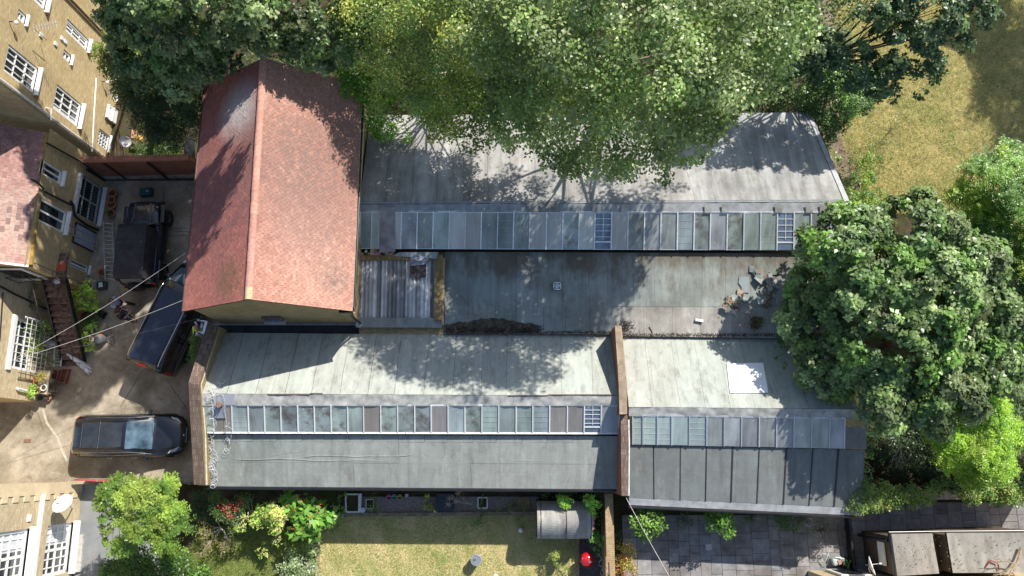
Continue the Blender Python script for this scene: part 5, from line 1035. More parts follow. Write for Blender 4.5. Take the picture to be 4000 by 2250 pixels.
bush('grey_shrub', 'dim grey-green low shrub between the glossy shrub and the round one', 'shrub', 2670, 2030, .3, [(.10, .13, .09), (.13, .16, .11)], .7, leaf=.06)
bush('dark_low_shrub', 'dark low shrub beside the garden wall below the glossy shrub', 'shrub', 2420, 2092, .2, [(.06, .09, .04), (.09, .12, .06)], .6, leaf=.06)
bush('border_plant', 'yellow-green spotted low plant under the eaves of the dark roof', 'plant', 2930, 2020, .26, [(.14, .20, .05), (.20, .22, .06), (.08, .12, .04)], .6, leaf=.06)
bush('rosemary_shrub', 'drooping dark green shrub by the wire hoop on the patio', 'shrub', 3062, 2040, .38, [(.06, .12, .04), (.085, .15, .05)], 1.1, leaf=.12, width=.03, per=60, blobs=[(3050, 2020, .8, .35), (3085, 2055, .7, .3), (3120, 2010, .7, .28)])
bush('wispy_shrub', 'thin wispy shrub with grey twigs spreading over the paving', 'shrub', 3200, 2070, .5, [(.20, .24, .12), (.26, .28, .14), (.14, .18, .08)], .9, leaf=.06, width=.02, per=22, dens=.8)
bush('trailing_ivy', 'ivy creeping in from the tree onto the pale felt roof', 'ivy', 3075, 1330, .3, [(.07, .15, .025), (.12, .22, .03)], blobs=[(3040, 1325, 3.3, .22), (3080, 1335, 3.3, .3), (3120, 1345, 3.4, .35), (3045, 1370, 3.5, .18), (3060, 1430, 4, .12), (3110, 1425, 4, .22), (3160, 1430, 4.1, .25), (3030, 1395, 3.7, .1)], leaf=.07, low=.0)
iv = thing('wall_ivy', 'dense mixed green ivy covering the boundary wall', 'ivy', P(3600, 1940)); rng = random.Random(4); bl = []
for k in range(46):
    x = 3270 + k * 17; bl.append((x, 1935 + rng.uniform(-14, 14) - (x - 3300) * .012, 1.9 + rng.uniform(-.1, .3), rng.uniform(.24, .38) * (1.3 if x < 3480 else 1.15)))
bl = [b for b in bl if not (3640 < b[0] < 3765 and b[1] > 0)] + [(3700, 1900, 1.7, .3), (3650, 1905, 1.7, .3), (3745, 1903, 1.8, .3)]
crown('foliage', bl, [(.12, .20, .04), (.20, .29, .06), (.09, .16, .03), (.26, .30, .08)], iv, leaf=.08, width=.06, rc=.2, dens=1.3, per=34, low=-.2)
mb = MB(); [mb.tube([P(3300 + k * 90, 1950, 0), P(3310 + k * 90, 1945, 1.0), P(3290 + k * 90, 1940, 1.8)], [.04, .03, .01], 5) for k in range(8)]; mb.build('stem', m_bark, iv)
iv = thing('eaves_ivy', 'ivy strip climbing the end of the dark ribbed roof', 'ivy', P(3400, 1800)); crown('foliage', [(3392 + 8 * math.sin(k), 1695 + k * 14, 3.2, .19) for k in range(17)] + [(3350, 1960, 3.0, .35), (3310, 1975, 2.9, .2), (3380, 1920, 3, .35), (3400, 1960, 2.6, .4)], [(.10, .16, .04), (.16, .23, .05), (.07, .12, .03)], iv, leaf=.08, width=.06, rc=.2, dens=1.2, per=34)
iv = thing('verge_ivy', 'bright ivy edging the right verge of the pale felt roof', 'ivy', P(3330, 760)); bl = [(3250 + k * 6.0, 600 + k * 15, 2.6 + .03 * k, .24) for k in range(17)] + [(3330 + k * 18, 780 + (k % 3) * 22, 1.4, .42) for k in range(7)] + [(3370, 700, 1.2, .5), (3400, 640, .9, .4), (3340, 640, .8, .25)]
crown('foliage', bl, [(.13, .22, .03), (.20, .30, .04), (.07, .13, .03)], iv, leaf=.08, width=.06, rc=.22, dens=1.1, per=36)
tree('meadow_scrub', 'thin scrubby saplings in the sunny dry grass', 'scrub', (3480, 500), [(3480, 480, 1.0, .35), (3560, 440, 1.1, .3), (3420, 560, .9, .4), (3500, 580, .8, .3), (3380, 470, 1.3, .3), (3450, 640, .5, .3)], [(.14, .20, .05), (.20, .25, .07), (.08, .13, .03)], r0=.02, leaf=.07, width=.035, rc=.25, dens=.7, per=20, nlimb=16)
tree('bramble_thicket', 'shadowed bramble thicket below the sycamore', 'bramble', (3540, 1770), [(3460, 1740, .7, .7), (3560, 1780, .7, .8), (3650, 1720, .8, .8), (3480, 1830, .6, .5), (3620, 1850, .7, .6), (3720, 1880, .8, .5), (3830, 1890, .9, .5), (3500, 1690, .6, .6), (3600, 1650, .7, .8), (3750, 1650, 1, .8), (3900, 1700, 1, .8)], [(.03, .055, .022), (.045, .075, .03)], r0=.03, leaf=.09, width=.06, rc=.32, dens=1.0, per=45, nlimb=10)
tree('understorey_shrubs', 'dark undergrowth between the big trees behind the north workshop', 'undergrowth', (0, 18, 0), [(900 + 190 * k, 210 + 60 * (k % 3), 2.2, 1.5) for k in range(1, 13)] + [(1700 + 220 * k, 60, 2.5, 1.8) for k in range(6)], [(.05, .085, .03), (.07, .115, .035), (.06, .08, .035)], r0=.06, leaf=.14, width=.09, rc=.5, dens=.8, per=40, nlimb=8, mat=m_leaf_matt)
bush('nettle_patch', 'dark green low plants in the sunken garden by the red wall', 'plants', 620, 600, .5, [(.06, .11, .035), (.09, .15, .04)], .9, blobs=[(600, 590, .6, .4), (660, 600, .8, .5), (560, 600, .5, .35)], leaf=.08)
bush('strap_leaf_plant', 'strappy pale leaved plant in the sunken garden corner', 'plant', 530, 610, .4, [(.25, .27, .12), (.16, .2, .07)], .6, blobs=[(520, 600, .5, .3), (560, 590, .5, .25), (550, 560, .4, .3)], leaf=.22, width=.03, per=14, mode='scatter')
# garden bed, bottom centre-left
t = bush('red_rose_bush', 'rose bush with clusters of crimson flowers under the eaves', 'rose bush', 900, 2000, .45, [(.07, .13, .03), (.11, .17, .05)], 1.4, blobs=[(880, 2000, 1.80, .4), (940, 1960, 1.80, .35), (850, 1960, 1.70, .35), (920, 2040, 1.60, .3)], leaf=.07)
def blossoms(parent, spots, z, r, cols, n=9, leaf=.05):
    pos, col = [], []
    for (x, y) in spots:
        c = np.array(P(x, y, z)); k = n; pos.append(c + RNG.normal(size=(k, 3)) * r); col.append(np.array(cols)[RNG.integers(0, len(cols), k)] * RNG.uniform(.8, 1.2, (k, 1)))
    pos = np.concatenate(pos); tag(leaves_np(pos, RNG.normal(size=pos.shape) * .5 + [0, 0, 1], leaf, leaf * .9, np.concatenate(col), 'flowers', m_leaf_matt, parent), kind='stuff')
blossoms(t, [(888, 1975), (895, 1985), (880, 1990), (900, 1965), (938, 1955), (945, 1960), (895, 2015), (905, 2020), (890, 2018), (920, 1990), (862, 1975), (925, 1985), (870, 1988)], 2.25, .06, [(.62, .02, .09), (.75, .05, .14), (.5, .02, .05)])
t = bush('canna_plants', 'big paddle-leaved plants with scarlet flowers beside the lawn', 'plant', 1205, 2030, .5, [(.13, .26, .04), (.18, .33, .06), (.09, .18, .03)], 1.3, blobs=[(1160, 1980, 2.00, .4), (1210, 1950, 1.90, .35), (1200, 2030, 2.10, .45), (1250, 2040, 1.90, .4), (1180, 2080, 1.80, .35), (1280, 2010, 1.70, .3), (1240, 2100, 1.70, .25), (1120, 1950, 1.60, .3)], leaf=.34, width=.16, per=6, rc=.3, dens=1.2)
blossoms(t, [(1165, 1945), (1180, 1955), (1190, 1958), (1120, 1975), (1150, 1990), (1210, 2020), (1208, 2045), (1178, 2070), (1250, 1980), (1238, 2000), (1095, 2068), (1145, 2065)], 2.5, .04, [(.70, .10, .06), (.75, .2, .12)], 5, .05)
bush('variegated_shrub', 'pale yellow-green shrub between the rose bush and the canna plants', 'shrub', 1070, 2040, .5, [(.42, .46, .14), (.32, .42, .10), (.22, .34, .07), (.50, .50, .2)], 1.6, blobs=[(1060, 2010, 2.10, .3), (1030, 1990, 1.90, .22), (1090, 2020, 2.20, .3), (1075, 2060, 2.00, .25), (990, 2030, 1.90, .22), (940, 2060, 1.70, .2), (1085, 2115, 1.70, .14), (1140, 1995, 2.10, .18), (1030, 2050, 1.80, .2), (1020, 2160, 1.50, .16), (960, 2010, 1.80, .15)], leaf=.13, width=.05, per=26, rc=.16)
bush('grey_leaf_shrub', 'sage green shrub at the lawn corner by the bottom edge', 'shrub', 1190, 2200, .5, [(.26, .32, .18), (.32, .36, .22), (.2, .28, .1)], 1.1, blobs=[(1140, 2170, .9, .28), (1180, 2210, .9, .42), (1220, 2150, .8, .3), (1110, 2215, .8, .3), (1235, 2210, .8, .3), (1160, 2250, .8, .35)], leaf=.07)
bush('trailing_nasturtium', 'green nasturtium with orange flowers spilling over the kerb', 'plant', 1325, 1995, .25, [(.12, .22, .05), (.17, .27, .08)], .4, blobs=[(1320, 1975, .5, .2), (1340, 2000, .35, .22), (1310, 2010, .3, .18), (1335, 1940, .5, .18)], leaf=.08, width=.08)
bush('border_clump', 'upright green clump with small yellow flowers in the gravel bed', 'plant', 1462, 1975, .22, [(.12, .22, .04), (.18, .26, .05)], .6, blobs=[(1460, 1955, .5, .18), (1465, 1985, .4, .2), (1470, 2005, .25, .12)], leaf=.09)
bush('lily_plant', 'yellowing sprawling plant left of the dark compost box', 'plant', 1670, 1965, .26, [(.28, .32, .06), (.20, .26, .06), (.36, .34, .1)], .7, blobs=[(1660, 1945, .6, .16), (1670, 1980, .5, .2), (1690, 1990, .3, .14)], leaf=.15, width=.06, per=12)
bush('fern_clump', 'green fern spilling onto the lawn by the white frame', 'fern', 1885, 2000, .28, [(.07, .15, .04), (.10, .19, .05)], .6, blobs=[(1880, 1965, .6, .24), (1885, 2005, .4, .2), (1878, 2035, .2, .15)], leaf=.16, width=.03, per=26)
bush('self_sown_weeds', 'low olive weeds beside the brown board', 'weeds', 2000, 1975, .25, [(.13, .17, .05), (.17, .20, .06)], .4, blobs=[(1985, 1975, .25, .22), (2020, 1970, .25, .2), (1960, 1990, .2, .18), (2040, 1985, .2, .15)], leaf=.06)
bush('young_conifer', 'spiky yellow-green young conifer on the shaded lawn', 'conifer', 2175, 2190, .28, [(.24, .28, .07), (.18, .24, .06)], 1.2, blobs=[(2165, 2175, .9, .2), (2185, 2160, .8, .14), (2180, 2205, .7, .17), (2205, 2222, .4, .13), (2145, 2190, .5, .12), (2220, 2230, .3, .1)], leaf=.12, width=.02, per=34, rc=.14)
bush('shed_ivy', 'lime green ivy mound on the middle of the shed roof edge', 'ivy', 2203, 1960, .2, [(.24, .42, .05), (.32, .50, .09)], blobs=[(2200, 1958, 2.25, .19), (2185, 1950, 2.20, .14), (2222, 1962, 2.20, .15), (2205, 1978, 2.20, .12)], leaf=.05, width=.045, rc=.12, per=30)
bush('corner_ivy', 'lime green ivy mound hanging over the right end of the shed', 'ivy', 2305, 1970, .25, [(.24, .42, .05), (.32, .50, .09)], blobs=[(2295, 1955, 2.1, .22), (2315, 1975, 2.05, .22), (2305, 2000, 1.9, .2), (2320, 2015, 1.6, .12)], leaf=.05, width=.045, rc=.12, per=30)
bush('wall_creeper', 'mid green creeper at the foot of the garden wall above the red barbecue', 'creeper', 2325, 2110, .22, [(.12, .25, .05), (.18, .33, .07)], blobs=[(2320, 2090, 1.0, .22), (2345, 2110, .9, .2), (2330, 2140, .7, .16), (2365, 2105, 1.4, .1), (2345, 2165, .5, .1)], leaf=.08, rc=.16)
bush('back_wall_ivy', 'dark ivy behind the curved shed under the workshop eaves', 'ivy', 2200, 1935, .25, [(.06, .14, .03), (.08, .17, .035)], blobs=[(2140 + k * 30, 1935, 1.2, .2) for k in range(8)] + [(2340, 1990, 1.2, .25), (2345, 2040, 1.0, .22)], leaf=.07)
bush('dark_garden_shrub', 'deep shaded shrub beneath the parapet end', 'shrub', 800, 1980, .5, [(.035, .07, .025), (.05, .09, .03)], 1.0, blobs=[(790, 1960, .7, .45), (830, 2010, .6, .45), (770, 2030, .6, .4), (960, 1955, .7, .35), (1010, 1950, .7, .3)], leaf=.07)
bush('parapet_creeper', 'feathery green plant growing up the parapet behind the worker', 'plant', 760, 1360, .3, [(.10, .19, .03), (.15, .25, .05)], blobs=[(775, 1318, 3.3, .22), (768, 1345, 3.2, .24), (762, 1375, 3.0, .24), (752, 1405, 2.8, .2), (778, 1300, 3.4, .12)], leaf=.08, width=.03, rc=.16, per=44)
# straggly dying shrub with bare grey branches
def bare(name, label, cat, base, n, spread, h, mat, seed, r=.02, fol=None, gen=3, up=.6):
    rng = random.Random(seed); t = thing(name, label, cat, base); mb = MB(); tips = []
    def grow(p, d, L, r_, g):
        q = p; pts = [p]; k = 4
        for i in range(k): d = (d + Vector((rng.uniform(-.35, .35), rng.uniform(-.35, .35), rng.uniform(-.2, .2)))).normalized(); q = q + d * L / k; pts.append(q)
        mb.tube(pts, [r_ * (1 - .5 * i / k) for i in range(k + 1)], 5, cap=False); tips.append(q)
        if g > 0:
            for j in range(rng.randint(2, 4)): grow(pts[rng.randint(2, k)], (d + Vector((rng.uniform(-.9, .9), rng.uniform(-.9, .9), rng.uniform(-.3, .3)))).normalized(), L * rng.uniform(.5, .75), r_ * .5, g - 1)
    for i in range(n):
        a = spread[0] + (spread[1] - spread[0]) * (i + rng.random()) / n; grow(Vector(base) + Vector((0, 0, h)), Vector((math.cos(a), math.sin(a), up * rng.uniform(0, .6))), rng.uniform(.6, 1.0) * spread[2], r, gen)
    mb.build('branches', mat, t)
    if fol:
        T = np.array([tuple(x) for x in tips]); T = T[RNG.integers(0, len(T), fol[1])] + RNG.normal(size=(fol[1], 3)) * .05
        leaves_np(T, RNG.normal(size=T.shape) + [0, 0, .6], fol[2], fol[2] * .3, np.array(fol[0])[RNG.integers(0, len(fol[0]), len(T))] * RNG.uniform(.7, 1.2, (len(T), 1)), 'foliage', m_leaf_matt, t)
    return t
bare('straggly_shrub', 'straggly half-dead shrub with bare grey branches in the wild garden', 'shrub', P(890, 2060, .2), 9, (2.2, 6.0, .62), .7, m_bark_l, 3, .024, ([(.36, .38, .12), (.28, .32, .09), (.40, .30, .10)], 1500, .09), gen=4, up=.25)
bare('pale_stem_shrub', 'bare pale forked stems reaching out under the eaves', 'shrub', P(1010, 2010, .3), 6, (0.6, 4.4, .75), .9, m_bark_l, 8, .022, None, gen=1, up=.2)
bare('dead_branch', 'pale bare dead branch hanging in the dark gap below the sycamore', 'branch', P(3520, 1735, 2.2), 4, (4.2, 5.6, .75), 0, m_bark_l, 12, .018, None, gen=2, up=-.1)
bare('dried_flower_spike', 'pinkish dried plume leaning across the compost box', 'plant', P(1845, 1970, .6), 2, (2.8, 3.2, .9), .3, simple('dried_plume', (.55, .42, .36), .9, .2, 9), 15, .012, ([(.60, .46, .38), (.7, .56, .48)], 500, .05), gen=1, up=.1)
# ------------------------------------------------------------------ vehicles
def paint(name, c, rough=.18):
    n = NT(name); co = n.pos(); col = n.mix(n.math('MULTIPLY', n.noise(co, 5, 6, .7, lo=.45, hi=.8), .25), c, tuple(x * 1.8 + .03 for x in c)); n.fin(col, n.math('ADD', n.math('MULTIPLY', n.noise(co, 3, 4), .10), rough), .0, .6)
    n.b.inputs['Coat Weight'].default_value = .8; n.b.inputs['Coat Roughness'].default_value = .06; return n.m
m_paint_k = paint('black_car_paint', (.008, .009, .013)); m_paint_n = paint('navy_car_paint', (.008, .012, .030), .25); m_tyre = simple('tyre_rubber', (.018, .018, .018), .85, .2); m_rim = simple('alloy_rim', (.22, .22, .23), .35, .1, metal=.7)
m_chrome = simple('chrome_trim', (.65, .64, .60), .25, .05, metal=.9); m_screen = simple('windscreen_glass', (.04, .08, .12), .05, .5, 1.6, spec=.9, c2=(.12, .19, .25)); m_redl = simple('red_lens', (.55, .02, .02), .2, .1); m_headl = simple('headlamp_glass', (.5, .52, .55), .12, .2, 8, spec=.9)
m_yplate = simple('yellow_plate', (.75, .48, .04), .5, .05); m_canvas = simple('black_canvas_hood', (.045, .042, .048), .85, .25, 3, bump=.5); m_orange = simple('orange_lens', (.8, .22, .03), .3, .1)
def wheel(parent, x, y, r, w=.22):
    s_ = 1 if y > 0 else -1; mb = MB(); mb.lathe((x, y - w / 2, r), [(r * .62, 0), (r * .92, 0), (r, w * .2), (r, w * .8), (r * .92, w), (r * .62, w)], 24, axis=(0, 1, 0)); t = mb.build('wheel', m_tyre, parent, local=True, smooth=True)
    mb = MB(); yy = y + s_ * (w / 2 - .02); mb.lathe((x, yy, r), [(.001, .0), (r * .15, .0), (r * .62, -.03), (r * .64, .0)], 20, axis=(0, s_, 0))
    for k in range(5): a = k * 2 * math.pi / 5; mb.box((x + math.cos(a) * r * .36, yy + s_ * .01, r + math.sin(a) * r * .36), (r * .55, .03, .05), ry=-a)
    mb.build('rim', m_rim, t, local=True)
def hull(stations, parent, mat, name='body', smooth=True):
    """stations (x, w_sill, w_mid, w_belt, z_sill, z_mid, z_belt, z_top)"""
    rings = []
    for (x, ws, wm, wb, zs, zm, zb, zt) in stations:
        h = [(0, zs), (ws * .6, zs), (ws, zs + .05), (wm, zm), (wm * .995, (zm + zb) / 2), (wb, zb), (wb * .72, lerp(zb, zt, .75)), (wb * .36, zt)]
        rings.append([(x, y, z) for y, z in h] + [(x, 0, zt)] + [(x, -y, z) for y, z in h[:0:-1]])
    mb = MB(); mb.loft([[Vector(p) for p in r] for r in rings]); return mb.build(name, mat, parent, local=True, smooth=smooth, merge=True, angle=55)
def panel(parent, name, pts, mat, off=.008, th=.01, up=None):
    pts = [Vector(p) for p in pts]; c = sum(pts, Vector()) / len(pts); n = (pts[1] - pts[0]).cross(pts[2] - pts[1]).normalized(); ctr = Vector((c.x * .6, 0, .8))
    if n.dot(c - ctr) < 0: n = -n; pts = pts[::-1]
    a = [p + n * off for p in pts]; mb = MB(); mb.face(a); bb = [p - n * th for p in a]
    for i in range(len(a)): j = (i + 1) % len(a); mb.face([bb[i], bb[j], a[j], a[i]])
    return mb.build(name, mat, parent, local=True)
def screen(parent, name, stn, mat, off=.014, wid=.97):
    g = []
    for (x, wb, zb, zt) in stn:
        h = [(wb * wid, lerp(zb, zt, .06)), (wb * .72, lerp(zb, zt, .75)), (wb * .36, zt), (0, zt), (-wb * .36, zt), (-wb * .72, lerp(zb, zt, .75)), (-wb * wid, lerp(zb, zt, .06))]
        g.append([Vector((x, y, z + off)) for y, z in h])
    mb = MB()
    for i in range(len(g) - 1):
        for j in range(6): mb.face([g[i][j], g[i][j + 1], g[i + 1][j + 1], g[i + 1][j]][::-1])
    return mb.build(name, mat, parent, local=True, smooth=True, merge=True, angle=80)
def mirror_pair(parent, x, y, z, mat):
    for s_ in (1, -1): mb = MB(); mb.box((x, s_ * (y + .10), z), (.13, .2, .13)); mb.bar((x + .04, s_ * (y - .05), z - .04), (x, s_ * (y + .05), z), .05, .04); mb.build('mirror', mat, parent, local=True, bevel=.03)
def place(px0, px1, z):
    a, b = P(*px0, z), P(*px1, z); d = b - a; return a, b, math.atan2(d.y, d.x)
# black estate car
a, b, hd = place((291, 1701), (730, 1696), .6); c = (a + b) / 2
ec = thing('estate_car', 'black estate car parked facing the parapet at the foot of the yard', 'car', (c.x, c.y - .03, 0), hd)
hull([(-2.46, .50, .56, .50, .44, .60, .78, .84), (-2.40, .70, .76, .68, .34, .62, .88, .95), (-2.28, .80, .86, .79, .28, .62, .93, 1.0), (-2.05, .88, .91, .84, .24, .62, .96, 1.02), (-1.2, .90, .925, .87, .22, .60, .96, 1.02), (0, .90, .925, .87, .22, .60, .95, 1.01), (.8, .90, .925, .86, .22, .60, .93, 1.0),
      (1.15, .90, .92, .85, .22, .58, .90, .98), (1.7, .87, .90, .78, .24, .56, .82, .90), (2.0, .82, .86, .70, .26, .54, .75, .82), (2.22, .72, .77, .60, .28, .52, .68, .73), (2.36, .58, .64, .48, .32, .51, .63, .66), (2.45, .36, .42, .30, .38, .50, .58, .60)], ec, m_paint_k)
cab = hull([(-2.36, .70, .72, .64, .90, 1.0, 1.08, 1.12), (-2.12, .78, .77, .62, .90, 1.12, 1.36, 1.40), (-1.4, .80, .79, .635, .92, 1.16, 1.42, 1.46), (-.5, .80, .79, .64, .92, 1.16, 1.44, 1.475), (.15, .80, .78, .62, .92, 1.14, 1.41, 1.455), (.55, .79, .76, .58, .92, 1.08, 1.27, 1.31), (1.0, .78, .76, .62, .92, .98, 1.03, 1.07), (1.25, .70, .68, .60, .90, .93, .95, .97)], ec, m_paint_k, 'cabin')
screen(ec, 'windscreen', [(.17, .615, 1.407, 1.452), (.55, .58, 1.27, 1.31), (1.0, .62, 1.03, 1.07), (1.16, .612, .966, .998)], m_screen, .018)
panel(ec, 'rear_window', [(-2.14, .55, 1.36), (-2.14, -.55, 1.36), (-2.38, -.6, 1.06), (-2.38, .6, 1.06)], m_winglass, .02)
panel(ec, 'sunroof', [(.02, .50, 1.478), (.02, -.50, 1.478), (-.95, -.52, 1.488), (-.95, .52, 1.488)], m_winglass, .004); panel(ec, 'sunroof', [(-1.02, .52, 1.485), (-1.02, -.52, 1.485), (-1.7, -.52, 1.462), (-1.7, .52, 1.462)], m_winglass, .004)
for s_ in (1, -1):
    mb = MB(); mb.tube([(1.15, s_ * .80, .985), (.5, s_ * .735, 1.27), (.1, s_ * .71, 1.37), (-1.0, s_ * .725, 1.37), (-1.8, s_ * .72, 1.30), (-2.02, s_ * .76, 1.16), (-1.98, s_ * .83, 1.04), (-.5, s_ * .845, 1.03), (1.15, s_ * .80, .985)], .012, 6); mb.build('window_trim', m_chrome, ec, local=True)
    panel(ec, 'side_window', [(1.0, s_ * .79, 1.0), (.45, s_ * .74, 1.25), (-.05, s_ * .72, 1.34), (-1.7, s_ * .72, 1.30), (-1.95, s_ * .78, 1.10), (-1.9, s_ * .82, 1.05)], simple('side_glass', (.03, .035, .03), .05, .2, spec=.9), .012)
    mb = MB(); mb.tube([(.25, s_ * .60, 1.47), (-.3, s_ * .62, 1.51), (-1.6, s_ * .62, 1.50), (-2.0, s_ * .60, 1.43)], .014, 6); mb.build('roof_rail', m_black, ec, local=True)
    for x in (.35, -.75): mb = MB(); mb.tube([(x - .12, s_ * .93, .86), (x - .06, s_ * .96, .87), (x + .06, s_ * .96, .87), (x + .12, s_ * .93, .86)], .016, 6); mb.build('door_handle', m_chrome, ec, local=True)
    panel(ec, 'headlight', [(2.24, s_ * .50, .71), (2.08, s_ * .70, .75), (1.80, s_ * .78, .85), (1.90, s_ * .64, .85)], m_headl, .02); panel(ec, 'tail_light', [(-2.40, s_ * .55, .92), (-2.36, s_ * .78, .90), (-2.18, s_ * .86, .95), (-2.30, s_ * .66, 1.0)], m_redl, .015)
    for x in (-1.5, 1.5): wheel(ec, x, s_ * .82, .33)
mirror_pair(ec, .92, .88, .98, m_paint_k)
mb = MB(); mb.box((2.42, 0, .55), (.06, .66, .16)); g = mb.build('grille', m_black, ec, local=True); mb = MB(); mb.bar((2.45, -.32, .60), (2.45, .32, .60), .03, .02); mb.tube([(2.36, 0, .665), (2.40, 0, .665)], .045, 10); mb.build('grille_trim', m_chrome, g, local=True)
mb = MB(); mb.tube([(1.06, .5, 1.05), (1.18, -.1, 1.03)], .010, 5); mb.build('wiper', m_black, ec, local=True); panel(ec, 'number_plate', [(-2.45, -.26, .62), (-2.45, .26, .62), (-2.44, .26, .73), (-2.44, -.26, .73)], m_yplate, .02)
for x in (-1.0,): mb = MB(); mb.bar((-.98, -.55, 1.492), (-.98, .55, 1.492), .02, .006); mb.bar((-1.75, -.5, 1.472), (-1.75, .5, 1.472), .015, .006); mb.build('roof_seam', m_chrome, ec, local=True)

ec.scale = (.965, 1, 1); ec.location.x += .06
# black van
ra, rbk_, hd = place((555, 1409), (655, 1206), 2.0); dv = (rbk_ - ra).normalized(); c = ra + dv * (2.65 - .25)
van = thing('panel_van', 'black van with silver roof rails parked beside the red tiled building', 'van', (c.x, c.y, 0), hd)
hull([(-2.66, .80, .86, .84, .40, .70, 1.0, 1.02), (-2.60, .90, .94, .90, .32, .8, 1.05, 1.06), (-2.0, .93, .955, .93, .28, .8, 1.08, 1.1), (0, .93, .955, .93, .28, .8, 1.08, 1.1), (1.3, .93, .955, .92, .28, .78, 1.06, 1.1), (1.9, .92, .94, .86, .30, .74, 1.02, 1.08), (2.35, .86, .90, .74, .32, .70, .90, .96), (2.58, .74, .78, .6, .36, .62, .78, .82), (2.66, .6, .64, .5, .4, .56, .68, .7)], van, m_paint_k)
hull([(-2.62, .88, .88, .80, .95, 1.3, 1.75, 1.80), (-2.50, .92, .91, .80, .95, 1.4, 1.86, 1.93), (-1.5, .93, .92, .80, .95, 1.4, 1.90, 1.97), (0, .93, .92, .80, .95, 1.4, 1.90, 1.97), (.9, .93, .91, .78, .95, 1.38, 1.87, 1.94), (1.25, .92, .89, .72, .95, 1.3, 1.72, 1.80), (2.0, .90, .86, .72, .95, 1.05, 1.18, 1.22), (2.2, .84, .8, .7, .95, 1.0, 1.04, 1.08)], van, m_paint_k, 'cabin')
panel(van, 'roof_panel', [(.85, .60, 1.962), (.85, -.60, 1.962), (-2.4, -.60, 1.958), (-2.4, .60, 1.958)], m_paint_n, .012)
screen(van, 'windscreen', [(1.24, .722, 1.72, 1.805), (2.0, .72, 1.18, 1.22)], m_screen, .02)
for s_ in (1, -1):
    mb = MB(); pts_ = [(.95, s_ * .72, 1.93), (.8, s_ * .72, 2.0), (-2.2, s_ * .72, 2.0), (-2.4, s_ * .72, 1.93)]; mb.tube(pts_, .022, 8); mb.build('roof_rail', m_chrome, van, local=True)
    panel(van, 'front_window', [(1.1, s_ * .89, 1.6), (.45, s_ * .885, 1.65), (.45, s_ * .93, 1.18), (1.7, s_ * .91, 1.16)], m_winglass, .012)
    panel(van, 'tail_light', [(-2.64, s_ * .90, 1.0), (-2.5, s_ * .96, 1.0), (-2.48, s_ * .90, 1.5), (-2.62, s_ * .86, 1.5)], m_redl, .02)
    panel(van, 'headlight', [(2.55, s_ * .55, .84), (2.35, s_ * .84, .9), (2.1, s_ * .88, .98), (2.3, s_ * .66, .98)], m_headl, .02)
    for x in (-1.6, 1.55): wheel(van, x, s_ * .86, .34)
    mb = MB(); mb.bar((-2.3, s_ * .965, .90), (.4, s_ * .965, .90), .02, .04); mb.build('side_moulding', m_rim, van, local=True)
mirror_pair(van, 1.45, .96, 1.2, m_black)
panel(van, 'brake_light', [(-2.53, .2, 1.90), (-2.53, -.2, 1.90), (-2.62, -.2, 1.82), (-2.62, .2, 1.82)], m_redl, .03)
panel(van, 'rear_window', [(-2.56, .66, 1.72), (-2.56, -.66, 1.72), (-2.66, -.72, 1.25), (-2.66, .72, 1.25)], m_winglass, .03)
m_letter = simple('dull_grey_lettering', (.16, .16, .17), .5, .1); Mt = Matrix.Translation((-.95, -.945, 1.45)) @ Matrix.Rotation(R(90), 4, 'X') @ Matrix.Rotation(0, 4, 'Z'); text_mesh('side_lettering', '12', .5, m_letter, van, Mt)
mb = MB(); mb.bar((-1.6, -.967, 1.12), (-.2, -.967, 1.12), .012, .07, up=(0, 0, 1)); mb.build('side_stripe', m_letter, van, local=True)

# soft-top off-roader
cc = P(505, 968, 1.85); orr = thing('off_roader', 'dark blue off-road car with black canvas hood parked by the house', 'car', (cc.x, cc.y + .55, 0), R(91.5))
hull([(-1.95, .70, .76, .74, .50, .7, .92, .94), (-1.9, .76, .80, .78, .42, .7, .98, 1.0), (0.2, .78, .82, .78, .40, .7, 1.0, 1.02), (.85, .78, .82, .76, .40, .7, 1.0, 1.04), (1.3, .70, .74, .70, .42, .72, 1.0, 1.06), (1.85, .66, .70, .66, .44, .72, .96, 1.02), (1.95, .60, .64, .6, .5, .7, .90, .92)], orr, m_paint_n)
hull([(-1.90, .72, .71, .66, .95, 1.3, 1.68, 1.72), (-1.75, .74, .72, .66, .95, 1.35, 1.80, 1.84), (-1.0, .74, .72, .66, .95, 1.35, 1.84, 1.88), (-.95, .74, .72, .65, .95, 1.35, 1.81, 1.85), (-.3, .74, .72, .66, .95, 1.35, 1.82, 1.86), (.38, .74, .72, .65, .95, 1.35, 1.79, 1.83), (.52, .73, .70, .62, .95, 1.3, 1.68, 1.72)], orr, m_canvas, 'canvas_hood', False)
panel(orr, 'windscreen', [(.52, .60, 1.68), (.52, -.60, 1.68), (.82, -.66, 1.08), (.82, .66, 1.08)], m_winglass, .02); mb = MB(); mb.bar((.5, -.68, 1.74), (.5, .68, 1.74), .10, .06); mb.build('windscreen_frame', m_black, orr, local=True)
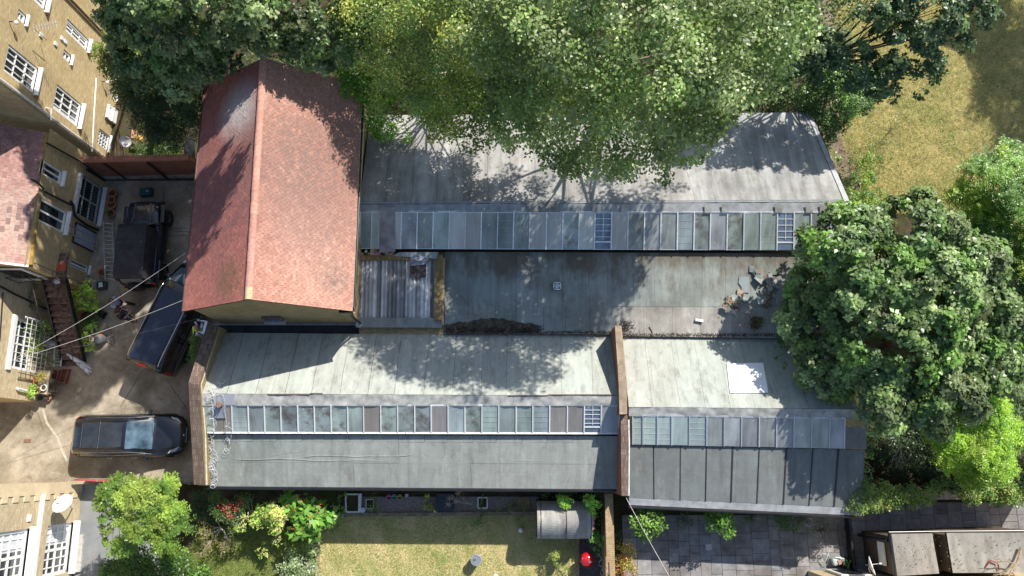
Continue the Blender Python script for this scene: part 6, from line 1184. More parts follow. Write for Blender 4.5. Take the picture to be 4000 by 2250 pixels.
for s_ in (1, -1):
    for x, l in ((1.35, .85), (-1.3, .85)): mb = MB(); mb.box((x, s_ * .84, .86), (l, .20, .10)); mb.build('wheel_arch', m_paint_n, orr, local=True, bevel=.04)
    for x in (1.3, -1.3): wheel(orr, x, s_ * .84, .38, .26)
    mb = MB(); mb.box((0.0, s_ * .86, .46), (1.5, .14, .06)); mb.build('side_step', m_black, orr, local=True); mb = MB(); mb.tube([(1.9, s_ * .52, .8), (1.97, s_ * .52, .8)], .10, 12); mb.build('headlight', m_headl, orr, local=True)
    mb = MB(); mb.box((-1.96, s_ * .70, .78), (.05, .10, .2)); mb.build('tail_light', m_redl, orr, local=True); mb = MB(); mb.box((-1.5, s_ * .66, 1.89), (.03, .03, .02)); mb.box((-.3, s_ * .5, 1.885), (.03, .03, .02)); mb.build('hood_stud', m_chrome, orr, local=True)
    mb = MB(); mb.bar((1.85, s_ * .35, 1.03), (.95, s_ * .42, 1.065), .05, .02); mb.build('bonnet_ridge', paint('pale_blue_edge', (.06, .09, .16)), orr, local=True)
mirror_pair(orr, .75, .74, 1.15, m_black); mb = MB(); mb.lathe((-2.03, .0, .95), [(.18, 0), (.34, 0), (.36, .05), (.36, .17), (.34, .22), (.18, .22)], 22, axis=(-1, 0, 0)); sp = mb.build('spare_wheel', m_tyre, orr, local=True, smooth=True); mb = MB(); mb.lathe((-2.15, 0, .95), [(.001, .0), (.19, 0)], 16, axis=(-1, 0, 0)); mb.build('rim', m_rim, sp, local=True)
mb = MB(); mb.box((2.02, 0, .55), (.12, 1.5, .14)); mb.build('front_bumper', m_black, orr, local=True, bevel=.03); mb = MB(); mb.box((-2.02, 0, .5), (.12, 1.5, .14)); mb.build('rear_bumper', m_black, orr, local=True, bevel=.03)
mb = MB(); mb.box((-2.10, .52, .60), (.03, .40, .18), ry=-.5); mb.build('number_plate', m_yplate, orr, local=True); mb = MB(); mb.box((-2.09, .62, .5), (.03, .06, .04)); mb.box((-2.09, -.62, .5), (.03, .08, .04)); mb.build('indicator', m_orange, orr, local=True); panel(orr, 'rear_window', [(-1.86, .45, 1.60), (-1.86, -.45, 1.60), (-1.95, -.5, 1.2), (-1.95, .5, 1.2)], simple('clear_plastic_window', (.25, .25, .25), .3, .3), .03)

# ------------------------------------------------------------------ people
def skin(name, verts, edges, radii, mat, parent, sub=2):
    me = bpy.data.meshes.new(name + '_cage'); me.from_pydata([tuple(v) for v in verts], edges, []); o = new_obj('skin_cage', me); md = o.modifiers.new('skin', 'SKIN')
    if not me.skin_vertices: return None
    for i, r in enumerate(radii): d = me.skin_vertices[0].data[i]; d.radius = (r, r) if not isinstance(r, tuple) else r; d.use_root = (i == 0)
    md.use_smooth_shade = True; s2 = o.modifiers.new('sub', 'SUBSURF'); s2.levels = sub; s2.render_levels = sub
    bpy.context.view_layer.update(); dg = bpy.context.evaluated_depsgraph_get(); nm = bpy.data.meshes.new_from_object(o.evaluated_get(dg)); bpy.data.objects.remove(o); bpy.data.meshes.remove(me)
    nm.name = name; add_tint(nm); nm.materials.clear(); nm.materials.append(mat); return new_obj(name, nm, parent)
def person(label, loc, rz, J, cols, group=None, vest=None, hairy=True):
    t = thing('person', label, 'person', loc, rz, group); sk, sh, tr, ha, bo = cols; V, E, Rd = [], [], []
    def add(p, r, link=None): V.append(Vector(p)); Rd.append(r); (E.append((link, len(V) - 1)) if link is not None else None); return len(V) - 1
    pel = add(J['pelvis'], .13); ch = add(J['chest'], .14, pel); nk = add(J['neck'], .055, ch); hd_ = add(J['head'], .085, nk); tp = add(Vector(J['head']) + Vector(J['hup']) * .09, .075, hd_)
    fwd = Vector(J['fwd']).normalized(); upv = Vector(J['hup']).normalized(); sd2 = upv.cross(fwd).normalized(); add(Vector(J['head']) + fwd * .105 - upv * .01, .018, hd_)
    for s_ in (1, -1): add(Vector(J['head']) + sd2 * s_ * .09, .02, hd_)
    for q, s_ in (('L', 1), ('R', -1)):
        s0 = add(J['sh' + q], .06, ch); e = add(J['el' + q], .045, s0); w = add(J['wr' + q], .03, e); hdv = (Vector(J['wr' + q]) - Vector(J['el' + q])).normalized(); pv = hdv.cross(Vector((0, 0, 1))).normalized(); pm = add(Vector(J['wr' + q]) + hdv * .06, (.035), w)
        for k in range(4): a_ = Vector(V[pm]) + hdv * .045 + pv * (k - 1.5) * .02; f1_ = add(a_, .009, pm); f2_ = add(a_ + hdv * (.03 + .006 * (k in (1, 2))) - Vector((0, 0, .012)), .008, f1_); add(V[f2_] + hdv * .018 - Vector((0, 0, .018)), .007, f2_)
        th = add(Vector(V[w]) + hdv * .035 + pv * .04 * s_, .010, w); add(V[th] + hdv * .035 + pv * .015 * s_, .008, th)
        h = add(J['hi' + q], .09, pel); kn = add(J['kn' + q], .06, h); an = add(J['an' + q], .045, kn); add(Vector(J['an' + q]) + Vector(J['ft' + q]) * .17 - Vector((0, 0, .05)), .035, an)
    skin('body', V, E, Rd, sk, t)
    P_ = lambda k: Vector(J[k]); L_ = lambda a, b, f: lerp(P_(a), P_(b), f)
    v = [P_('pelvis') + Vector((0, 0, .02)), P_('chest'), P_('shL'), P_('shR'), L_('shL', 'elL', .75), L_('shR', 'elR', .75), L_('chest', 'neck', .55)]
    skin('shirt', v, [(0, 1), (1, 2), (1, 3), (2, 4), (3, 5), (1, 6)], [.155, (.175, .175), .09, .09, .068, .068, .09], sh, t)
    v = [P_('pelvis') - Vector((0, 0, .02)), P_('hiL'), P_('knL'), P_('anL') + Vector((0, 0, .06)), P_('hiR'), P_('knR'), P_('anR') + Vector((0, 0, .06))]; skin('trousers', v, [(0, 1), (1, 2), (2, 3), (0, 4), (4, 5), (5, 6)], [.145, .105, .075, .062, .105, .075, .062], tr, t)
    for q in 'LR': a_ = P_('an' + q); f = P_('ft' + q).normalized(); skin('shoe', [a_ - f * .05 - Vector((0, 0, .03)), a_ + f * .08 - Vector((0, 0, .05)), a_ + f * .19 - Vector((0, 0, .055))], [(0, 1), (1, 2)], [.05, .052, .04], bo, t)
    H = P_('head') + upv * .045 - fwd * .012; mb = MB(); pr = [(.098 * math.cos(k * math.pi / 16), .105 * math.sin(k * math.pi / 16)) for k in range(0 if hairy == 1 else -1, 9)]; pr[-1] = (.001, pr[-1][1]); mb.lathe(H, pr, 16, axis=upv - fwd * .35)
    mb.build('hair', ha, t, local=True, smooth=True)
    if hairy == 'long': skin('long_hair', [H - fwd * .03, H - fwd * .10 - upv * .10, H - fwd * .12 - upv * .26], [(0, 1), (1, 2)], [.10, .085, .05], ha, t)
    for s_ in (1, -1): mb = MB(); mb.lathe(P_('head') + fwd * .085 + sd2 * s_ * .032 + upv * .02, [(.001, -.01), (.010, 0), (.001, .01)], 8, axis=fwd); mb.build('eye', m_black, t, local=True)
    mb = MB(); mb.box(P_('head') + fwd * .09 - upv * .05, (.03, .03, .01), rz=math.atan2(fwd.y, fwd.x)); mb.build('mouth', simple('lips', (.35, .12, .10), .6), t, local=True)
    if vest:
        v = [P_('pelvis') + Vector((0, 0, .05)), P_('chest'), P_('shL') * .9 + P_('chest') * .1, P_('shR') * .9 + P_('chest') * .1]; skin('hi_vis_vest', v, [(0, 1), (1, 2), (1, 3)], [.185, .22, .115, .115], vest, t)
        for q in 'LR': mb = MB(); c_ = L_('sh' + q, 'el' + q, .05); mb.lathe(c_ - Vector((0, 0, 0)), [(.095, -.03), (.10, .0), (.095, .03)], 14, axis=P_('el' + q) - P_('sh' + q)); mb.build('reflective_band', m_white, t, local=True)
    return t
m_skinp = simple('skin_tone', (.52, .28, .20), .55, .1, 8); m_grey_sh = simple('grey_blue_tshirt', (.30, .33, .42), .9, .12, 9); m_dk_cloth = simple('dark_cloth', (.02, .02, .024), .9, .2, 9); m_jean = simple('blue_denim', (.06, .09, .17), .9, .2, 9); m_hair_d = simple('dark_hair', (.02, .014, .010), .6, .2, 12); m_hv = simple('fluorescent_yellow', (.62, .85, .04), .7, .06, 6); m_boot = simple('dark_shoe', (.03, .03, .035), .7, .2); m_skin2 = simple('tanned_skin', (.42, .21, .14), .55, .1, 8)
def pose(lean=0, lookdown=.5, **k):
    J = dict(pelvis=(0, 0, .95), chest=(lean * .5, 0, 1.32), neck=(lean * .85 + .01, 0, 1.50), head=(lean + .05 * (1 + lookdown), 0, 1.61), hup=(lookdown * .45, 0, .9), fwd=(1, 0, -lookdown), shL=(lean * .7, .19, 1.42), shR=(lean * .7, -.19, 1.42),
             elL=(.12 + lean * .6, .26, 1.15), elR=(.12 + lean * .6, -.26, 1.15), wrL=(.33 + lean * .7, .10, 1.12), wrR=(.33 + lean * .7, -.10, 1.12), hiL=(0, .10, .90), hiR=(0, -.10, .90), knL=(.05, .12, .49), knR=(.05, -.12, .49), anL=(0, .13, .09), anR=(0, -.13, .09), ftL=(1, .15, 0), ftR=(1, -.15, 0)); J.update(k); return J
l1 = P(505, 1203, 0); person('person in a grey t-shirt and black trousers looking down at a phone', (l1.x, l1.y, 0), R(-8), pose(-.02, .6, knL=(.22, .14, .50), anL=(.33, .17, .09), knR=(.12, -.20, .48), anR=(.10, -.27, .09), pelvis=(.02, 0, .93)), (m_skinp, m_grey_sh, m_dk_cloth, m_hair_d, m_boot), 'people standing together in the yard')
ph = thing('phone', 'small pale phone held by the person in the grey t-shirt', 'phone', (l1.x + .38, l1.y - .06, 1.13)); mb = MB(); mb.box((l1.x + .38, l1.y - .06, 1.15), (.15, .075, .01), rz=R(-8)); mb.build('phone_case', m_white, ph)
l2 = P(518, 1248, 0); person('person with long dark hair in a black top and jeans beside the grey t-shirt', (l2.x, l2.y, 0), R(25), pose(.10, .7, knL=(.12, .12, .49), elL=(.2, .2, 1.16), wrL=(.36, .05, 1.1)), (m_skinp, m_dk_cloth, m_jean, m_hair_d, m_boot), 'people standing together in the yard', hairy='long')
wz = 2.2; l3 = P(768, 1282, wz + 1.6); wl = l3.x - .22; person('person in a fluorescent yellow vest reaching to the wall top from a stepladder', (wl, l3.y, wz), R(8), pose(.16, .55, elL=(.34, .30, 1.30), elR=(.30, -.16, 1.25), wrL=(.52, .20, 1.34), wrR=(.50, -.05, 1.32)), (m_skin2, m_dk_cloth, m_dk_cloth, m_skin2, m_boot), vest=m_hv)
sl = thing('stepladder', 'white topped stepladder standing against the parapet under the worker', 'ladder', (wl + .25, l3.y, 0)); mb = MB()
for y in (-.28, .28): mb.bar((wl - .25, l3.y + y * 1.1, 0), (wl + .38, l3.y + y, 4.1), .05, .09); mb.bar((wl + .7, l3.y + y * 1.1, 0), (wl + .42, l3.y + y, 4.0), .04, .06)
mb.build('rail', m_steel, sl)
for k in range(1, 13): mb = MB(); f = k / 14; mb.bar((wl - .25 + .63 * f, l3.y - .28, 4.1 * f), (wl - .25 + .63 * f, l3.y + .28, 4.1 * f), .09, .03); mb.build('tread', m_steel, sl)
mb = MB(); tx = P(799, 1278, 4.15).x; ty = P(799, 1278, 4.15).y; mb.bar((tx + .04, ty + .26, 4.12), (tx - .04, ty - .27, 4.12), .09, .05); mb.bar((tx + .04, ty + .24, 4.14), (tx - .18, ty + .27, 4.14), .04, .05); mb.bar((tx - .04, ty - .22, 4.14), (tx - .24, ty - .18, 4.14), .04, .05); mb.build('top_guard', m_white, sl)
mb = MB(); mb.box((wl - .02, l3.y, wz - .03), (.36, .5, .05)); mb.build('platform', m_steel, sl)

# ------------------------------------------------------------------ iron staircase and railing
st = thing('outside_staircase', 'rusty brown outside staircase with black stringers climbing along the house front', 'staircase', (-19.9, 5.6, 0))
top, bot = P(212, 1085, 2.3), P(292, 1425, 0.0); N = 14; m_step = simple('rusty_brown_tread', (.13, .075, .06), .85, .5, 7, c2=(.22, .14, .11))
dirs = (bot - top); hz = Vector((dirs.x, dirs.y, 0)).normalized(); sdv = Vector((-hz.y, hz.x, 0)); Wd = .92
for k in range(N):
    f = (k + .5) / N; c_ = lerp(top, bot, f); mb = MB(); mb.bar(c_ - sdv * Wd / 2, c_ + sdv * Wd / 2, .33, .045, tint=random.uniform(.7, 1.3)); mb.build('tread', m_step, st)
for s_ in (1, -1): mb = MB(); o_ = sdv * s_ * (Wd / 2 + .03); mb.bar(top + o_, bot + o_ + W_((0, 0, .05)), .06, .26); mb.build('stringer', m_black, st)
mb = MB(); pl = top - hz * .55; mb.bar(pl - sdv * .5 + W_((0, 0, 0)), pl + sdv * .5, 1.1, .05); mb.build('landing', m_step, st); mb = MB(); mb.box(pl + W_((.1, -.1, .05)), (.75, .35, .03), rz=.1); mb.build('doormat', simple('red_doormat', (.40, .09, .05), .95, .25, 9), st)
mb = MB()
for s_ in (1,): 
    o_ = -sdv * (Wd / 2 + .03); mb.tube([top + o_ + W_((0, 0, .95)), bot + o_ + W_((0, 0, .95))], .018, 6); mb.tube([top + o_ - hz * 1.1 + W_((0, 0, .95)), top + o_ + W_((0, 0, .95))], .018, 6)
    for k in range(6): c_ = lerp(top, bot, k / 5) + o_; mb.tube([c_, c_ + W_((0, 0, .95))], .014, 5)
o_ = sdv * (Wd / 2 + .03); mb.tube([top + o_ + W_((0, 0, .95)), bot + o_ + W_((0, 0, .95))], .016, 6); mb.tube([bot + o_, bot + o_ + W_((0, 0, .95))], .016, 6); mb.build('handrail', simple('rust_flecked_rail', (.10, .07, .06), .8, .5, 14), st)
rl = thing('landing_railing', 'black iron railing around the landing above the stair', 'railing', (-21, 7.2, 0)); mb = MB(); z_ = 3.2; pr = [P(20, 1085, z_), P(85, 1078, z_), P(215, 1090, z_), P(275, 1088, z_), P(118, 1020, 3.9)]
mb.tube(pr[:4], .016, 6); mb.tube([p - W_((0, 0, .9)) for p in pr[:4]], .014, 6); [mb.tube([p, p - W_((0, 0, 1.0))], .014, 6) for p in pr[:4]]; mb.tube([pr[3], pr[4]], .016, 6); mb.build('rails', m_black, rl)
pk = thing('white_tub', 'small round white tub at the top of the stair', 'tub', P(228, 1101, 2.35)); mb = MB(); mb.lathe(P(228, 1101, 2.35), [(.09, 0), (.12, .12), (.13, .13), (.11, .13), (.09, .03), (.001, .03)], 16); mb.build('tub', m_white_d, pk)

# ------------------------------------------------------------------ yard clutter
def pot(name, label, px, py, r, h, mat=m_terra, z=0.0, fill=m_soil, rim=True, group=None):
    c_ = P(px, py, z + h); c_.z = z; t = thing(name, label, 'plant pot', c_, group=group); mb = MB(); mb.lathe(c_, [(r * .62, 0), (r * .95, h * .82), (r * 1.08 if rim else r, h * .82), (r * 1.08 if rim else r, h), (r * .9, h), (r * .86, h * .85)], 20); mb.build('pot', mat, t, smooth=True)
    mb = MB(); mb.lathe(c_ + W_((0, 0, h * .84)), [(.001, .02), (r * .86, 0)], 14); mb.build('compost', fill, t); return t
def plant_in(t, px, py, z, r, pal, **k):
    kw = dict(leaf=.09, width=.05, rc=.14, dens=1.1, per=26); kw.update(k); crown('foliage', [(px, py, z, r)], pal, t, **kw)
pot('terracotta_pot', 'large empty terracotta pot nearest the red brick wall', 436, 754, .20, .32); pot('terracotta_pot', 'terracotta pot leaning between two larger pots by the barred window', 433, 778, .18, .30, z=.05); pot('terracotta_pot', 'wide terracotta pot with dead stems below the leaning pot', 433, 797, .22, .3)
t = pot('terracotta_pot', 'terracotta pot of small green plant beside the long ladder top', 430, 833, .19, .26); plant_in(t, 430, 830, .32, .15, [(.09, .15, .05), (.14, .2, .07)])
sc = pot('scalloped_pot', 'terracotta pot with scalloped rim beside the small window', 396, 1064, .19, .30); mb = MB(); c_ = P(396, 1064, .3); [mb.lathe(c_ + W_((math.cos(a) * .2, math.sin(a) * .2, -.02)), [(.001, .03), (.045, 0), (.04, -.04)], 8) for a in [k * math.pi / 5 for k in range(10)]]; mb.build('scalloped_rim', m_terra, sc)
t = pot('terracotta_pot', 'brown pot of a yellow-green leafy plant beside the stair', 330, 1232, .24, .34); crown('foliage', [(330, 1150, .9, .28), (300, 1170, .8, .25), (360, 1160, .8, .25), (335, 1195, .7, .25), (345, 1120, .8, .2), (375, 1190, .7, .18), (315, 1205, .7, .15)], [(.24, .34, .05), (.32, .42, .07), (.18, .28, .04)], t, leaf=.20, width=.12, rc=.2, dens=1.0, per=16)
t = pot('black_pot', 'black pot of spiky green grass plant beside the stair', 352, 1268, .18, .26, m_bplastic)
def spiky(t, px, py, z, n, L, pal, w=.014, el=(.1, 1.2)):
    c_ = np.array(P(px, py, z)); a = RNG.uniform(0, 6.28, n); e = RNG.uniform(*el, n); d = np.stack([np.cos(a) * np.cos(e), np.sin(a) * np.cos(e), np.sin(e)], 1); pos = c_ + d * .03; nr = unit(np.array([0, 0, 1.]) + d * .1)
    K = 3; pp, dd, cc_ = [], [], []; col = np.array(pal)[RNG.integers(0, len(pal), n)] * RNG.uniform(.75, 1.25, (n, 1)); ll = L * RNG.uniform(.6, 1.1, n)
    for k in range(K): s_ = k / K; pp.append(pos + d * (ll * s_)[:, None] - np.array([0, 0, 1.]) * (ll * s_ ** 2 * .35)[:, None]); dk = d - np.array([0, 0, 1.]) * (.7 * s_); dd.append(unit(dk)); cc_.append(col)
    leaves_np(np.concatenate(pp), np.tile(nr, (K, 1)), L / K * 1.25, w * 1.8, np.concatenate(cc_), 'foliage', m_leaf, t, dirs=np.concatenate(dd), fold=.1)
spiky(t, 352, 1262, .35, 240, .5, [(.10, .17, .04), (.14, .22, .06), (.07, .12, .03)])
t = bush('cordyline', 'spiky yellow-green palm-like plant in front of the white trellis', 'plant', 128, 1352, .1, [(.34, .44, .08)], .6, blobs=[(125, 1350, .4, .06)]); spiky(t, 125, 1352, .9, 170, .5, [(.36, .46, .09), (.28, .38, .07), (.45, .52, .15)], .03, (-.1, 1.2))
t = bush('small_cordyline', 'smaller spiky plant below the palm-like one by the trellis', 'plant', 100, 1405, .1, [(.3, .4, .08)], .5, blobs=[(100, 1405, .3, .05)]); spiky(t, 100, 1405, .7, 110, .38, [(.32, .42, .09), (.4, .48, .14)], .025, (0, 1.2))
bush('window_jasmine', 'dark climbing plant on the shaded house wall left of the stair', 'climber', 120, 1160, .3, [(.07, .11, .04), (.12, .16, .08)], blobs=[(105, 1150, 1.4, .35), (140, 1180, 1.2, .32), (110, 1200, 1.2, .25), (150, 1130, 1.4, .22)], leaf=.07)
bush('leafy_climber', 'green climbing plant between the trellis top and the stair', 'climber', 180, 1280, .3, [(.10, .18, .04), (.17, .27, .06)], blobs=[(185, 1260, 1.1, .25), (165, 1290, .9, .25), (200, 1290, .8, .22), (130, 1265, 1.2, .22), (150, 1310, .8, .2), (110, 1290, 1.4, .12)], leaf=.12, width=.06)
bush('rockery_plants', 'tangle of green and brown plants below the trellis', 'plants', 160, 1410, .3, [(.12, .17, .05), (.22, .17, .08), (.17, .24, .07)], blobs=[(150, 1400, .5, .25), (175, 1420, .4, .22), (140, 1430, .4, .22), (110, 1440, .4, .2), (190, 1395, .4, .2)], leaf=.08)
t = pot('white_pot', 'pot of yellow-green geranium leaves beside the drum vacuum', 338, 1338, .16, .2, m_white_d); crown('foliage', [(325, 1325, .4, .2), (345, 1350, .35, .2), (360, 1362, .3, .15), (325, 1310, .4, .15)], [(.36, .44, .09), (.28, .38, .07)], t, leaf=.09, width=.085, rc=.14, dens=1.1, per=20)
# drum vacuum / washer
va = thing('drum_vacuum', 'grey rounded drum machine with two orange labels and a hose', 'vacuum cleaner', P(388, 1325)); c_ = P(388, 1325, .3); c_.z = 0; mb = MB(); mb.lathe(c_, [(.2, .02), (.22, .05), (.235, .28), (.22, .36), (.14, .44), (.001, .46)], 22); mb.build('drum', simple('grey_plastic', (.16, .18, .20), .5, .1), va, smooth=True)
for (x, y, rz) in ((376, 1316, .6), (397, 1311, -.8)): 
    q_ = P(x, y, .42); mb = MB(); mb.box(q_, (.12, .085, .02), rz=rz, ry=.25 if x > 385 else -.25); lb = mb.build('label', m_orange, va); mb = MB(); mb.box(q_ + W_((0, 0, .013)), (.05, .02, .01), rz=rz + .5); mb.build('label_mark', m_black, lb)
mb = MB(); mb.tube([P(400, 1310, .3), P(418, 1330, .05), P(440, 1352, .03), P(446, 1340, .03), P(440, 1320, .03), P(428, 1290, .03), P(415, 1270, .03)], .018, 6); mb.build('hose', simple('brown_hose', (.25, .20, .16), .6), va)
def crate(name, label, cat, px, py, d, rz, mat, z=0, wall=.02, base=True):
    c_ = P(px, py, z + d[2]); c_.z = z; t = thing(name, label, cat, c_); w, l, h = d; mb = MB(); Mz = Matrix.Rotation(rz, 3, 'Z')
    for (ox, oy, sx, sy) in ((0, l / 2, w, wall), (0, -l / 2, w, wall), (w / 2, 0, wall, l), (-w / 2, 0, wall, l)): mb.box(c_ + Mz @ W_((ox, oy, h / 2)), (sx + wall * (sy == wall), sy - wall * .9 * (sx == wall), h), rz=rz)
    mb.box(c_ + W_((0, 0, .02)), (w - wall, l - wall, .02), rz=rz); mb.build('shell', mat, t); return t, c_
m_gcr = simple('green_plastic', (.012, .085, .075), .5, .15); t, c_ = crate('recycling_crate', 'dark green recycling crate with white and red mark above the off-roader', 'crate', 567, 748, (.52, .36, .28), R(6), m_gcr)
mb = MB(); mb.box(c_ + W_((0, 0, .29)), (.50, .34, .015), rz=R(6)); mb.build('lid', m_gcr, t); mb = MB(); mb.tube([c_ + W_((.10 + .05 * math.cos(a), .0 + .05 * math.sin(a), .305)) for a in [k * 1.0 for k in range(5)]], .012, 5); mb.build('arrow_mark', m_white, t); mb = MB(); mb.box(c_ + W_((.12, -.01, .305)), (.05, .05, .01), rz=.7); mb.build('red_mark', m_redl, t)
t, c_ = crate('white_box', 'open white box with orange item beside the house wall', 'box', 344, 1103, (.36, .34, .3), R(-12), m_white_d); mb = MB(); mb.box(c_ + W_((.03, 0, .1)), (.18, .16, .12), rz=.3); mb.build('contents', simple('orange_bottle', (.5, .2, .12), .6), t)
t, c_ = crate('grey_bin', 'grey tub holding a crumpled white bag next to the white box', 'tub', 392, 1113, (.36, .34, .3), R(5), simple('dark_grey_tub', (.10, .11, .12), .6)); mb = MB(); crumple(mb, c_ + W_((-.12, .12, .26)), c_ + W_((.08, .14, .28)), c_ + W_((.10, -.08, .22)), c_ + W_((-.10, -.1, .24)), 8, 8, .03, 3); mb.build('plastic_bag', m_white, t)
t = thing('fallen_bucket', 'black bucket lying on its side between the plants and the people', 'bucket', P(398, 1228)); c_ = P(398, 1228, .16); mb = MB(); mb.lathe(c_ + W_((-.2, .12, 0)), [(.13, 0), (.16, .36), (.175, .37), (.15, .37), (.12, .03), (.001, .03)], 20, axis=(.85, -.45, -.05)); mb.build('bucket', m_bplastic, t)
def trough(label, px, py, d, rz, z=0):
    t, c_ = crate('trough_planter', label, 'planter', px, py, d, rz, simple('red_brown_plastic', (.26, .075, .05), .6, .15), z, .035); mb = MB(); mb.box(c_ + W_((0, 0, d[2] * .6)), (d[0] - .06, d[1] - .06, .03), rz=rz); mb.build('compost', m_soil, t); return t
trough('empty red-brown trough planter standing on the concrete, outer one of two', 247, 1467, (.26, .60, .24), R(-8)); trough('smaller orange-brown trough planter beside the wooden bench end', 214, 1463, (.24, .42, .2), R(-4), .1)
tb = thing('potting_table', 'pale wooden table crowded with pots against the sunlit house', 'table', P(170, 1510)); mb = MB(); a_, b_ = P(150, 1460, .7), P(180, 1540, .7); mb.slab([P(148, 1445, .7), P(196, 1448, .7), P(182, 1541, .7), P(140, 1535, .7)], .05); mb.build('table_top', simple('pale_plank', (.40, .33, .27), .85, .2, 5), tb)
for (x, y) in ((152, 1450), (190, 1452), (180, 1535), (146, 1530)): mb = MB(); q_ = P(x, y, .65); mb.box((q_.x, q_.y, .33), (.06, .06, .65)); mb.build('leg', m_wood, tb)
bn = thing('dark_bench', 'low dark bench between the potting table and the planters', 'bench', P(205, 1510)); mb = MB(); mb.slab([P(193, 1480, .42), P(220, 1482, .42), P(214, 1532, .42), P(188, 1530, .42)], .05); mb.build('seat', simple('dark_timber', (.09, .075, .06), .85), bn)
for (x, y) in ((196, 1485), (216, 1486), (211, 1528), (192, 1527)): mb = MB(); q_ = P(x, y, .4); mb.box((q_.x, q_.y, .19), (.05, .05, .38)); mb.build('leg', m_wood, bn)
t = pot('white_bowl', 'white round bowl pot on the potting table', 169, 1514, .13, .14, m_white, z=.7); t = pot('terracotta_pot', 'terracotta pot of lettuce green leaves on the table end by the wall', 143, 1526, .15, .2, z=.7); plant_in(t, 130, 1528, 1.0, .2, [(.22, .38, .06), (.3, .45, .1)], leaf=.11)
t = pot('terracotta_pot', 'orange pot of wispy straw-coloured grass on the potting table', 158, 1482, .12, .16, z=.7); spiky(t, 163, 1474, .95, 150, .3, [(.42, .34, .12), (.3, .28, .1)], .012)
t = pot('terracotta_pot', 'small orange pot at the wall side of the potting table', 136, 1478, .10, .14, z=.7); t = pot('terracotta_pot', 'small orange pot beside the white bowl on the table', 139, 1492, .11, .14, z=.7); t = pot('blue_glazed_pot', 'blue-grey glazed pot on the ground at the house corner', 157, 1552, .16, .22, simple('blue_glaze', (.12, .19, .23), .3)); t = pot('terracotta_pot', 'orange pot with pale plants at the house corner, last of the group', 187, 1552, .15, .2); plant_in(t, 184, 1550, .25, .1, [(.4, .4, .36), (.5, .45, .4)], leaf=.06)
t = pot('terracotta_pot', 'dark old pot of green shoots by the trellis foot', 140, 1452, .12, .2, simple('dark_clay', (.14, .09, .06), .9)); plant_in(t, 135, 1464, .3, .13, [(.2, .3, .06)])
bt = thing('glass_bottles', 'pair of pale plastic bottles lying on the potting table', 'bottles', P(165, 1498, .75)); mb = MB(); [mb.lathe(P(150, 1495 + k * 5, .76), [(.03, 0), (.035, .16), (.012, .22), (.012, .26)], 10, axis=(1, .1, 0)) for k in range(2)]; mb.build('bottle', simple('clear_plastic', (.5, .55, .62), .15, .1, spec=.8), bt)
# folded parasol and poles
ps = thing('folded_parasol', 'folded grey and white striped parasol lying at the stair foot', 'parasol', P(315, 1430)); mb = MB(); a_, b_ = P(263, 1384, .5), P(350, 1448, .2); n_ = 16; rng = random.Random(2)
for k in range(n_): o_ = W_((rng.uniform(-.05, .05), rng.uniform(-.2, .2), rng.uniform(0, .12))); mb.bar(a_ + o_ * .1, b_ + o_ * 1.1 + (b_ - a_) * rng.uniform(-.05, .1), .05, .02, tint=rng.choice((.55, .8, 1.0, 1.05)))
mb.build('canopy_folds', simple('grey_white_canvas', (.55, .56, .60), .8, .3, 8), ps); mb = MB(); mb.tube([a_ + (a_ - b_) * .05, b_ + (b_ - a_) * .12], .02, 6); mb.build('pole', m_galv, ps)
# ladders
def ladder(label, p0, p1_, w, n, mat, sidev=None):
    p0, p1_ = Vector(p0), Vector(p1_); d = (p1_ - p0).normalized(); s_ = (sidev if sidev is not None else d.cross(Vector((0, 0, 1)))).normalized() * w / 2; t = thing('ladder', label, 'ladder', (p0.x, p0.y, 0))
    for q in (s_, -s_): mb = MB(); mb.bar(p0 + q, p1_ + q, .07, .035); mb.build('rail', mat, t)
    mb = MB(); [mb.tube([lerp(p0, p1_, (k + .5) / n) - s_, lerp(p0, p1_, (k + .5) / n) + s_], .016, 6) for k in range(n)]; mb.build('rungs', mat, t); return t
ladder('long pale aluminium ladder standing on edge beside the off-roader', P(421, 865, .35), P(430, 1098, .35), .38, 14, m_galv, Vector((1, 0, -.4))); 
la, lb = on2(268, 893, .35), on2(375, 950, .3); ladder('aluminium ladder leaning across the pale blue door', (lb.x, lb.y, .1), (la.x, la.y, la.z), .34, 9, m_steel, s2); ladder('white ladder lying beside the lower end of the stair', P(229, 1345, .3), P(224, 1432, .3), .32, 7, m_galv)
wc_ = thing('white_sack', 'pale grey plastic sack under the stair', 'sack', P(195, 1345)); mb = MB(); mb.lathe(P(175, 1342, .2), [(.05, 0), (.17, .1), (.2, .35), (.16, .6), (.04, .68)], 14, axis=(1, -.1, .05)); mb.build('sack', simple('pale_sack', (.42, .44, .48), .6, .2, 7, bump=.6), wc_, smooth=True)
def cable(label, pts, r, mat, name='overhead_cable'):
    mb = MB(); q = []
    for i in range(len(pts) - 1):
        a_, b_ = P(*pts[i]), P(*pts[i + 1])
        for k in range(6): f = k / 6; q.append(lerp(a_, b_, f) - W_((0, 0, .25 * math.sin(math.pi * f))))
    q.append(P(*pts[-1])); mb.tube(q, r, 5); return tag(mb.build(name, mat), label, 'cable')
m_cab = simple('pale_cable', (.60, .56, .50), .7, .1)
cable('white overhead cable from the trellis house to the tiled roof corner, lower one', [(60, 1405, 5.0), (717, 1172, 5.9)], .008, m_cab); cable('white overhead cable crossing above the off-roader, upper one', [(60, 1400, 5.0), (725, 988, 5.9)], .007, m_cab); cable('thin dark overhead cable from the stair rail over the van', [(150, 1385, 3.4), (830, 1230, 4.2)], .005, m_rim); cable('thin black telephone wire running down beside the stair', [(88, 1075, 5.2), (200, 1400, 3.5)], .008, m_bplastic)
